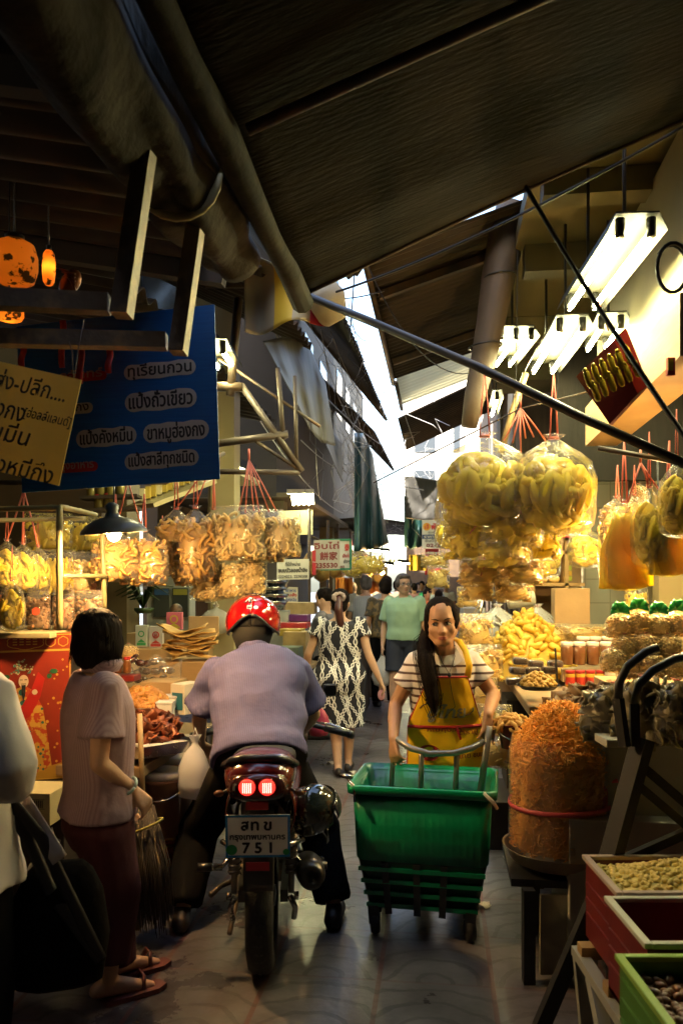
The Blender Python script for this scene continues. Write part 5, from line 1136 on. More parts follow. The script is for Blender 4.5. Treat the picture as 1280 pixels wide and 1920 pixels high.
    b = MB(); b.tube([L(-.36,.86,.79), L(-.24,.93,.81), L(-.1,.98,.84), L(.1,.98,.84), L(.24,.93,.81), L(.36,.86,.79)], .012, 10); hb = b.build('handlebar', BLACK, o, True)
    for s_ in (-1, 1):
        c = MB(); c.tube([L(s_*.27,.915,.805), L(s_*.385,.845,.787)], .018, 12); c.tube([L(s_*.385,.845,.787), L(s_*.41,.83,.783)], .02, 10); c.build('grip', BLACK, hb, True)
        c = MB(); c.tube([L(s_*.22,.97,.825), L(s_*.30,.97,.815), L(s_*.40,.90,.79)], .007, 6); c.build('lever', CHROME, hb, True)
        b = MB(); b.tube([L(s_*.20,.95,.82), L(s_*.25,.97,.93), L(s_*.27,.95,.98)], .007, 8); mr_ = b.build('mirror', BLACK, o, True)
        c = MB(); c.box(L(s_*.295,.94,1.0), (.075,.03,.065), bev=.012); c.build('mirror_head', BLACK, mr_, True)
        c = MB(); c.box(L(s_*.295,.922,1.0), (.06,.004,.05)); c.build('mirror_glass', mat('mirror_silver', (.5,.55,.6), .05, 1), mr_, True)
    return o
BIKE = moto()
def shell(mb, c, R, r, low, th=.012, nu=40, nv=18, s=(1,1.12,1.02)):
    def f(u, v):
        a = 2*pi*u; ph = v*low(a)
        return c+R@L(r*s[0]*sin(ph)*sin(a), -r*s[1]*sin(ph)*cos(a), r*s[2]*cos(ph))
    mb.grid(f, nu, nv, -th)
def helm_rider():
    root = thing('person', 'motorcycle rider in a lavender striped shirt and red helmet seen from behind', 'person', G(487,3.6), .02)
    inv = wm(root).inverted(); ml = lambda px, py, d: inv @ P(px, py, d)
    M = Man(1.66, 1.1); J = M.J; k = M.k
    J['pelvis'] = ml(487,1425,3.58); J['waist'] = ml(487,1372,3.68); J['chest'] = ml(484,1290,3.83); J['neck'] = ml(478,1224,3.95); J['head'] = ml(475,1172,4.03)
    J['shl'] = ml(408,1258,3.90); J['shr'] = ml(550,1258,3.90); J['ell'] = ml(374,1345,3.95); J['elr'] = ml(587,1338,3.98); J['wrl'] = ml(376,1392,4.10); J['wrr'] = ml(566,1372,4.12)
    J['hipl'] = J['pelvis']+L(-.09,.02,-.01); J['hipr'] = J['pelvis']+L(.09,.02,-.01)
    J['knl'] = ml(372,1560,3.82); J['knr'] = ml(598,1555,3.82); J['anl'] = ml(343,1730,3.62); J['anr'] = ml(626,1716,3.66)
    J['tol'] = J['anl']+L(-.0,.12,-.05); J['tor'] = J['anr']+L(.015,.12,-.05)
    for n in 'lr': J['to'+n].z = .03; J['an'+n].z = .085
    M.R = rotm(-.25, 0, .03)
    M.body(root, .0095, SKIN2, False, {'l': dict(d=L(.1,.6,-.5), n=L(-.3,.3,.9), side=1, curl=.9), 'r': dict(d=L(-.05,.8,-.25), n=L(.3,.3,.9), side=-1, curl=.9)})
    c, R = J['head'], M.R
    # helmet: open-face red shell, black lining, top strip and stickers
    hc = c+L(0,-.005,.012); r = .138
    low = lambda a: 1.98-.50*math.exp(-(((a+pi) % (2*pi)-pi)/.62)**2) if abs((a+pi) % (2*pi)-pi) < 1.75 else 1.98-.5*min(1, (abs((a+pi) % (2*pi)-pi)-1.75)*2.2)
    Rh = rotm(-.22,0,.02)
    b = MB(); shell(b, hc, Rh, r, low); h = b.build('helmet', mat('red_helmet_gloss', (.36,.004,.006), .08, coat=1), root, True)
    b = MB(); shell(b, hc, Rh, r-.014, lambda a: 1.9); b.build('lining', mat('black_lining', (.008,.008,.008), .9), h, True)
    b = MB(); b.caps(hc+Rh@L(0,-.03,-.06), .105, hc+Rh@L(0,-.01,-.10), .09); b.build('neck_pad', mat('black_lining'), h, True)
    def on(a, ph, l=.0): return hc+Rh@L((r*1+l)*sin(ph)*sin(a), -(r*1.12+l)*sin(ph)*cos(a), (r*1.02+l)*cos(ph))
    b = MB(); b.tube([on(2*pi*i/40, low(2*pi*i/40), .0) for i in range(41)], .007, 6); b.build('edge_trim', BLACK, h, True)
    b = MB(); b.grid(lambda u, v: on((v-.5)*1.9, .36-.12*u+.0*v, .004), 3, 14, .004); b.build('vent_strip', BLACK, h, True)
    def onx(x, y, l): return on(-.08+x/r, .98-y/r, .0015+l)
    b = MB(); put_text(b, 'R', onx, -.03, .0, .034, .052, bold=.09, slant=.5); b.add([onx(x, y, 0) for x, y in ((-.062,-.004),(-.03,.004),(.0,.018),(-.028,.014))], [(0,1,2,3)], False); b.add([onx(x, y, 0) for x, y in ((-.02,.036),(.05,.034),(.028,.030))], [(0,1,2)], False); b.build('logo', INK, h, True)
    b = MB(); put_text(b, 'R', lambda x, y, l: onx(x, y, l+.002), -.027, .003, .028, .046, bold=.01, slant=.5); put_text(b, 'FIRST', lambda x, y, l: onx(x, y, l+.002), .016, .006, .032, .012, bold=.04, slant=.3); b.build('logo_lettering', mat('white_decal', (.75,.75,.75), .3), h, True)
    b = MB(); b.add([onx(x, y, .001) for x, y in ((-.012,-.038),(.014,-.04),(.014,-.021),(-.012,-.019))], [(0,1,2,3)], False); b.add([onx(.034+.013*cos(i*pi/8), -.031+.010*sin(i*pi/8), .001) for i in range(16)], [tuple(range(16))], False); b.build('stickers', mat('white_decal'), h, True)
    b = MB(); b.add([onx(x, y, .002) for x, y in ((-.009,-.035),(.011,-.036),(.011,-.028),(-.009,-.027))], [(0,1,2,3)], False); b.build('sticker_print', INK, h, True)
    # shirt
    SH = stripes('violet_fine_stripes', (.105,.105,.25), (.07,.062,.15), .0085, 'X', .55, .8, bump=.6, soft=.4)
    b = MB(); M.torso(b, .014, [(-.12,.178,.13,-.01),(.2,.178,.13,-.01),(.6,.168,.122,0),(1.0,.168,.118,0),(1.5,.18,.12,0),(2.0,.19,.122,0),(2.45,.182,.11,0),(2.72,.15,.095,0),(2.9,.09,.08,0)])
    for n in 'lr': M.sleeve(b, n, .82, .022, .022)
    base = wrinkle(.015, (7,5,8), 4)
    def fold(p, n):
        p = base(p, n); q = p-J['chest']
        return p+n*(.010*sin(30*(abs(q.x)*.75+q.z*.9)+3*noise.noise(p*4))*max(0, min(1, abs(q.x)*7-.35))*max(0, 1-abs(q.z)*2.6))
    rbuild(b, 'shirt', SH, root, .0095, 2, fold)
    b = MB(); x = axes(J['neck']-J['chest'])[0]; b.lathe([(.07,-.02),(.082,.01),(.07,.03)], J['neck']+L(0,-.01,.01), 18, rotm(-.5,0,0), capb=False, capt=False); b.build('collar', SH, root, True)
    b = MB(); M.torso(b, .008, [(-.5,.13,.1,0),(0,.185,.13,-.01),(.4,.165,.12,0)])
    for n in 'lr': M.trouser(b, n, .02, .02, 1.25)
    rbuild(b, 'trousers', PTROU, root, .0115, 2, wrinkle(.008, (9,9,6), 2))
    for n in 'lr': shoe(root, M, n, SHOEB, h=.042)
helm_rider()
def spare():
    o = thing('helmet', 'glossy dark helmet with a clear visor hung on the right side of the motorcycle', 'helmet', P(588,1582,3.28))
    c = P(586,1520,3.28); R = rotm(.5,.25,-1.0); r = .098
    b = MB(); shell(b, c, R, r, lambda a: 2.0-.55*(abs((a+pi) % (2*pi)-pi) > 2.0), .01, 36, 16, (1,1.15,1.12)); b.build('shell', mat('dark_green_gloss', (.02,.03,.026), .1, coat=1, c2=(.04,.04,.03), scale=6), o)
    b = MB(); shell(b, c, R, r-.012, lambda a: 1.8); b.build('lining', mat('black_lining'), o)
    def on(a, ph, l=.0): return c+R@L((r+l)*sin(ph)*sin(a), -(r*1.15+l)*sin(ph)*cos(a), (r*1.12+l)*cos(ph))
    b = MB(); b.grid(lambda u, v: on(2.1+2.1*u, 1.25+.6*v, .008), 14, 6, .003); b.build('visor', film('smoked_visor', (.25,.27,.27), .05, .05, 2, .05), o)
    b = MB()
    for a, ph in ((.5,.9),(.8,1.05),(.3,1.2),(1.0,.8),(.62,1.3)): b.add([on(a+.09*math.cos(i*2*pi/7)*(1 if i % 2 else .35), ph+.09*math.sin(i*2*pi/7)*(1 if i % 2 else .4), .002) for i in range(7)], [tuple(range(7))], False)
    b.build('decals', mat('yellow_decal', (.5,.5,.2), .3), o)
    b = MB(); b.tube([c+R@L(.09,0,-.05), c+R@L(.03,.0,-.16), c+R@L(-.09,0,-.05)], .006, 6, flat=(1.6,.5)); b.build('chin_strap', BLACK, o)
spare()
def crumple_bag(name, label, c, w, h, m, grp=None, dep=.65, cat='bag', content=None):
    o = thing(name, label, cat, c-Z*h*.5, 0, grp); b = MB()
    b.lathe([(w*.1,-h*.5),(w*.42,-h*.46),(w*.5,-h*.25),(w*.44,h*.05),(w*.28,h*.25),(w*.09,h*.36),(w*.07,h*.4),(w*.16,h*.5)], c, 26, sy=dep, capt=False)
    for q in b.v: n = noise.noise(q*11); q += Vector(((q.x-c.x)*.35*n, (q.y-c.y)*.3*n, .015*noise.noise(q*9+Z*3)))
    b.build('bag_body', m, o)
    b = MB(); b.tube([c+L(-.02,0,h*.4), c+L(0,0,h*.62), c+L(.02,0,h*.4)], .005, 6); b.build('handle', WHITEP, o)
    return o
crumple_bag('carrier_bag', 'white plastic carrier bag hanging at the left side of the motorcycle', P(366,1440,3.72), .17, .30, mat('milky_plastic', (.85,.85,.86), .3, trans=.3, bump=.6, bscale=14))
crumple_bag('carrier_bag', 'small pink plastic bag hanging from the right handlebar', P(598,1350,4.45), .12, .19, mat('pink_plastic', (.5,.07,.13), .3, trans=.3, bump=.6, bscale=18))
# ================================================================ GREEN CART
def cart():
    o = thing('push_cart', 'green plastic tub cart with a curved grey steel push handle', 'cart', G(797,3.68), -.20)
    GP = mat('green_plastic', (.0,.25,.11), .34, coat=.3, c2=(.004,.11,.05), scale=9, detail=9, rvar=.14); t = GP.node_tree
    bs = t.nodes['Principled BSDF']; N = t.nodes.new
    co = [q for q in t.nodes if q.type == 'TEX_COORD'][0]; mp = N('ShaderNodeMapping'); mp.inputs['Scale'].default_value = (1,1,.45); vo = N('ShaderNodeTexVoronoi'); vo.inputs['Scale'].default_value = 34; vo.inputs['Randomness'].default_value = .25
    t.links.new(co.outputs['Object'], mp.inputs[0]); t.links.new(mp.outputs[0], vo.inputs['Vector']); bp = N('ShaderNodeBump'); bp.inputs['Strength'].default_value = .45; bp.inputs['Distance'].default_value = .006
    t.links.new(vo.outputs['Distance'], bp.inputs['Height']); t.links.new(bp.outputs[0], bs.inputs['Normal'])
    DG = mat('dark_green_plastic', (.0,.05,.022), .45, c2=(.012,.03,.012), scale=6, coat=.1)
    def rect(z, hx, hy, r=.04, n=6):
        out = []
        for cx_, cy_, a0 in ((1,1,0),(-1,1,90),(-1,-1,180),(1,-1,270)):
            for i in range(n): a = radians(a0+90*i/(n-1)); out.append(L(cx_*(hx-r)+r*cos(a), cy_*(hy-r)+r*sin(a), z))
        return out
    b = MB(); b.loft([rect(.335,.285,.20), rect(.345,.29,.205), rect(.64,.305,.215), rect(.64,.297,.207), rect(.36,.28,.195)], cap=False); b.add(rect(.362,.28,.195), [tuple(range(24))], False); b.build('tub', GP, o, True)
    b = MB(); b.loft([rect(.628,.31,.22), rect(.632,.325,.235), rect(.668,.328,.238), rect(.672,.318,.228), rect(.64,.298,.208)], cap=False); b.build('rim', mat('green_rim_plastic', (.0,.20,.09), .28, coat=.4), o, True)
    b = MB(); b.loft([rect(.335,.283,.198), rect(.12,.24,.17), rect(.115,.22,.15), rect(.33,.27,.19)], cap=False)
    b.build('lower_basket', DG, o, True)
    for i in range(4):
        z = .30-.055*i; k = .283-.043*(.335-z)/.215
        b = MB(); b.bar(L(-k,-.205+.03*(.335-z)/.215,z), L(k,-.205+.03*(.335-z)/.215,z), .012, .018); b.build('basket_slat', mat('green_rim_plastic'), o, True)
    b = MB()
    for x in (-.16,-.02,.1): b.bar(L(x,-.20,.33), L(x*.9,-.178,.1), .03, .014, up=L(0,1,0))
    b.bar(L(-.24,0,.105), L(.24,0,.105), .04, .03); b.bar(L(-.2,-.16,.11), L(-.2,.17,.11), .04, .03); b.bar(L(.2,-.16,.11), L(.2,.17,.11), .04, .03); b.build('base_frame', BLACK, o, True)
    for x, y in ((-.215,-.16),(.215,-.16),(-.215,.17),(.215,.17)):
        b = MB(); b.bar(L(x,y,.13), L(x*.97,y,.05), .045, .05, up=L(0,1,0)); w = b.build('caster', BLACK, o, True)
        c = MB(); c.lathe([(.01,-.018),(.044,-.018),(.048,0),(.044,.018),(.01,.018)], L(x*.97,y,.049), 18, rotm(0,pi/2,.3)); c.build('wheel', RUBBER, w, True)
    inv = wm(o).inverted(); ml = lambda px, py, d: inv @ P(px, py, d)
    GR = mat('grey_steel_tube', (.25,.24,.22), .35, .7)
    b = MB(); arc = [ml(736,1378,3.86), ml(746,1388,3.78), ml(770,1403,3.73), ml(805,1413,3.70), ml(850,1412,3.68), ml(885,1402,3.68), ml(906,1390,3.70)]; b.tube(arc, .0145, 10); b.build('push_handle', GR, o, True)
    for a_, c_, r_ in (((738,1382,3.82),(733,1490,3.86),.0125),((790,1412,3.71),(788,1500,3.8),.013),((856,1411,3.69),(853,1500,3.76),.013),((917,1362,3.72),(898,1500,3.74),.016)):
        b = MB(); b.tube([ml(*a_), ml(*c_)], r_, 10); b.build('handle_post', GR, o, True)
    b = MB(); b.tube([L(-.33,-.2,.70), L(-.29,-.23,.665), L(-.285,-.236,.60)], .007, 6); b.tube([L(-.36,-.2,.705), L(-.30,-.21,.70)], .010, 6); b.build('wire_hook', CHROME, o, True)
    b = MB(); b.tube([L(.27,-.236,.668), L(.31,-.24,.63), L(.325,-.22,.60)], .008, 6); b.build('rope_end', mat('pale_rope', (.5,.48,.38), .8), o, True)
cart()
# ================================================================ BAGS OF SNACKS, hung and heaped
rb = random.Random(21)
GOLD = mat('fried_dough', (.74,.47,.14), .55, c2=(.56,.29,.06), scale=11, bump=.3, trans=.22)
PALEG = mat('pale_fried_dough', (.88,.68,.30), .55, c2=(.72,.48,.16), scale=9, bump=.3, trans=.22)
MAW = mat('yellow_puffed_maw', (.95,.82,.10), .5, c2=(.88,.68,.04), scale=7, bump=.5, bscale=40, trans=.5)
BROWN = mat('brown_dried_fruit', (.16,.075,.03), .5, c2=(.3,.15,.06), scale=10, bump=.4)
ORANGE = mat('orange_dried_sheet', (1.0,.90,.14), .5, c2=(1.0,.76,.06), scale=5, bump=.3, trans=.72)
OLIVE = mat('greenish_dried_fish', (.13,.11,.05), .45, c2=(.28,.24,.13), scale=8, bump=.5)
FILMW = film('milky_film', (.9,.9,.88), .3, .18, 18, .7)
def rdir(z=1.0):
    v = Vector((rb.gauss(0,1), rb.gauss(0,1), rb.gauss(0,1)*z)); return v.normalized()
def piece(mb, c, kind, s):
    d = rdir(); e = d.orthogonal().normalized(); e = Matrix.Rotation(rb.uniform(0,6.28), 3, d) @ e
    if kind == 'curl':
        R_ = s*rb.uniform(.7,1.1); a1 = rb.uniform(2.6,4.6); r = s*.27
        f = d.cross(e); mb.tube([c+e*(R_*cos(a1*i/6))+f*(R_*sin(a1*i/6))+d*(s*.12*i/6) for i in range(7)], [r*.7,r,r,r,r,r,r*.7], 5)
    elif kind == 'stick':
        l = s*rb.uniform(.8,1.4); r = s*.26; mb.tube([c-e*l*.5, c-e*l*.2+d*s*.15, c+e*l*.2+d*s*.12, c+e*l*.5], [r*.5,r,r*1.05,r*.5], 6)
    elif kind == 'ball': mb.ell(c, (s*rb.uniform(.4,.6), s*rb.uniform(.4,.6), s*rb.uniform(.35,.5)), rotm(rb.random()*3, rb.random()*3, 0), 7, 5)
    elif kind == 'shred':
        l = s*rb.uniform(.8,1.6); mb.tube([c-e*l*.5, c+d*s*.3, c+e*l*.5], [s*.09,s*.12,s*.05], 4)
    elif kind == 'chip':
        r = s*rb.uniform(.5,.8); f = d.cross(e); n = 9; k = rb.uniform(.1,.5)
        mb.grid(lambda u, v: c+e*((u-.5)*2*r)+f*((v-.5)*1.5*r)+d*(k*s*((u-.5)**2+(v-.5)**2)*1.5+.08*s*sin(u*9+v*7)), 5, 4, s*.06)
def snack_bag(name, label, h, w, d, kind, s, n, m, grp, core=.80, filmm=None, maw=False, neck=True):
    """prototype bag standing at the origin, gathered at the neck, contents as one heap of pieces"""
    o = thing(name, label, 'snack bag', (0,0,0), 0, grp); sd_ = rb.uniform(0,50)
    prof = [(0,.30,.12),(.02,.78,.5),(.10,.97,.9),(.3,1,1),(.55,.99,.97),(.72,.9,.8),(.82,.66,.55),(.89,.36,.3),(.94,.13,.16),(.965,.10,.13),(1.0,.28,.22)]
    if not neck: prof = [(0,.5,.06),(.03,.93,.55),(.12,1,.95),(.4,1,1),(.7,1,.9),(.87,.97,.5),(.95,.94,.16),(1.0,.93,.05)]
    def sec(f):
        for a, b_ in zip(prof, prof[1:]):
            if f <= b_[0]: k = (f-a[0])/(b_[0]-a[0]); k = k*k*(3-2*k); return a[1]+(b_[1]-a[1])*k, a[2]+(b_[2]-a[2])*k
        return prof[-1][1:]
    rings = []; NZ, NA = 22, 34
    for i in range(NZ+1):
        f = i/NZ; rx, ry = sec(f); r = []
        for j in range(NA):
            a = 2*pi*j/NA; q = Vector((cos(a)*1.6, sin(a)*1.6, f*2.2+sd_)); wob = 1+.10*noise.noise(q)+.05*noise.noise(q*2.7)+(.10*sin(a*9+sd_)*max(0, f-.7)*3 if neck else .0)
            r.append(L(w/2*rx*wob*cos(a)*(1 if not neck else 1), d/2*ry*wob*sin(a), h*f))
        rings.append(r)
    b = MB(); b.loft(rings); b.build('film', filmm or FILM, o, True)
    b = MB()
    if kind == 'sheet':
        for i in range(n):
            y0 = (i/(n-1)-.5)*d*.55; p0 = rb.uniform(0,9); x0 = rb.uniform(-.1,.1)*w; b.grid(lambda u, v: L((u-.5)*w*.82*(1-.55*max(0,v-.55)/.45)+x0*(1-v), y0*(1-.7*v*v)+.010*sin(u*8+p0+v*3)+.006*sin(v*11+p0), h*(.03+.80*v+.03*sin(u*5+p0))), 14, 14, .003)
    elif maw:
        for i in range(n):
            a = rb.uniform(0,6.28); q = L(cos(a)*rb.uniform(.5,.8), sin(a)*rb.uniform(.5,.8), rb.uniform(-.8,.6)); dd = (rdir(1.6)+L(0,0,.5*rb.choice((-1,1)))).normalized()
            pts = []; r = s*rb.uniform(.55,1.2); bend = rdir()*.55
            for j in range(7):
                if q.length > .86: q = q*(.86/q.length)
                zz = h*(.42+.40*q.z); rx, ry = sec(zz/h); pts.append(L(q.x*w*.5*min(1, rx+.1), q.y*d*.5*min(1, ry+.1), zz))
                q = q+dd*.26; dd = (dd+bend*.45+rdir()*.12).normalized()
            b.tube(pts, [r*.5,r*.9,r,r*1.1,r,r*.85,r*.4], 6, flat=(1, rb.uniform(.5,.95)))
    else:
        k = 0
        while k < n:
            f = rb.uniform(.05,.80); rx, ry = sec(f); a = rb.uniform(0,6.28); q = rb.uniform(.70,.93)
            piece(b, L(w/2*rx*q*cos(a)*.95, d/2*ry*q*sin(a)*.93, h*f), kind, s); k += 1
    for v in b.v: v.z = max(v.z, h*.02)
    if core: b.ell((0,0,h*.42), (w*.5*core*.95, d*.5*core*.9, h*.36), None, 16, 10)
    b.build('snacks', m, o, True)
    if neck:
        b = MB(); b.lathe([(w*.055,h*.955),(w*.062,h*.965),(w*.055,h*.975)], n=12); b.build('tie', STRING, o, True)
    b_ = MB(); x = w*.05
    for q in (-1, 1): b_.tube([L(q*x,0,h*.96), L(q*x*.6,0,h*1.3), L(0,0,h*1.62)], .0035, 4)
    if neck: b_.build('string', STRING, o, True)
    return o
def nostring(o):
    for ch in list(o.children):
        if ch.name.startswith('string'): bpy.data.objects.remove(ch)
    return o
PROTO = {}
def proto(k):
    if k in PROTO: return PROTO[k], False
    g = None
    if k == 'curlA': o = snack_bag('snack_bag', 'x y z w', .30, .20, .13, 'curl', .027, 110, GOLD, g)
    if k == 'curlB': o = snack_bag('snack_bag', 'x y z w', .30, .21, .14, 'curl', .026, 110, PALEG, g)
    if k == 'flatA': o = snack_bag('snack_bag', 'x y z w', .26, .26, .12, 'curl', .028, 115, PALEG, g, neck=False)
    if k == 'stickA': o = snack_bag('snack_bag', 'x y z w', .26, .17, .10, 'stick', .030, 120, PALEG, g, neck=False)
    if k == 'mawA': o = snack_bag('snack_bag', 'x y z w', .42, .34, .26, 'maw', .022, 95, MAW, g, maw=True, core=.66)
    if k == 'mawB': o = snack_bag('snack_bag', 'x y z w', .34, .26, .18, 'maw', .018, 70, MAW, g, maw=True, core=.66)
    if k == 'mawC': o = snack_bag('snack_bag', 'x y z w', .24, .30, .20, 'stick', .05, 60, MAW, g, neck=False)
    if k == 'brown': o = snack_bag('snack_bag', 'x y z w', .24, .15, .10, 'ball', .026, 130, BROWN, g, neck=False)
    if k == 'chip': o = snack_bag('snack_bag', 'x y z w', .26, .20, .14, 'chip', .034, 70, mat('thin_crisps', (.92,.72,.22), .5, c2=(.82,.54,.10), scale=9, trans=.3), g, neck=False)
    if k == 'nut': o = snack_bag('snack_bag', 'x y z w', .17, .15, .12, 'ball', .020, 130, mat('roasted_nuts', (.84,.62,.26), .5, c2=(.72,.44,.12), scale=9), g)
    if k == 'orange': o = snack_bag('snack_bag', 'x y z w', .34, .20, .08, 'sheet', .07, 4, ORANGE, g, core=0)
    if k == 'bulk': o = snack_bag('snack_bag', 'x y z w', .32, .30, .26, 'chip', .05, 30, mat('white_crackers', (.55,.53,.43), .5, c2=(.45,.42,.32), scale=6, trans=.2), g, filmm=FILMW)
    if k == 'fish': o = snack_bag('snack_bag', 'x y z w', .22, .24, .18, 'chip', .05, 60, OLIVE, g)
    PROTO[k] = o; return o, True
WORDS = {}
def hang(k, px, y0, y1, wpx, d, label, grp, rz=None, tilt=0, dep=None, string=True):
    """put a bag so that in the picture it spans y0..y1 and wpx at distance d"""
    o, new = proto(k); me = [c for c in o.children if c.name.startswith('film')][0]
    h0 = max(v.co.z for v in me.data.vertices); w0 = me.dimensions.x or .2
    xs = [v.co.x for v in me.data.vertices]; w0 = max(xs)-min(xs)
    h = (y1-y0)/FPX*d; w = wpx/FPX*d
    loc = P(px, y1, d); r = rb.uniform(-.5,.5) if rz is None else rz
    sc = (w/w0, (dep/.2 if dep else (w/w0+h/h0)/2), h/h0)
    if new: c = o
    else: c = dup(o)
    c.location = loc; c.rotation_euler = (rb.uniform(-.05,.05), tilt, r); c.scale = sc
    tag(c, label, 'snack bag', grp)
    if not string:
        for ch in list(c.children):
            if ch.name.startswith('string'): bpy.data.objects.remove(ch)
    return c
# keep pristine prototypes for later copies: the first placement is the prototype itself
g1 = 'snack bags hung over the left stall'
BAGS = [
 ('curlA',331,950,1070,84,4.5,'bag of brown fried curls hung nearest the lamp in the front left row'),
 ('curlA',366,948,1094,84,4.4,'tall bag of brown fried curls with a small sticker, second in the front left row'),
 ('curlA',402,952,1052,66,4.6,'short bag of dark fried curls squeezed between two others, left row'),
 ('flatA',450,948,1052,104,4.35,'broad flat bag of pale fried curls below the red cords'),
 ('flatA',492,955,1056,86,4.45,'pale curl bag between the broad flat one and the sunlit one'),
 ('flatA',529,958,1046,72,4.4,'brightest sunlit bag of pale curls at the end of the left row'),
 ('stickA',388,1045,1128,80,4.6,'bag of short fried sticks in the lower left row, leftmost of three'),
 ('stickA',432,1040,1124,70,4.5,'bag of short fried sticks in the lower left row, middle of three'),
 ('stickA',473,1036,1118,56,4.5,'narrow bag of fried sticks right above the red helmet'),
 ('curlA',216,990,1092,92,4.0,'bag of brown curls hanging just below the lit lamp'),
 ('curlA',268,992,1100,98,4.1,'big bag of swirled brown curls right of the lamp bulb'),
 ('curlA',305,1010,1080,60,4.8,'small bag of curls behind the bag right of the lamp'),
 ('mawB',43,1016,1112,62,3.75,'slim bag of yellow fish maw left of the bamboo post'),
 ('mawB',14,1010,1108,56,3.7,'bag of yellow puffs cut by the left edge'),
 ('mawB',72,1022,1110,46,3.9,'slim yellow bag touching the bamboo post'),
 ('mawC',110,1030,1116,70,4.1,'bag of yellow puffs behind the bamboo post'),
 ('stickA',160,1034,1118,84,4.15,'wide clear bag of pale sticks between the bamboo posts'),
 ('mawC',92,962,1034,92,4.8,'large lumpy yellow bag high behind the bamboo frame'),
 ('mawC',160,968,1036,70,4.9,'lumpy yellow bag high behind the lamp'),
 ('mawB',22,1085,1185,50,3.5,'bag of orange puffs leaning low at the left edge'),
 ('curlA',352,1040,1100,56,4.9,'dim bag of curls hanging behind the front left row'),
 ('mawC',690,1034,1078,66,8.6,'far bag of yellow puffs hanging left of the crowd'),
 ('mawB',660,1040,1085,40,9.4,'far narrow yellow bag beside the Chinese lettered sign')]
for q in BAGS: hang(*q[:6], q[6], g1)
g2 = 'bags of fish maw hung over the right stall'
BAGR = [
 ('mawA',908,812,992,182,4.0,'big bag of yellow fish maw, left of the two topmost in the hanging bunch'),
 ('mawA',1038,815,1002,164,3.92,'big bag of yellow fish maw, right of the two topmost in the hanging bunch'),
 ('mawC',868,925,1008,82,4.15,'bag of thick white puffs at the left shoulder of the hanging bunch'),
 ('mawC',960,950,1030,120,4.0,'bag of puffs under the two big bags in the middle of the bunch'),
 ('mawC',1062,930,1006,96,4.1,'bag of puffs at the right shoulder of the hanging bunch'),
 ('mawC',880,985,1050,110,4.1,'bag of finger shaped puffs at the left in the third tier of the bunch'),
 ('mawC',945,1000,1066,112,4.0,'bag of finger shaped puffs in the middle of the third tier of the bunch'),
 ('mawC',1010,990,1052,90,4.1,'bag of finger shaped puffs at the right in the third tier of the bunch'),
 ('chip',905,1040,1100,100,4.1,'bag of crinkled crisps at the left in the fourth tier of the bunch'),
 ('chip',975,1042,1098,92,4.05,'bag of crinkled crisps at the right in the fourth tier of the bunch'),
 ('chip',895,1072,1128,64,4.2,'lowest left bag of crisps in the hanging bunch'),
 ('chip',962,1080,1130,74,4.15,'lowest right bag of crisps in the hanging bunch'),
 ('mawB',1018,1010,1085,66,5.0,'dim bag of long puffs behind the hanging bunch'),
 ('mawB',1098,985,1066,76,4.8,'pale bag of long puffs right of the hanging bunch'),
 ('curlA',1155,930,1022,70,4.4,'bag of dark dried slices tied with twine near the right wall'),
 ('curlA',1188,925,1010,56,4.5,'second bag of dark dried slices close beside the first near the right wall'),
 ('mawB',1215,908,1066,64,3.6,'brightly lit slim yellow bag among the orange sheets'),
 ('orange',1170,935,1108,104,3.7,'bag of orange dried sheets left of the brightly lit yellow bag'),
 ('orange',1248,925,1082,100,3.6,'bag of orange dried sheets right of the brightly lit yellow bag'),
 ('mawB',1268,860,1010,70,3.4,'yellow bag cut by the right edge above the orange sheets'),
 ('chip',815,1035,1066,54,7.2,'far bag of yellow crisps below the phone number sign'),
 ('chip',822,1060,1104,46,7.0,'far bag of crisps hanging lower beside the crowd'),
 ('mawB',838,960,1030,50,5.6,'bag of white puffs partly behind the hanging bunch')]
for q in BAGR: hang(*q[:6], q[6], g2)
# red cords that carry the two bunches
def cords(top, ends, name, label):
    b = MB()
    for e in ends: b.tube([top, top.lerp(e, .5)+Vector((rb.uniform(-.004,.004),0,0)), e], .0045, 5)
    b.tube([top, top+Z*.06], .006, 5); return one(b, name, mat('coral_cord', (.66,.17,.11), .5), label, 'cord')
cords(P(467,862,4.4), [P(x,y,4.4) for x, y in ((448,958),(460,962),(476,958),(486,960),(505,960),(518,958))], 'cords', 'fan of red cords holding up the pale snack bags on the left')
cords(P(975,765,4.0), [P(x,y,4.0) for x, y in ((944,826),(960,830),(976,850),(985,822),(1000,820),(1022,826))], 'cords', 'fan of red cords from which the big yellow bunch hangs')
cords(P(978,880,4.05), [P(x,y,4.05) for x, y in ((880,1000),(950,1010),(1005,1000),(905,1050),(975,1052),(900,1080),(962,1090))], 'cords', 'red cords hidden inside the hanging yellow bunch')
cords(P(1200,868,3.6), [P(x,y,3.6) for x, y in ((1214,910),(1176,942),(1245,932))], 'cords', 'red cords of the orange sheet bags at the right')
cords(P(402,860,4.45), [P(x,y,4.45) for x, y in ((332,952),(366,950),(402,954))], 'cords', 'thin red cords behind the blue sign carrying the brown curl bags')
cords(P(240,900,4.05), [P(x,y,4.05) for x, y in ((218,992),(268,994))], 'cords', 'red cords carrying the two curl bags by the lamp')
cords(P(45,920,3.75), [P(x,y,3.75) for x, y in ((14,1012),(43,1018),(72,1024))], 'cords', 'red cords over the slim yellow bags at the left edge')
b = MB(); b.tube([P(700,905,4.0), P(975,766,4.0), P(1240,700,3.9)], .004, 5); b.tube([P(1120,840,3.6), P(1300,872,3.5)], .012, 8); one(b, 'hanging_pole', STEEL, 'thin steel rail and wire over the right stall', 'rail')
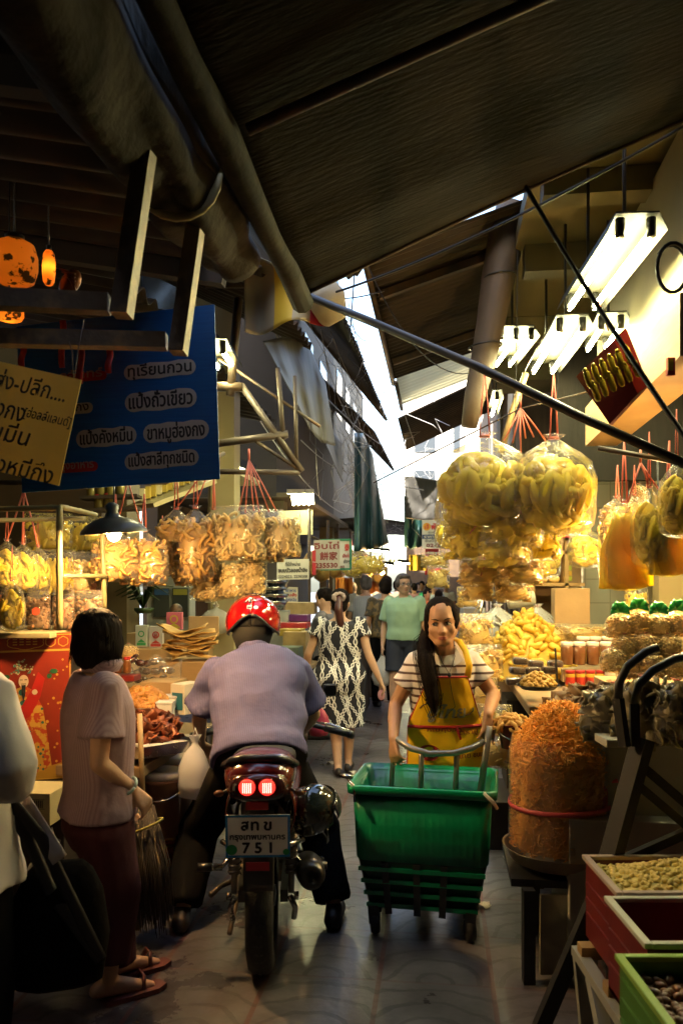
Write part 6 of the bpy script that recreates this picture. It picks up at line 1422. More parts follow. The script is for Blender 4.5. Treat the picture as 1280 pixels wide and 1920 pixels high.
b = MB(); b.tube([P(-30,905,3.7), P(310,905,4.2), P(420,850,4.6)], .012, 8); one(b, 'hanging_pole', STEEL, 'steel rail behind the blue sign that carries the left bags', 'rail')

# ================================================================ LEFT STALL
RZ = -AH
def solid_box(c, d, rz=RZ, bev=.004): b = MB(); b.box(c, d, rotm(0,0,rz), bev=bev); return b
def table(name, label, c, size, z, m, legs=True, th=.05):
    o = thing(name, label, 'table', (c.x, c.y, 0), RZ)
    b = MB(); b.box((0,0,z-th/2), (size[0], size[1], th), bev=.006); b.build('table_top', m, o, True)
    for sx_ in (-1, 1):
        for sy_ in (-1, 1):
            b = MB(); b.box((sx_*(size[0]/2-.05), sy_*(size[1]/2-.05), (z-th)/2), (.05,.05,z-th)); b.build('leg', STEEL, o, True)
    b = MB(); b.box((0,0,.22), (size[0]-.1, size[1]-.1, .02)); b.build('shelf', mat('dark_timber'), o, True)
    return o
table('display_table', 'low left display table carrying basins and a steel tray', A(4.0,-1.62), (.62,1.15), .74, mat('stall_board', (.3,.2,.1), .7))
table('display_table', 'raised left display table behind carrying the dried sheets', A(5.35,-1.7), (1.0,1.35), .93, mat('stall_board'))
# dried sheets piled on a carton
SHEET = mat('dried_squid_sheet', (.55,.34,.10), .6, c2=(.4,.22,.05), scale=7, bump=.5, bscale=30)
for i in range(9):
    b = MB(); cx_, cy_ = 352+rb.uniform(-14,14), 1226-5.6*i; ln, wd = rb.uniform(.24,.34), rb.uniform(.14,.2); a = rb.uniform(-.25,.25)
    c = P(cx_,cy_,5.1); s_ = rb.random()*9
    b.grid(lambda u, v: c+rotm(.0,rb.uniform(-.0,.0),a)@L((u-.5)*ln, (v-.5)*wd*(1-.3*(2*u-1)**2), .012*sin(u*6+s_)+.010*sin(v*5+u*9+s_)+.018*((u-.5)*2)**2*(i % 3-.6)), 12, 6, .006)
    one(b, 'dried_sheet', SHEET, 'golden dried sheet in the pile behind the rider\'s left shoulder', 'dried food', 'pile of golden dried sheets')
b = solid_box(P(360,1250,5.1)+L(0,.05,-.03), (.46,.3,.14)); one(b, 'carton', CARD, 'open carton under the pile of golden dried sheets', 'carton')
b = solid_box(P(382,1175,5.35), (.2,.02,.14), RZ+.2); one(b, 'carton', CARD, 'upright brown carton flap behind the dried sheets', 'carton')
# cartons and packets
b = solid_box(P(298,1302,4.35)+L(0,.13,0), (.19,.24,.13)); one(b, 'carton', CARD, 'low carton of plum packets in front of the dried sheets', 'carton')
o = thing('carton', 'white carton with a blue printed panel by the rider\'s left arm', 'carton', P(346,1345,4.2)); c = P(346,1312,4.2)
b = MB(); b.box(c+L(0,.08,0), (.095,.16,.16), rotm(0,0,-.5), bev=.003); b.build('box', mat('white_card', (.55,.5,.4), .7), o)
b = MB(); R_ = rotm(0,0,-.5); b.box(c+L(0,.08,-.01)+R_@L(-.0,-.0815,0), (.07,.002,.09), R_); b.build('printed_panel', mat('teal_print', (.02,.12,.16), .5), o)
PLUM = mat('dark_plum', (.035,.012,.012), .25, c2=(.08,.03,.02), scale=12, coat=.5)
for i in range(16):
    px, py = 246+(i % 6)*15+rb.uniform(-4,4), 1276-(i//6)*17+rb.uniform(-4,4)
    b = MB(); c = P(px, py, 4.6-.02*(i//6)); R_ = rotm(rb.uniform(-.4,.4), rb.uniform(-.5,.5), rb.uniform(0,3))
    b.ell(c, (.034,.024,.02), R_, 10, 7); b.ell(c+R_@L(.03,.0,.012), (.018,.016,.012), R_, 8, 5); one(b, 'plum_packet', PLUM, 'shiny little packet of dark plums in the heap on the left stall', 'packet', 'plum packets heaped on the left stall')
b = MB(); b.grid(lambda u, v: P(232+110*u, 1238+42*v+6*sin(u*9), 4.55)+L(0,-.02*sin(pi*v),.02*sin(u*14+v*4)), 16, 8, .001); one(b, 'plastic_film', FILM, 'clear film spread over the plum packets', 'film')
hang('nut', 241,1205,1240,42,4.9,'small clear bag of pale nuts beside the woman\'s face','small bags on the left stall',string=False)
for px, lab in ((222,'short jar with a red lid, left of the two by the woman\'s shoulder'),(239,'short jar with a red lid, right of the two by the woman\'s shoulder')):
    o = thing('jar', lab, 'jar', P(px,1262,4.2), 0, 'red lidded jars on the left stall'); b = MB(); b.lathe([(.017,0),(.021,.005),(.021,.05),(.017,.06),(.018,.072)], n=16); b.build('glass', mat('brown_preserve', (.16,.06,.02), .15, coat=.6), o, True)
    b = MB(); b.lathe([(.0185,.071),(.0195,.072),(.0195,.084),(.017,.086)], n=16); b.build('lid', mat('red_lid', (.35,.02,.02), .35), o, True)
b = solid_box(P(231,1270,4.2), (.16,.1,.03)); one(b, 'tray', mat('dark_red_plastic', (.15,.01,.01), .4), 'dark red tray under the two red lidded jars', 'tray')
for px, y0, y1, w_, c_, seal, lab in ((267,1172,1212,22,(.5,.5,.42),(.05,.3,.1),'small white tea box with a green hill print'),(294,1174,1214,25,(.55,.5,.45),(.5,.05,.04),'small white tea box with a red seal'),(328,1148,1180,29,(.6,.14,.2),(.6,.45,.05),'pink and yellow printed tin standing above the tea boxes')):
    d = 5.5; o = thing('printed_box', lab, 'box', P(px,y1,d)); b = MB(); h = (y1-y0)/FPX*d; w = w_/FPX*d; c = P(px,(y0+y1)/2,d)
    b.box(c, (w,.05,h), bev=.002); b.build('box', mat('box_%d' % px, c_, .5), o)
    pn = Panel(c+L(-w/2,-.0265,h/2), c+L(w/2,-.0265,h/2), c+L(-w/2,-.0265,-h/2)); pn.n = L(0,-1,0); b = MB(); pn.disc(b, w/2, h*.6, w*.27); pn.rect(b, w*.12, h*.06, w*.88, h*.18); pn.poly(b, [(w*.15,h*.2),(w*.85,h*.2),(w*.5,h*.36)]); b.build('print', mat('print_%d' % px, seal, .5), o)
    b = MB(); pn.disc(b, w/2, h*.6, w*.18, .002); b.build('seal_centre', mat('box_%d' % px), o)
    if px == 294: b = MB(); put_text(b, '益', lambda x, y, l: pn(x, y, l+.003), w*.36, h*.53, w*.28, w*.28, bold=.02); b.build('seal_character', mat('print_%d' % px), o)
b = solid_box(P(292,1240,5.5)+L(0,0,.0), (.36,.24,.19)); one(b, 'carton', CARD, 'brown carton under the small tea boxes', 'carton')
# fridge cabinet at the back
o = thing('display_fridge', 'grey glass fronted drinks cabinet at the back of the left stall', 'cabinet', P(318,1155,6.3)); k = 6.3/FPX
b = MB(); b.box(P(322,1135,6.45), (80*k,.25,110*k)); b.build('body', mat('cabinet_grey', (.35,.38,.36), .4), o)
for x, c_ in ((303,(.03,.1,.3)),(338,(.35,.33,.06))):
    b = MB(); b.box(P(x,1130,6.31), (29*k,.02,54*k)); b.build('glass_door', mat('dim_glass', (.05,.06,.06), .1), o)
    b = MB(); b.box(P(x,1110,6.297), (26*k,.004,11*k)); b.build('label_strip', mat('label_%d' % x, c_, .4), o)
b = MB(); b.lathe([(.05,0),(.07,.02),(.075,.04)], P(270,1150,6.0), 12)
for i in range(26):
    a = rb.uniform(0,6.28); l = rb.uniform(.08,.24); q = P(268,1140,6.0); b.tube([q, q+L(cos(a)*l*.4,sin(a)*l*.3,l*.8), q+L(cos(a)*l,sin(a)*l*.7,l*.7-.25*l*rb.random())], [.006,.012,.002], 4, flat=(1.6,.3))
one(b, 'potted_plant', mat('dark_leaf', (.02,.045,.012), .5), 'dark spiky potted plant hanging before the grey cabinet', 'plant')
b = MB(); c = P(330,1150,6.05); b.ell(c, (.045,.05,.06), None, 14, 10); b.ell(c+L(0,.01,.025), (.05,.055,.05), None, 14, 10); o = one(b, 'ornament', mat('dim_face', (.16,.09,.05), .6, c2=(.012,.008,.006), scale=4, thr=(.45,.5)), 'head of a person half hidden below the drinks cabinet', 'ornament')  # rounded head standing in for a person deep in the left shop
b = solid_box(P(320,1235,6.2), (.75,.5,.42)); one(b, 'wooden_cabinet', mat('stall_board'), 'plain wooden base under the drinks cabinet', 'cabinet')
# basin of fried nuts, white tubs, tray with meat, bins
def heap(mb, c, rx, ry, h, kind, s, n, base=True, pw=1.0):
    if base: mb.grid(lambda u, v: c+L(rx*v*cos(2*pi*u), ry*v*sin(2*pi*u), h*(1-v**(1.6*pw))*.9-.004+.06*h*noise.noise(Vector((cos(2*pi*u)*v*4, sin(2*pi*u)*v*4, c.x*5)))), 20, 6)
    for i in range(n):
        a = rb.uniform(0,6.28); q = sqrt(rb.random())*.97
        piece(mb, c+L(rx*q*cos(a), ry*q*sin(a), h*(1-q**(1.6*pw))*.92+s*.1), kind, s)
NUT = mat('fried_orange_nuts', (.50,.24,.045), .5, c2=(.34,.13,.02), scale=14, bump=.3)
o = thing('plastic_basin', 'pale plastic basin heaped with fried orange nuts on the left stall', 'basin', P(268,1348,4.15)); c = P(268,1348,4.15)
b = MB(); b.lathe([(.12,0),(.135,.012),(.16,.075),(.168,.08),(.162,.076),(.13,.02)], c, 30, capt=False); b.build('bowl', WHITEP, o)
b = MB(); heap(b, c+L(0,0,.06), .15, .15, .11, 'ball', .042, 170); q = b.build('nuts', NUT, o); q['kind'] = 'stuff'
for px, py, d, r, h, lab in ((311,1350,4.05,.038,.085,'small white square tub by the steel tray'),(317,1325,4.25,.045,.05,'white lid tub behind the small white square tub')):
    b = MB(); b.box(P(px,py,d)+L(0,0,h/2), (r*2,r*2,h), bev=.006, top=1.08); b.box(P(px,py,d)+L(0,0,h+.006), (r*2.3,r*2.3,.012), bev=.003); one(b, 'plastic_tub', WHITEP, lab, 'tub')
MEAT = mat('dried_red_meat', (.26,.07,.025), .4, c2=(.12,.03,.012), scale=10, bump=.5)
o = thing('steel_tray', 'square steel tray with dried red meat at the left stall\'s front', 'tray', P(290,1425,3.8)); c = P(290,1405,3.75)
R_ = rotm(0,0,.75)
b = MB(); b.box(c, (.30,.26,.012), R_); 
for x, y, sx_, sy_ in ((.15,0,.008,.26),(-.15,0,.008,.26),(0,.13,.292,.008),(0,-.13,.292,.008)): b.box(c+R_@L(x,y,.02), (sx_,sy_,.05), R_)
b.build('tray', CHROME, o)
b = MB(); b.box(c+R_@L(.02,.0,.022), (.22,.2,.03), R_, bev=.006); b.build('white_dish', WHITEP, o)
b = MB(); heap(b, c+L(-.03,.05,.035), .13, .10, .06, 'chip', .06, 45); q = b.build('meat', MEAT, o)
b = MB(); heap(b, P(285,1365,4.0), .12, .10, .06, 'chip', .07, 40); one(b, 'dried_meat', MEAT, 'heap of dark red dried meat slices behind the steel tray', 'dried meat')
def bin_(name, label, c, r, h, m, cont=None, cm=None, lid=False, taper=.85, grp=None):
    o = thing(name, label, 'bucket', c, 0, grp); b = MB(); b.lathe([(r*taper,0),(r*.99,h*.94),(r*1.04,h*.945),(r*1.05,h),(r*.98,h),(r*.95,h*.93),(r*(taper-.05),.02)], c, 30, capt=False); b.build('tub', m, o)
    b = MB(); b.tube([c+L(r*1.06*cos(a*pi/12),-r*1.06*sin(a*pi/12),h*.86-.05*sin(a*pi/12)) for a in range(13)], .004, 6); b.build('bail_handle', CHROME, o)
    if lid: b = MB(); b.lathe([(r*1.05,h+.001),(r*1.09,h+.006),(r*1.09,h+.028),(r*.98,h+.034),(r*.2,h+.03)], c, 30); b.build('lid', mat('frosted_lid', (.5,.44,.36), .35), o)
    if cont: b = MB(); heap(b, c+L(0,0,h*.86), r*.93, r*.93, h*.22, cont, .035, 90); q = b.build('contents', cm, o); q['kind'] = 'stuff'
    return o
TRANS = mat('peach_frosted_plastic', (.46,.26,.17), .4, c2=(.4,.21,.13), scale=5, trans=.2)
bin_('plastic_bin', 'nearest frosted peach bin with a lid under the steel tray', G(303,3.75,.38), .095, .27, TRANS, lid=True, taper=.82, grp='frosted lidded bins')
bin_('plastic_bin', 'second frosted peach bin with a lid behind the nearest', G(330,4.0,.38), .09, .29, TRANS, lid=True, taper=.82, grp='frosted lidded bins')
bin_('plastic_bin', 'farthest frosted peach bin beside the white carrier bag', G(352,4.25,.38), .085, .33, TRANS, lid=True, taper=.82, grp='frosted lidded bins')
o = thing('low_stand', 'low white topped stand under the peach bins', 'stand', (G(300,4.3).x, 4.3, 0), .2)
b = MB(); b.box((0,0,.36), (.34,.8,.035), bev=.004); b.build('stand_top', mat('scuffed_white_board', (.4,.37,.32), .6, c2=(.28,.25,.2), scale=7), o, True)
for x in (-.14,.14):
    for y in (-.36,.36): b = MB(); b.box((x,y,.17), (.03,.03,.34)); b.build('leg', CHROME, o, True)
OB = mat('orange_red_plastic', (.5,.06,.012), .35, coat=.3)
bin_('bucket', 'orange red bucket of snacks on the ground beside the rider\'s leg', G(324,4.1,.0), .105, .27, OB, 'curl', GOLD, taper=.8)
crumple_bag('carrier_bag', 'crumpled clear bag lying on the orange red bucket', G(345,4.05,.33), .14, .12, FILMW)
# broom
o = thing('broom', 'dark twig broom standing by the orange bucket', 'broom', G(285,3.45)); b = MB()
for i in range(150):
    a = rb.uniform(0,6.28); q = sqrt(rb.random()); top = G(270,3.5,.56)+L(.05*q*cos(a), .035*q*sin(a), rb.uniform(-.04,.05)); bt = G(286,3.42,.06+rb.uniform(0,.1))+L(.10*q*cos(a+.2), .06*q*sin(a), 0)
    b.tube([top, top.lerp(bt,.5)+L(.02*cos(a),.0,0), bt], [.0025,.003,.0012], 4)
b.build('bristles', mat('dark_twigs', (.02,.014,.01), .7, c2=(.05,.04,.03), scale=30), o)
b = MB(); b.tube([G(262,3.55,.98), G(270,3.5,.5)], .012, 8); b.build('handle', mat('old_bamboo'), o)
b = MB(); c = G(273,3.49,.5); b.tube([c+L(.075*cos(k*pi/8), .05*sin(k*pi/8), .03*cos(k*pi/8)) for k in range(17)], .006, 5); b.build('binding', mat('yellow_binding', (.3,.27,.06), .6), o)
# poster cabinet with god of wealth
RP = mat('red_poster', (.20,.012,.007), .5, c2=(.26,.03,.01), scale=4)
GOLDP = mat('gold_print', (.55,.33,.05), .4)
o = thing('poster_stand', 'red poster board with a gold robed bearded deity at the left edge', 'poster', P(40,1460,3.55))
pn = Panel(P(-60,1192,3.55), P(131,1186,3.62), P(-60,1470,3.55)); pn.n = L(0,-1,0); w, h = pn.w, pn.h; kx = 3.57/FPX
def pp(px, py): return (px+60)*kx, h-(py-1190)*kx
b = MB(); pn.board(b, .02); b.build('board', RP, o)
b = MB()
def fr(x0, y0, x1, y1, t=1.6):
    a = pp(x0, y1); c_ = pp(x1, y0); t *= kx
    for q in ((a[0],a[1],c_[0],a[1]+t),(a[0],c_[1]-t,c_[0],c_[1]),(a[0],a[1]+t,a[0]+t,c_[1]-t),(c_[0]-t,a[1]+t,c_[0],c_[1]-t)): pn.rect(b, *q, lift=.0015)
fr(-58,1192,129,1222); fr(-58,1222,124,1466, 2)
def ringp(cx_, cy_, rx, ry, t=1.3, lift=.002, n=24):
    x, y = pp(cx_, cy_)
    for i in range(n):
        a0, a1 = 2*pi*i/n, 2*pi*(i+1)/n; w0 = 1+.12*abs(sin(a0*3)); w1 = 1+.12*abs(sin(a1*3))
        pn.poly(b, [(x+rx*kx*w0*cos(a0), y+ry*kx*w0*sin(a0)), (x+rx*kx*w1*cos(a1), y+ry*kx*w1*sin(a1)), (x+(rx-t)*kx*w1*cos(a1), y+(ry-t)*kx*w1*sin(a1)), (x+(rx-t)*kx*w0*cos(a0), y+(ry-t)*kx*w0*sin(a0))], lift)
ringp(43,1206,32,13); ringp(88,1206,9,9); ringp(111,1206,9,9)
for x in (24,36,48,60): 
    for k in range(3): pn.rect(b, *pp(x-4,1201+k*5), pp(x+4,0)[0], pp(0,1199+k*5)[1], lift=.0018)
b.build('gold_frames', GOLDP, o)
def blob(m, pts, name, lift, jag=0):
    q = MB(); pn.poly(q, [pp(*p) for p in pts], lift); return q.build(name, m, o)
robe = MB()
pn.poly(robe, [pp(*p) for p in ((22,1295),(8,1330),(-6,1380),(-10,1440),(12,1452),(40,1456),(72,1450),(90,1440),(82,1380),(74,1330),(58,1298),(46,1290),(34,1290))], .002); robe.build('robe', mat('poster_robe', (.55,.32,.05), .45, c2=(.42,.05,.015), scale=38, thr=(.47,.55)), o)
q = MB()
for i in range(60):
    x, y = rb.uniform(-4,86), rb.uniform(1300,1450); r = rb.uniform(1.2,3.2); X, Y = pp(x, y); pn.disc(q, X, Y, r*kx, .0026+.00001*i, n=7)
for x0 in (-40, 108):
    for i in range(26): X, Y = pp(x0+rb.uniform(-16,16), rb.uniform(1240,1450)); pn.disc(q, X, Y, rb.uniform(1,3)*kx, .0022+.00001*i, n=7)
q.build('gold_embroidery', GOLDP, o)
q = MB()
for i in range(7): X, Y = pp(36+8*sin(i*1.1), 1300+i*20); pn.disc(q, X, Y, (11-.5*i)*kx*(.5+.5*(i % 2)), .0032+.0001*i, n=14, ry=6*kx)
for i in range(20): X, Y = pp(rb.uniform(0,80), rb.uniform(1310,1450)); pn.disc(q, X, Y, rb.uniform(1,3)*kx, .004+.00001*i, n=7)
q.build('teal_embroidery', mat('poster_teal', (.03,.13,.12), .5), o)
q = MB(); pn.poly(q, [pp(*p) for p in ((66,1262),(78,1275),(70,1310),(52,1345),(20,1365),(8,1356),(34,1330),(52,1300))], .0045); q.build('red_sash', mat('poster_sash', (.4,.015,.012), .45), o)
q = MB(); pn.disc(q, *pp(40,1279), 9*kx, .005, ry=12*kx); pn.disc(q, *pp(60,1300), 5*kx, .0052); pn.disc(q, *pp(18,1330), 6*kx, .0052); q.build('face', mat('poster_face', (.55,.42,.3), .5), o)
q = MB(); pn.poly(q, [pp(*p) for p in ((36,1286),(44,1286),(43,1305),(40,1318),(37,1305))], .0056)
for x in (36,44): pn.rect(q, pp(x-2.4,0)[0], pp(0,1277)[1], pp(x+2.4,0)[0], pp(0,1275.6)[1], .0056)
pn.rect(q, pp(35.5,0)[0], pp(0,1284.6)[1], pp(44.5,0)[0], pp(0,1283.4)[1], .0057); q.build('beard', INK, o)
q = MB()
for i in range(46):
    a = rb.uniform(0,pi); r = rb.uniform(.3,1); X, Y = pp(40+24*r*cos(a), 1268-30*r*sin(a)); pn.disc(q, X, Y, rb.uniform(1.2,2.4)*kx, .005+.00002*i, n=8)
q.build('headdress', mat('poster_headdress', (.4,.36,.22), .5, c2=(.05,.16,.13), scale=60, thr=(.45,.55)), o)
q = MB()
for x, y in ((94,1262),(8,1270),(-30,1262)): pn.disc(q, *pp(x, y), 8*kx, .003, n=6, ry=5*kx); pn.disc(q, *pp(x-8, y+9), 5*kx, .003, n=6)
q.build('green_leaves', mat('poster_green', (.02,.1,.04), .5), o)
q = MB(); pn.poly(q, [pp(*p) for p in ((-58,1440),(0,1436),(60,1448),(122,1432),(122,1464),(-58,1464))], .0017); q.build('gold_ground', mat('poster_gold_ground', (.42,.24,.03), .45), o)
b = MB(); b.box(P(40,1300,3.95), (.50,.6,.62)); one(b, 'poster_cabinet', mat('dark_timber'), 'dark cabinet behind the red poster board', 'cabinet')
b = MB(); b.box(P(36,1184,3.86), (.54,.66,.025), bev=.004); one(b, 'counter_board', mat('pale_board', (.35,.3,.16), .6), 'pale board topping the poster cabinet under brown fruit bags', 'board')
for px, w_, lab in ((72,50,'bag of brown dried fruit with a red label, left of the bamboo post'),(120,46,'bag of brown dried fruit with a red label, right of the bamboo post'),(168,56,'dim bag of brown dried fruit behind the woman\'s head')):
    c = hang('brown', px, 1106, 1183, w_, 3.75, lab, 'brown fruit bags on the cabinet', 0.0, string=False)
    if px < 150: q = MB(); pn2 = P(px-1,1146,3.64); q.add([pn2+L(.018*cos(i*pi/8), -.02, .018*sin(i*pi/8)) for i in range(16)], [tuple(range(16))], False); q.build('red_label', mat('red_label', (.5,.06,.03), .5), c)
# bamboo frame and hooded lamp
BAM = mat('green_bamboo', (.30,.24,.10), .45, c2=(.2,.17,.08), scale=6)
def bamboo(name, label, a, c_, r=.017):
    b = MB(); n = 14; pts = []; rs = []
    for i in range(n+1):
        q = Vector(a).lerp(Vector(c_), i/n); pts.append(q); rs.append(r*(1.16 if i % 5 == 2 else 1))
    b.tube(pts, rs, 10); return one(b, name, BAM, label, 'pole', 'bamboo frame poles')
bamboo('bamboo_pole', 'upright bamboo post standing on the poster cabinet', P(112,1182,3.42), P(112,948,3.42), .0135)
bamboo('bamboo_pole', 'thinner bamboo post hanging behind the lamp bulb', P(196,1140,3.9), P(192,1000,3.9), .012)
bamboo('bamboo_pole', 'short horizontal bamboo rail between the two posts', P(118,1080,3.5), P(200,1080,3.9), .010)
bamboo('bamboo_pole', 'horizontal bamboo at the top of the frame', P(-20,955,3.42), P(116,952,3.42), .012)
bamboo('bamboo_pole', 'bamboo running back from the post under the blue sign', P(114,950,3.42), P(180,965,4.2), .012)
bamboo('bamboo_pole', 'lower horizontal bamboo crossing left of the post', P(-20,976,3.6), P(160,972,3.9), .010)
o = thing('hooded_lamp', 'dark enamel shaded lamp with a glowing bulb over the left stall', 'lamp', P(212,1000,3.35)); c = P(214,1000,3.35); k = 3.35/FPX
b = MB(); b.lathe([(62*k,0),(60*k,6*k),(50*k,17*k),(34*k,26*k),(15*k,31*k),(11*k,40*k),(13*k,52*k),(5*k,58*k)], c, 36, rotm(.08,-.06,0), capb=False); b.lathe([(61*k,.0),(58*k,5*k),(48*k,15*k),(32*k,24*k),(14*k,29*k)], c, 36, rotm(.08,-.06,0), capb=False, capt=False, m=1)
b.build('shade', [mat('dark_enamel', (.05,.045,.035), .35), mat('cream_enamel', (.6,.45,.25), .5)], o)
b = MB(); b.ell(c+L(0,0,-.004), (.027,.027,.03), None, 16, 12); b.lathe([(.012,.02),(.014,.05)], c, 10); b.build('bulb', glow('warm_bulb', (1,.62,.25), BULB_GLOW), o)
b = MB(); b.tube([c+Z*.12, P(214,900,3.4), P(218,700,3.5)], .004, 5); b.build('flex', BLACK, o)
# cardboard box and plastic sacks behind the mauve woman
o = thing('carton', 'carton with printed bars on the ground left of the woman in maroon trousers', 'carton', G(78,3.25)); c = P(78,1505,3.3)
b = MB(); b.box(c, (.17,.2,.13), rotm(0,0,-.1), bev=.003); b.build('box', mat('pale_carton', (.30,.26,.13), .8), o)
b = MB(); pq = Panel(c+L(-.07,-.104,.045), c+L(.06,-.117,.045), c+L(-.07,-.104,-.05)); pq.n = L(0,-1,0)
for i in range(15): pq.rect(b, .006+i*.0078, .06, .006+i*.0078+.005, .09)
pq.rect(b, .002, .055, .128, .057); pq.rect(b, .002, .092, .128, .094); b.build('bar_print', INK, o)
b = MB()
for i in range(12): pq.rect(b, .0+i*.011, .0, .008+i*.011, .014)
b.build('red_print', mat('faded_red_print', (.3,.06,.04), .7), o)
b = solid_box(G(85,3.4,.32)+L(0,.05,0), (.28,.3,.64)); one(b, 'crate_stack', mat('dark_timber'), 'dark stacked crates under the printed carton', 'crate')
crumple_bag('plastic_sack', 'clear sack of red packets below the printed carton', G(98,3.05,.40), .24, .36, film('pale_sack', (.8,.85,.7), .35, .25, 10, .5))
b = MB(); heap(b, G(95,3.06,.33), .09, .06, .10, 'ball', .04, 60); tag(one(b, 'red_packets', mat('red_wrappers', (.3,.03,.03), .3), 'small red wrapped sweets inside the clear sack', 'sweets'), kind='stuff')
hang('chip', 42,1120,1165,50,4.4,'small bag of crisps tucked behind the poster cabinet','small bags on the left stall',string=False)
# shelf with packets high in the left shop
o = thing('wall_shelf', 'wall shelf of small gilded packets under the blue sign', 'shelf', P(325,945,5.5)); k = 5.5/FPX
b = MB(); b.bar(P(262,950,5.45), P(380,905,5.9), .3, .03); b.build('shelf_board', mat('pale_board'), o)
for i in range(11):
    x = 268+i*10.5; y = 938-i*4.0; q = MB(); q.box(P(x,y-10,5.5+.04*i), (.030,.05,.085)); q.build('packet', mat('olive_packet', (.36,.27,.05), .4) if i % 3 else mat('cream_packet', (.5,.45,.28), .5), o)
for i, (x, y) in enumerate(((172,915),(190,912),(208,914),(226,910),(186,938),(204,936))):
    o = thing('jar', 'dim jar with a red lid on the dark shelf above the lamp', 'jar', P(x,y+18,5.2), 0, 'jars on the dark shelf above the lamp'); b = MB(); b.lathe([(.028,0),(.032,.01),(.032,.07),(.026,.085)], n=14); b.build('glass', mat('olive_preserve', (.14,.12,.03), .15, coat=.6), o, True); b = MB(); b.lathe([(.03,.084),(.03,.10)], n=14); b.build('lid', mat('red_lid'), o, True)
for y in (935,958): b = MB(); b.bar(P(155,y,5.2), P(262,y-4,5.2), .14, .02); one(b, 'wall_shelf', mat('dark_timber'), 'dark plank shelf under the dim jars, '+('upper' if y < 940 else 'lower'), 'shelf')
# farther left stalls: cartons, steel bowls, packets
o = table('display_table', 'farther left stall table beyond the rider with packets', A(7.5,-1.75), (1.1,2.2), .80, mat('stall_board'))
for i, (px, py, d, w, h, c_, lab) in enumerate(((556,1205,7.0,.2,.2,(.46,.31,.13),'carton at the front corner of the farther left stall'),(552,1172,7.3,.26,.05,(.42,.03,.04),'red packet stack on the farther left stall'),(552,1158,7.5,.28,.06,(.14,.03,.18),'purple packet stack on the farther left stall'),(565,1140,8.2,.3,.12,(.42,.3,.14),'brown carton behind the purple packets'),(548,1185,7.1,.2,.06,(.5,.35,.06),'yellow box under the red packets'),(545,1225,6.8,.18,.12,(.2,.26,.2),'greenish packet low on the farther left stall'))):
    b = solid_box(P(px,py,d), (w,.22,h)); one(b, 'packet_stack', mat('stack_%d' % i, c_, .45, c2=tuple(x*.6 for x in c_), scale=14), lab, 'packets')
for i in range(4):
    b = MB(); c = P(507,1142-13*i,7.4); b.lathe([(.10,0),(.15,.05),(.165,.075),(.16,.078),(.145,.052),(.095,.006)], c+L(.01*(i % 2),0,0), 24, capt=False); one(b, 'steel_bowl', CHROME, 'steel bowl in the nested stack behind the helmet', 'bowl', 'nested steel bowls')
b = MB(); b.box(P(508,1195,7.45), (.34,.3,.5)); one(b, 'grey_cabinet', mat('cabinet_grey'), 'grey cabinet under the nested steel bowls', 'cabinet')
b = MB(); b.bar(P(398,1128,6.2), P(470,1120,6.4), .25, .02); one(b, 'wall_shelf', WHITEP, 'pale counter edge behind the lower bags', 'shelf')
crumple_bag('plastic_sack', 'crinkled silvery sack on the counter left of the helmet', P(405,1160,6.0), .24, .22, FILMW)
# ================================================================ SIGNS farther down
def signboard(name, label, tl, tr, bl_, col, lines, frame=None, th=.02, rot=None):
    o = thing(name, label, 'sign', bl_); pn = Panel(tl, tr, bl_); b = MB(); pn.board(b, th); b.build('board', col, o)
    if pn.n.y > 0: pn.n = -pn.n
    if frame:
        b = MB()
        for a_, c_ in (((0,0),(pn.w,0)),((0,pn.h),(pn.w,pn.h)),((0,0),(0,pn.h)),((pn.w,0),(pn.w,pn.h))): b.bar(pn(*a_,.004), pn(*c_,.004), .022, .022)
        b.build('frame', frame, o)
    by = {}
    for s_, x, y, w_, h_, m_, bd in lines:
        q = by.setdefault(m_.name, (MB(), m_))[0]; put_text(q, s_, lambda X, Y, l: pn(X, Y, l+.004), x*pn.w, y*pn.h, w_*pn.w, h_*pn.h, bold=bd)
    for nm, (q, m_) in by.items(): q.build('lettering', m_, o)
    return o, pn
WB = mat('white_signboard', (.62,.62,.56), .5, c2=(.5,.5,.44), scale=3)
DR = mat('dark_red_letters', (.2,.03,.03), .6); GRN = mat('green_frame', (.03,.22,.12), .5); GRL = mat('grey_ink', (.08,.08,.08), .6)
signboard('hanging_sign', 'pale sheet sign with maroon Thai and Chinese lettering over the left stalls', P(588,1013,8.2), P(637,1012,8.2), P(588,1068,8.2), mat('translucent_sheet_sign', (.38,.36,.3), .5), [('อิบไถ่',.02,.70,.94,.28,DR,.03),('餅家',.24,.34,.66,.3,DR,.03),('235530',.06,.06,.84,.22,DR,.04)])
signboard('hanging_sign', 'white green framed sign half hidden behind the maroon lettered one', P(600,1013,8.5), P(657,1012,8.5), P(600,1068,8.5), WB, [('泰',.80,.64,.16,.26,mat('red_letters', (.45,.03,.03), .6),.03),('เฮียย่ง',.74,.40,.24,.17,mat('red_letters'),.02),('ต่างๆ',.78,.2,.18,.17,GRL,.02),('22-5 0080',.2,.03,.6,.13,DR,.03)], GRN)
signboard('hanging_sign', 'white sign for ginger dumplings with two phone numbers', P(519,1049,7.6), P(579,1048,7.6), P(519,1087,7.6), WB, [('ที่นี่จำหน่าย',.27,.66,.46,.26,GRL,.02),('ขนมบัวลอยน้ำขิง',.05,.36,.9,.28,INK,.03),('2224023, 2238208',.05,.08,.9,.19,GRL,.02)])
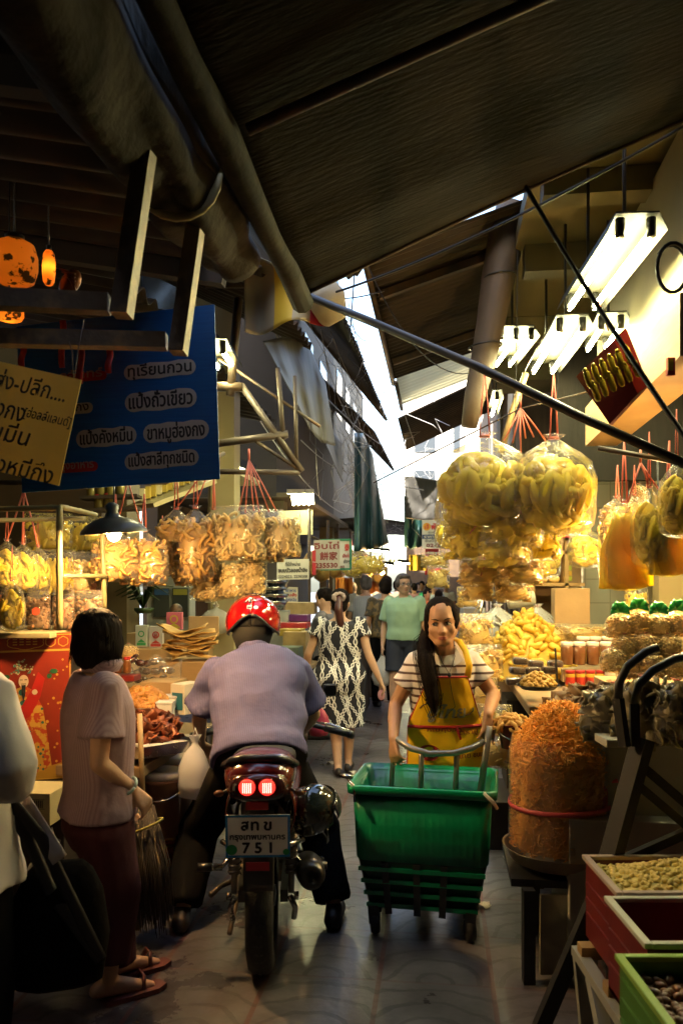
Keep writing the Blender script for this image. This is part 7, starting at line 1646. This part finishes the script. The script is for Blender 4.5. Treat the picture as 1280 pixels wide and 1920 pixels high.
signboard('hanging_sign', 'small white notice with a red line of Thai under the dumpling sign', P(530,1100,7.7), P(558,1101,7.7), P(530,1128,7.7), WB, [('มีอาหาร',.1,.68,.8,.26,mat('blue_letters', (.05,.1,.35), .6),.03),('ตามสั่ง',.06,.38,.88,.26,mat('red_letters'),.04),('เปิดทุกวัน',.1,.08,.8,.24,mat('blue_letters'),.03)])
o, pn = signboard('hanging_sign', 'white sign with a red phone number starting 02 on the right side', P(791,975,9.6), P(848,974,9.6), P(791,1028,9.6), WB, [('พัฒนากร',.30,.66,.75,.28,mat('red_letters'),.045),('ศูนย์จำหน่าย',.2,.52,.6,.11,GRL,.02),('ราคาถูกที่สุด',.06,.36,.85,.14,WB,.03),('ยินดีบริการ',.1,.22,.7,.13,GRL,.02),('02-2217',.14,.04,.80,.16,DR,.05)])
b = MB(); pn.disc(b, pn.w*.15, pn.h*.76, pn.h*.14, .003); b.build('orange_disc', mat('orange_disc', (.6,.3,.02), .5), o); b = MB(); put_text(b, 'เจ้', lambda X, Y, l: pn(X, Y, l+.006), pn.w*.08, pn.h*.69, pn.w*.13, pn.h*.18, bold=.03); b.build('disc_lettering', mat('red_letters'), o)
b = MB(); pn.rect(b, .0, pn.h*.33, pn.w, pn.h*.48, .002); b.build('blue_band', mat('blue_band', (.03,.06,.16), .5), o)
signboard('hanging_sign', 'small red sign below the white phone number sign', P(797,1029,9.7), P(822,1029,9.7), P(797,1043,9.7), mat('red_signboard', (.4,.02,.03), .5), [('500 g',.15,.3,.7,.45,WB,.04)])
signboard('hanging_sign', 'dim olive notice board high in the left shop', P(522,958,9.4), P(586,956,9.4), P(522,1004,9.4), mat('dim_notice', (.22,.21,.12), .6), [('รายการ',.2,.55,.5,.2,GRL,.0)])
signboard('hanging_sign', 'narrow red strip sign at the edge of the maroon lettered sign', P(585,1032,8.1), P(592,1032,8.1), P(585,1078,8.1), mat('red_signboard'), [('ขนม',.1,.5,.8,.1,WB,.0)])
o = thing('string_lamp', 'round warm bulb glowing above the crowd on the left', 'lamp', P(716,1073,12)); b = MB(); b.ell(P(716,1073,12), .035, None, 12, 8); b.build('bulb', glow('warm_bulb', (1,.62,.25), BULB_GLOW), o); b = MB(); b.tube([P(716,1069,12), P(716,1000,12)], .006, 5); b.build('flex', BLACK, o)
o = thing('string_lamp', 'warm bulb glowing behind the orange sheet bags at the right', 'lamp', P(1234,1040,4.0)); b = MB(); b.ell(P(1234,1040,4.0), (.026,.026,.032), None, 14, 10); b.build('bulb', glow('warm_bulb', (1,.62,.25), BULB_GLOW), o); b = MB(); b.tube([P(1234,1030,4.0), P(1232,860,4.0)], .004, 6); b.build('flex', BLACK, o)
for px, py, d, c_, lab in ((645,1095,9.5,(.6,.22,.03),'orange cloth hanging in the far left stall'),(708,1100,14,(.55,.2,.04),'orange draped stall front behind the grey haired man'),(812,1060,14,(.4,.03,.03),'red parasol edge over the far crowd'),(783,1052,12.5,(.45,.36,.05),'yellow box hanging above the far crowd')):
    b = MB(); b.grid(lambda u, v: P(px-16+32*u, py-12+30*v, d+.08*sin(u*11)), 14, 6, .01); one(b, 'stall_cloth', mat('cloth_%d' % px, c_, .7, trans=.2), lab, 'cloth')
# ================================================================ RIGHT STALL
table('display_table', 'long right stall table crowded with jars and snacks', A(5.2,1.3), (1.7,2.1), .93, mat('stall_board'))
PUFF = mat('yellow_puffs', (.74,.52,.06), .5, c2=(.62,.36,.03), scale=8, bump=.3, trans=.2)
o = thing('puff_heap', 'heap of loose yellow puffs at the back of the right stall', 'snacks', P(985,1290,5.2)); b = MB(); heap(b, P(985,1262,5.15), .30, .3, .40, 'stick', .085, 260); q = b.build('puffs', PUFF, o); o['kind'] = 'stuff'; q['kind'] = 'stuff'
for a in ((930,1132,1250,82,5.75,'large milky bulk bag tied at the top, left of the pair behind the puffs'),(1008,1132,1250,78,5.8,'large milky bulk bag tied with pink cord, right of the pair behind the puffs')): hang('bulk', *a, 'milky bulk bags', 0.2, string=False)
b = MB(); b.tube([P(952,1128,6.1), P(1000,1122,6.1)], .06, 12); one(b, 'paper_roll', mat('pale_paper_roll', (.5,.48,.36), .7), 'pale roll lying behind the milky bulk bags', 'roll')
o = thing('carton', 'tall brown carton at the back of the right stall', 'carton', P(1068,1200,5.7)); b = MB(); b.box(P(1068,1150,5.75), (.24,.24,.36), rotm(0,0,-.15), bev=.003); b.build('box', CARD, o); b = MB(); b.box(P(1068,1150,5.75)+L(0,-.0,.182), (.05,.245,.002), rotm(0,0,-.15)); b.build('tape', mat('brown_tape', (.3,.2,.08), .3), o)
b = solid_box(P(1010,1272,5.9), (.9,.4,.28)); one(b, 'riser_box', mat('stall_board'), 'wooden riser under the bulk bags and carton', 'box')
# cabinet with shelves at the back
o = thing('shelf_cabinet', 'wooden shelf cabinet with packets behind the hanging bunch', 'cabinet', P(1035,1110,6.4)); k = 6.4/FPX
for a_, c_ in (((990,1000),(990,1200)),((1052,985),(1052,1200))): b = MB(); b.bar(P(*a_,6.4), P(*c_,6.4), .03, .3); b.build('side', WOOD, o)
for y in (1012,1037,1096): b = MB(); b.bar(P(985,y,6.4), P(1085,y,6.4), .3, .025); b.build('shelf', WOOD, o)
b = MB(); b.box(P(1035,1090,6.58), (.46,.02,1.0)); b.build('back', mat('stall_board'), o)
for i in range(5):
    for j in range(2): b = MB(); b.box(P(1058+j*8,1045+i*10,6.35), (.03,.05,.036)); b.build('packet', mat('lime_packet', (.3,.36,.03), .4) if (i+j) % 2 else mat('orange_packet', (.5,.3,.03), .4), o)
for x in (1015,1038): b = MB(); b.ell(P(x,1086,6.35), (.045,.06,.035)); b.build('nut_bag', mat('roasted_nuts'), o)
signboard('notice', 'small red notice with a white square on the shelf cabinet', P(1055,990,6.2), P(1080,990,6.2), P(1055,1008,6.2), mat('red_signboard'), [('福',.3,.25,.35,.5,WB,.06)])
# jars
JG = mat('brown_jar_paste', (.13,.05,.02), .12, coat=.8, c2=(.2,.09,.03), scale=14)
def jar(px, ybot, d, r, h, capm, label, grp, body=JG, lab=None):
    o = thing('jar', label, 'jar', P(px,ybot,d), 0, grp); b = MB(); b.lathe([(r*.85,0),(r,.006),(r,h*.74),(r*.9,h*.80),(r*.84,h*.83)], n=18); b.build('glass', body, o, True)
    b = MB(); b.lathe([(r*.93,h*.82),(r*.96,h*.83),(r*.96,h*.98),(r*.9,h)], n=18); b.build('lid', capm, o, True)
    if lab: b = MB(); b.lathe([(r*1.012,h*.16),(r*1.012,h*.6)], n=18, capb=False, capt=False); b.build('label', lab, o, True)
WC = mat('white_jar_lid', (.6,.55,.48), .4); RC = mat('red_lid'); RL = mat('red_paper_label', (.42,.03,.02), .5); YL = mat('yellow_preserve', (.5,.3,.04), .15, coat=.6)
for i, x in enumerate((1062,1085,1110,1136)): jar(x,1246,4.75,.038,.135,WC,'white lidded jar of brown paste in the taller row on the right stall','tall white lidded jars on the right stall')
for i, x in enumerate((1092,1114,1138)): jar(x,1232,5.05,.040,.13,WC,'white lidded jar of brown paste in the hindmost row on the right stall','hindmost white lidded jars on the right stall')
for i, x in enumerate((1068,1087,1106,1125)): jar(x,1288,4.55,.027,.095,RC,'short jar with a red label and dark lid in the front row of jars','short red labelled jars on the right stall',YL,RL)
jar(1148,1284,4.5,.043,.12,mat('gold_lid', (.4,.3,.1), .3, .6),'wide jar with a gold lid at the end of the front row',None,mat('amber_preserve', (.3,.17,.04), .12, coat=.7),mat('white_card'))
b = MB(); b.box(P(1105,1262,4.95), (.38,.34,.075), rotm(0,0,RZ)); one(b, 'riser_box', mat('stall_board'), 'low riser board under the white lidded jars', 'box')
for px, y0, y1, w_, lab in ((1040,1168,1212,60,'flat bag of pale crisps leaning beside the puff heap'),(1095,1170,1200,90,'long bag of yellow crisps lying behind the jars')): hang('chip', px, y0, y1, w_, 5.4, lab, 'crisps behind the jars', 0, string=False)
# dates in black trays, nut dish
DT = mat('dark_date', (.03,.014,.018), .3, c2=(.07,.03,.03), scale=20, coat=.4)
for i in range(9):
    px, py = 975+(i % 3)*31+rb.uniform(-3,3)-8*(i//3), 1242+(i//3)*17+rb.uniform(-3,3); o = thing('date_packet', 'film wrapped packet of dark dates stacked on the right stall', 'packet', P(px,py+10,4.35-.06*(i//3)), 0, 'wrapped date packets on the right stall'); c = P(px,py,4.35-.06*(i//3))
    b = MB(); b.box(c, (.078,.06,.036), rotm(0,.1*rb.uniform(-1,1),rb.uniform(-.2,.2)), bev=.012); b.build('dates', DT, o); b = MB(); b.box(c, (.086,.068,.044), rotm(0,0,rb.uniform(-.2,.2)), bev=.014); b.build('wrap', FILM, o)
o = thing('nut_dish', 'black dish heaped with small yellow nuts before the date packets', 'dish', P(1008,1300,4.05)); b = MB(); b.lathe([(.08,0),(.105,.022),(.11,.024),(.08,.008)], P(1008,1292,4.05), 26, capt=False); b.build('dish', BLACK, o); b = MB(); heap(b, P(1008,1286,4.05), .095, .09, .075, 'ball', .022, 170); q = b.build('nuts', mat('yellow_nuts', (.5,.32,.06), .5, c2=(.36,.2,.03), scale=20), o); q['kind'] = 'stuff'
b = MB(); b.bar(P(1040,1215,4.25), P(1044,1282,4.25), .012, .008); one(b, 'price_stick', BLACK, 'thin black price stick standing among the date packets', 'stick')
# crisps bags stacked down the stall's front corner
for i, a in enumerate(((892,1150,1215,70,5.0,'bag of round crisps topmost in the stack at the corner of the right stall'),(905,1208,1280,84,4.8,'bag of round crisps second from the top in the corner stack'),(900,1268,1340,72,4.75,'bag of round crisps third from the top in the corner stack'),(926,1320,1395,70,4.6,'bag of pale crisps behind the red tub'),(922,1375,1440,80,4.55,'lowest bag of crisps in the corner stack'),(880,1100,1140,50,6.0,'pale bag above the corner stack near the trolley handle'))): hang('chip', *a, 'crisps stacked at the corner of the right stall', string=False)
b = solid_box(G(945,4.95,.14)+L(.14,0,0), (.5,.6,.28)); one(b, 'crate', mat('dark_timber'), 'dark crate on the ground under the corner stack of crisps', 'crate')
b = solid_box(G(945,5.1,.56)+L(.16,.05,0), (.3,.4,.55)); one(b, 'crate', mat('dark_timber'), 'dark crate behind the corner stack of crisps', 'crate')
bin_('plastic_tub', 'small dark red tub hanging at the corner of the right stall', P(962,1402,3.75), .075, .115, mat('dark_red_plastic'), 'curl', GOLD, taper=.75)
# upright steel trolley rails beyond the woman
o = thing('hand_trolley', 'steel trolley with bent handle bars standing behind the woman', 'trolley', G(872,5.6)); d = 5.5
for pts in (((856,1215),(866,1180),(898,1135),(898,1118)),((872,1215),(878,1170),(900,1148),(904,1125))): b = MB(); b.tube([P(*p,d) for p in pts], .012, 8); b.build('handle_rail', CHROME, o)
b = MB(); b.tube([P(858,1210,d), G(868,5.5,.05)], .012, 8); b.tube([P(874,1210,d), G(884,5.5,.05)], .012, 8); b.build('uprights', CHROME, o)
b = MB(); b.box(G(880,5.65,.06), (.4,.35,.03)); b.build('platform', STEEL, o)
b = MB(); b.box(P(885,1200,6.2), (.16,.2,.5)); one(b, 'crate', mat('blue_grey_crate', (.3,.32,.38), .6), 'blue grey crate standing behind the trolley rails', 'crate')
# packets with green ties
for i, (px, py) in enumerate(((1160,1172),(1195,1165),(1232,1172),(1268,1168),(1170,1212),(1210,1210),(1250,1212),(1180,1248),(1222,1246),(1262,1250),(1150,1235))):
    c = hang('nut', px, py-26, py+26, 56, 3.85-.05*(i//4), 'small tied bag of mixed nuts and crackers stacked at the right edge', 'nut bags stacked at the right edge', string=False)
    if i < 4: q = MB(); a0 = P(px,py-26,3.83); [q.tube([a0, a0+L(.04*cos(t),-.015,.012+.03*sin(t))], [.004,.020], 5, flat=(1.5,.3)) for t in (0,.8,1.6,2.4,3.1)]; q.build('green_ribbon', mat('green_ribbon', (.01,.32,.08), .4), c)
b = solid_box(P(1215,1340,3.75)+L(.08,.1,0), (.5,.5,.28)); one(b, 'crate', CARD, 'brown crate under the stacked nut bags at the right', 'crate')
b = MB(); heap(b, P(1110,1330,3.75), .20, .16, .09, 'chip', .07, 60); one(b, 'dried_slices', mat('dark_dried_slices', (.14,.07,.03), .5, c2=(.3,.17,.07), scale=9), 'heap of dark dried slices in front of the jars', 'dried food')
hang('curlB', 1080,1290,1320,60,4.2,'long brown packet in front of the short jars','small packets on the right stall',0,string=False)
hang('nut', 1196,905,950,40,5.0,'tiny clear bag hanging near the right wall','small bags by the right wall',0)
hang('mawC', 1192,1100,1160,46,5.0,'bag of yellow crackers hanging on the tiled wall','small bags by the right wall',0)
# big bag of orange dried shrimp in a basin on a stand
SHR = mat('dried_shrimp', (1.0,.38,.03), .55, c2=(.85,.45,.08), scale=18, bump=.3)
o = thing('shrimp_bag', 'big clear bag of orange dried shrimp tied with a pink ribbon', 'snack bag', P(1050,1590,3.3)); c = P(1050,1585,3.3); r = .195; h0 = .37
b = MB(); b.lathe([(r*.9,0),(r,.02),(r*1.0,h0*.5),(r*.99,h0*.55),(r*1.0,h0)], c, 36, capt=False)
for v in b.v: a = math.atan2(v.y-c.y, v.x-c.x); v += Vector((cos(a), sin(a), 0))*(.012*noise.noise(Vector((cos(a)*3, sin(a)*3, v.z*3))))
for i in range(1500):
    a = rb.uniform(pi*.95, 2.05*pi); z = rb.uniform(.0,h0); piece(b, c+L((r+.001)*cos(a), (r+.001)*sin(a), z), 'shred', .022)
q = b.build('packed_shrimp', mat('packed_shrimp', (.82,.34,.05), .55, c2=(.62,.34,.08), scale=22, bump=.3), o); q['kind'] = 'stuff'
b = MB(); heap(b, c+L(0,0,h0-.01), r*1.02, r*1.02, .24, 'shred', .034, 1700, pw=1.35); q = b.build('loose_shrimp', SHR, o); q['kind'] = 'stuff'
b = MB(); b.lathe([(r*1.05,.0),(r*1.07,.03),(r*1.06,h0*.5),(r*1.08,h0),(r*1.0,h0+.08)], c, 48, capb=False, capt=False)
for v in b.v: a = math.atan2(v.y-c.y, v.x-c.x); v += Vector((cos(a), sin(a), 0))*(.010*noise.noise(Vector((cos(a)*6, sin(a)*6, v.z*2))))
b.build('film', film('clear_sack_film', (.95,.95,.92), .05, .2, 12, .4), o)
b = MB(); b.tube([c+L(r*1.075*cos(k*pi/20), r*1.075*sin(k*pi/20), h0*.5+.012*cos(k*pi/20)) for k in range(41)], .009, 6, flat=(1.2,.4)); q = P(1135,1470,3.18); b.tube([c+L(r*1.06*cos(-.9), r*1.06*sin(-.9), h0*.5), q, q+L(.04,-.02,.02)], .010, 6); b.tube([q, q+L(-.05,-.03,-.03)], .010, 6); b.build('pink_ribbon', mat('pink_ribbon', (.5,.07,.08), .5), o)
b = MB(); b.lathe([(.17,-.005),(.205,.01),(.228,.06),(.236,.065),(.226,.062),(.2,.02)], P(1050,1612,3.3), 36, capt=False); one(b, 'steel_basin', mat('dull_basin', (.35,.27,.19), .3, .6), 'dull steel basin under the orange shrimp bag', 'basin')
o = thing('stand', 'dark metal stand under the shrimp basin with a dirty white side panel', 'stand', G(1050,3.2)); zt = P(1050,1622,3.3).z
b = MB(); b.box(L(P(1060,1,3.3).x,3.35,zt-.02), (.46,.44,.03), rotm(0,0,RZ)); b.build('stand_top', BLACK, o)
for px, d in ((990,3.12),(1150,3.12),(1000,3.6),(1140,3.6)): b = MB(); b.bar(G(px,d,0), G(px,d,zt-.03), .045, .045); b.build('leg', BLACK, o)
b = MB(); q = [G(1012,3.14,.02), G(1120,3.14,.02), G(1120,3.14,zt-.06), G(1012,3.14,zt-.06)]; b.add(q+[x+L(0,.012,0) for x in q], [(0,1,2,3),(7,6,5,4),(0,4,5,1),(1,5,6,2),(2,6,7,3),(3,7,4,0)], False); b.build('side_panel', mat('dirty_white_board', (.42,.41,.33), .7, c2=(.3,.29,.22), scale=4), o)
# dried fish bags on a white foam box, black folding frame in front
b = solid_box(P(1200,1470,3.2)+L(.06,.12,0), (.62,.36,.5)); one(b, 'foam_box', mat('foam_white', (.42,.41,.34), .8, c2=(.35,.34,.27), scale=3), 'large off white foam box at the right edge', 'box')
b = solid_box(P(1200,1560,3.1)+L(.1,.2,-.2), (.7,.5,.5)); one(b, 'foam_box', mat('foam_white'), 'second off white foam box below the first at the right', 'box')
b = MB(); b.box(P(1150,1388,2.95), (.1,.14,.03), bev=.004); one(b, 'foam_box', mat('foam_white'), 'small off white foam lid in front of the dried fish bags', 'box')
hang('fish', 1150,1275,1392,130,3.1,'clear bag of pinkish dried fish nearest the shrimp','clear bags of dried fish',0.2,string=False)
hang('fish', 1205,1262,1400,110,2.95,'clear bag of greenish dried fish behind the black bars','clear bags of dried fish',-.2,string=False)
hang('fish', 1268,1270,1400,90,2.85,'clear bag of dried fish cut by the right edge','clear bags of dried fish',.4,string=False)
o = thing('folding_frame', 'black steel folding frame with two curved hand grips at the lower right', 'metal frame', G(1150,2.75)); M_ = mat('black_frame', (.008,.007,.006), .7, .1)
b = MB(); b.bar(P(1205,1385,2.8), P(1135,1640,2.75), .075, .04, up=Z); b.build('main_rail', M_, o)
for pts in (((1158,1310),(1160,1280),(1175,1250),(1210,1222),(1232,1214)),((1188,1320),(1196,1285),(1222,1258),(1262,1236),(1300,1228))): b = MB(); b.tube([P(*p,2.8) for p in pts], .015, 10); b.build('hand_grip', BLACK, o)
for a_, c_, w_ in (((1195,1430),(1300,1520),.032),((1190,1468),(1300,1560),.03),((1140,1625),(1300,1555),.03),((1158,1310),(1170,1400),.03),((1188,1320),(1190,1400),.03)): b = MB(); b.bar(P(*a_,2.8), P(*c_,2.78), w_, w_); b.build('brace', M_, o)
b = MB(); b.bar(P(1135,1640,2.75), G(1010,2.78,.0)+L(0,0,.0), .05, .04, up=L(0,1,0)); b.build('leg', M_, o)
# red crates and the green basket on a rack
CRD = mat('dark_red_crate', (.16,.012,.010), .45, c2=(.1,.008,.008), scale=5)
def crate(name, label, x0, y0, y1, z, w, h, m, rim, cont=None, cat='crate'):
    o = thing(name, label, cat, (x0+w/2, (y0+y1)/2, z-h)); dp = y1-y0; cx_, cy_ = x0+w/2, (y0+y1)/2; t = .012
    b = MB(); b.box((cx_,cy_,z-h+t/2), (w,dp,t))
    for q in (((x0+t/2,cy_,z-h/2),(t,dp,h-.002)),((x0+w-t/2,cy_,z-h/2),(t,dp,h-.002)),((cx_,y0+t/2,z-h/2),(w-2*t,t,h-.002)),((cx_,y1-t/2,z-h/2),(w-2*t,t,h-.002))): b.box(*q)
    for i in range(3): b.box((x0-.003,cy_,z-h*.3-.05*i), (.006,dp*.9,.012))
    b.build('box', m, o); b = MB()
    for q in (((x0,cy_,z+.004),(.022,dp+.02,.016)),((x0+w,cy_,z+.004),(.022,dp+.02,.016)),((cx_,y0,z+.0035),(w-.022,.022,.016)),((cx_,y1,z+.0035),(w-.022,.022,.016))): b.box(*q, bev=.003)
    b.build('rim', rim, o); return o, L(cx_,cy_,z)
PR = mat('pinkish_rim', (.42,.32,.26), .5)
o, c = crate('crate', 'dark red crate of pale yellow beans at the lower right', .83, 2.40, 2.72, .62, .62, .26, CRD, PR)
BEAN = mat('pale_yellow_beans', (.80,.66,.22), .55, c2=(.66,.52,.13), scale=20)
b = MB(); b.grid(lambda u, v: L(.845+.59*u, 2.415+.29*v, .60+.06*sin(pi*u)*sin(pi*v)), 12, 8)
for i in range(620): u, v = rb.random(), rb.random(); q = L(.85+.58*u, 2.42+.28*v, .603+.06*sin(pi*u)*sin(pi*v)); b.ell(q, (.014,.008,.008), rotm(rb.uniform(-.5,.5), rb.uniform(-.5,.5), rb.uniform(0,3)), 6, 4)
q = b.build('beans', BEAN, o); q['kind'] = 'stuff'
crate('crate', 'empty dark red crate with a pale rim below the bean crate', .79, 2.07, 2.37, .615, .62, .26, CRD, mat('pale_rim', (.5,.5,.42), .5))
o, c = crate('basket', 'lime green basket of dark brown dates in the bottom right corner', .705, 1.66, 2.03, .60, .6, .14, mat('green_crate', (.07,.2,.02), .4), mat('lime_rim', (.25,.42,.06), .35), cat='basket')
b = MB(); b.grid(lambda u, v: L(.72+.57*u, 1.675+.34*v, .555+.02*sin(pi*u)*sin(pi*v)), 10, 8)
for i in range(380): u, v = rb.random(), rb.random(); b.ell(L(.725+.56*u, 1.68+.33*v, .56+.02*sin(pi*u)*sin(pi*v)), (.02,.012,.011), rotm(rb.uniform(-.5,.5), rb.uniform(-.5,.5), rb.uniform(0,3)), 7, 5)
q = b.build('dates', mat('brown_dates', (.09,.035,.015), .35, c2=(.17,.07,.03), scale=20), o); q['kind'] = 'stuff'
o = thing('rack', 'pale legged low rack holding the crates at the lower right', 'rack', (1.1,2.2,0))
for y in (1.8,2.1,2.4,2.66): b = MB(); b.box((1.12,y,.335 if y > 2.05 else .43), (.66,.05,.04)); b.build('slat', WOOD, o)
b = MB(); b.bar(L(.80,2.72,.31), L(.80,1.6,.31), .04, .03); b.build('side_rail', mat('pale_metal', (.3,.3,.26), .5), o)
for a_, c_ in (((.80,2.70,.32),(.82,2.66,0)),((.80,2.55,.30),(.745,2.0,.0)),((1.42,2.7,.32),(1.42,2.66,0)),((1.42,1.7,.42),(1.42,1.7,0)),((.80,1.7,.31),(.80,1.7,0))): b = MB(); b.bar(L(*a_), L(*c_), .04, .03, up=L(0,1,0)); b.build('leg', mat('pale_metal'), o)
# red card of golden packets, hung from the fascia
o = thing('packet_card', 'dark red card of golden packets hung before the cream wall', 'card', P(1150,780,3.3)); pn = Panel(P(1083,708,3.35), P(1172,617,3.3), P(1140,797,3.35)); pn.x = (P(1172,617,3.3)-P(1083,708,3.35)).normalized(); pn.n = L(-.2,-1,0).normalized()
b = MB(); q = [P(1079,706,3.35), P(1172,616,3.3), P(1212,720,3.3), P(1142,795,3.35)]; b.add(q+[x+L(.02,.03,0) for x in q], [(3,2,1,0),(4,5,6,7),(0,1,5,4),(1,2,6,5),(2,3,7,6),(3,0,4,7)], False); b.build('card', mat('maroon_card', (.16,.02,.02), .4), o)
b = MB(); q = [P(1150,636,3.29), P(1172,614,3.29), P(1214,722,3.29), P(1194,738,3.29)]; b.add(q, [(3,2,1,0)], False); b.build('red_flap', mat('bright_red_card', (.45,.03,.02), .4), o)
GP_ = mat('golden_packet', (.6,.42,.03), .25, .4)
for i in range(12):
    r_, k_ = divmod(i, 6); x = 1096+k_*15+r_*14; y = 722-k_*9+r_*24-14; q = MB(); a_ = P(x, y-14, 3.27); c_ = P(x+12, y+20, 3.27); q.tube([a_, a_.lerp(c_,.15), a_.lerp(c_,.85), c_], [.006,.014,.014,.008], 8, flat=(1,.6)); q.ell(a_, .010, None, 8, 6); q.build('golden_packet', GP_, o)
b = MB(); b.tube([P(1140,620,3.3), P(1120,560,3.4)], .003, 5); b.build('string', STRING, o)
o = thing('small_packet', 'little red and gold packet stuck on the cream wall at the right', 'packet', P(1256,712,3.2)); b = MB(); b.box(P(1256,688,3.2), (.03,.02,.07)); b.build('packet', mat('bright_red_card'), o); b = MB(); b.box(P(1256,684,3.187), (.02,.006,.045)); b.build('gold_front', GP_, o)
# litter on the paving
for px, py in ((955,1612),(575,1446),(620,1432),(660,1450),(540,1500),(905,1700),(700,1600)):
    d = 2325/(py-1097); b = MB(); b.grid(lambda u, v: G(px,d,.012+.012*sin(u*7)*cos(v*5))+L((u-.5)*.07,(v-.5)*.06,0), 5, 5, .001); one(b, 'litter', mat('pale_litter', (.5,.46,.4), .7), 'scrap of pale litter on the paving', 'litter', 'scraps of litter on the paving')

# ================================================================ FARTHER STALLS
for i, (s_, t_, w_, lab, c_) in enumerate(((9.6,-1.35,1.5,'far left stall of packets with orange light put into their colour',(.4,.2,.05)),(11.8,-1.3,1.6,'far left stall with yellow goods past the green tarpaulin',(.45,.32,.06)),(14.2,-1.2,1.8,'farthest left stall with red goods',(.35,.06,.03)),(8.6,.85,1.2,'far right stall of crisps past the trolley rails',(.5,.36,.1)),(11.0,.95,1.6,'far right stall with brown goods behind the crowd',(.25,.13,.05)),(14.0,1.0,2.0,'farthest right stall with green and red packets',(.1,.2,.05)))):
    o = thing('market_stall', lab, 'stall', A(s_,t_,0), RZ, 'farther market stalls')
    b = MB(); b.box((0,0,.4), (.9,w_,.8), bev=.01); b.build('counter', mat('shop_dark'), o, True)
    b = MB()
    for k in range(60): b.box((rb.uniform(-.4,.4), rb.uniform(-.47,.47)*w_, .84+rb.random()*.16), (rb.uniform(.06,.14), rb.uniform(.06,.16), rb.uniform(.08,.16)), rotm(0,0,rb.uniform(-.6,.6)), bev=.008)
    q = b.build('goods', mat('goods_%d' % i, c_, .5, c2=tuple(min(1, x*.45+.05) for x in reversed(c_)), scale=7, thr=(.45,.55)), o, True); q['kind'] = 'stuff'  # first stall: orange light of its interior put into the goods' colour
    b = MB()
    for k in range(7):
        y = (-.45+.15*k)*w_; b.lathe([(.02,-.30),(.09,-.25),(.10,-.12),(.02,0)], (rb.uniform(-.2,.2), y, 2.0+rb.uniform(-.15,.1)), 10)
    b.build('hanging_goods', mat('hung_goods_%d' % i, (.5,.36,.1), .4, c2=(.3,.16,.04), scale=16, trans=.3), o, True)
    b = MB(); b.tube([(-.1,-w_/2,2.1), (-.1,w_/2,2.1)], .012, 6); b.tube([(-.1,-w_/2,0), (-.1,-w_/2,2.4)], .02, 6); b.tube([(-.1,w_/2,0), (-.1,w_/2,2.4)], .02, 6); b.build('posts', STEEL, o, True)
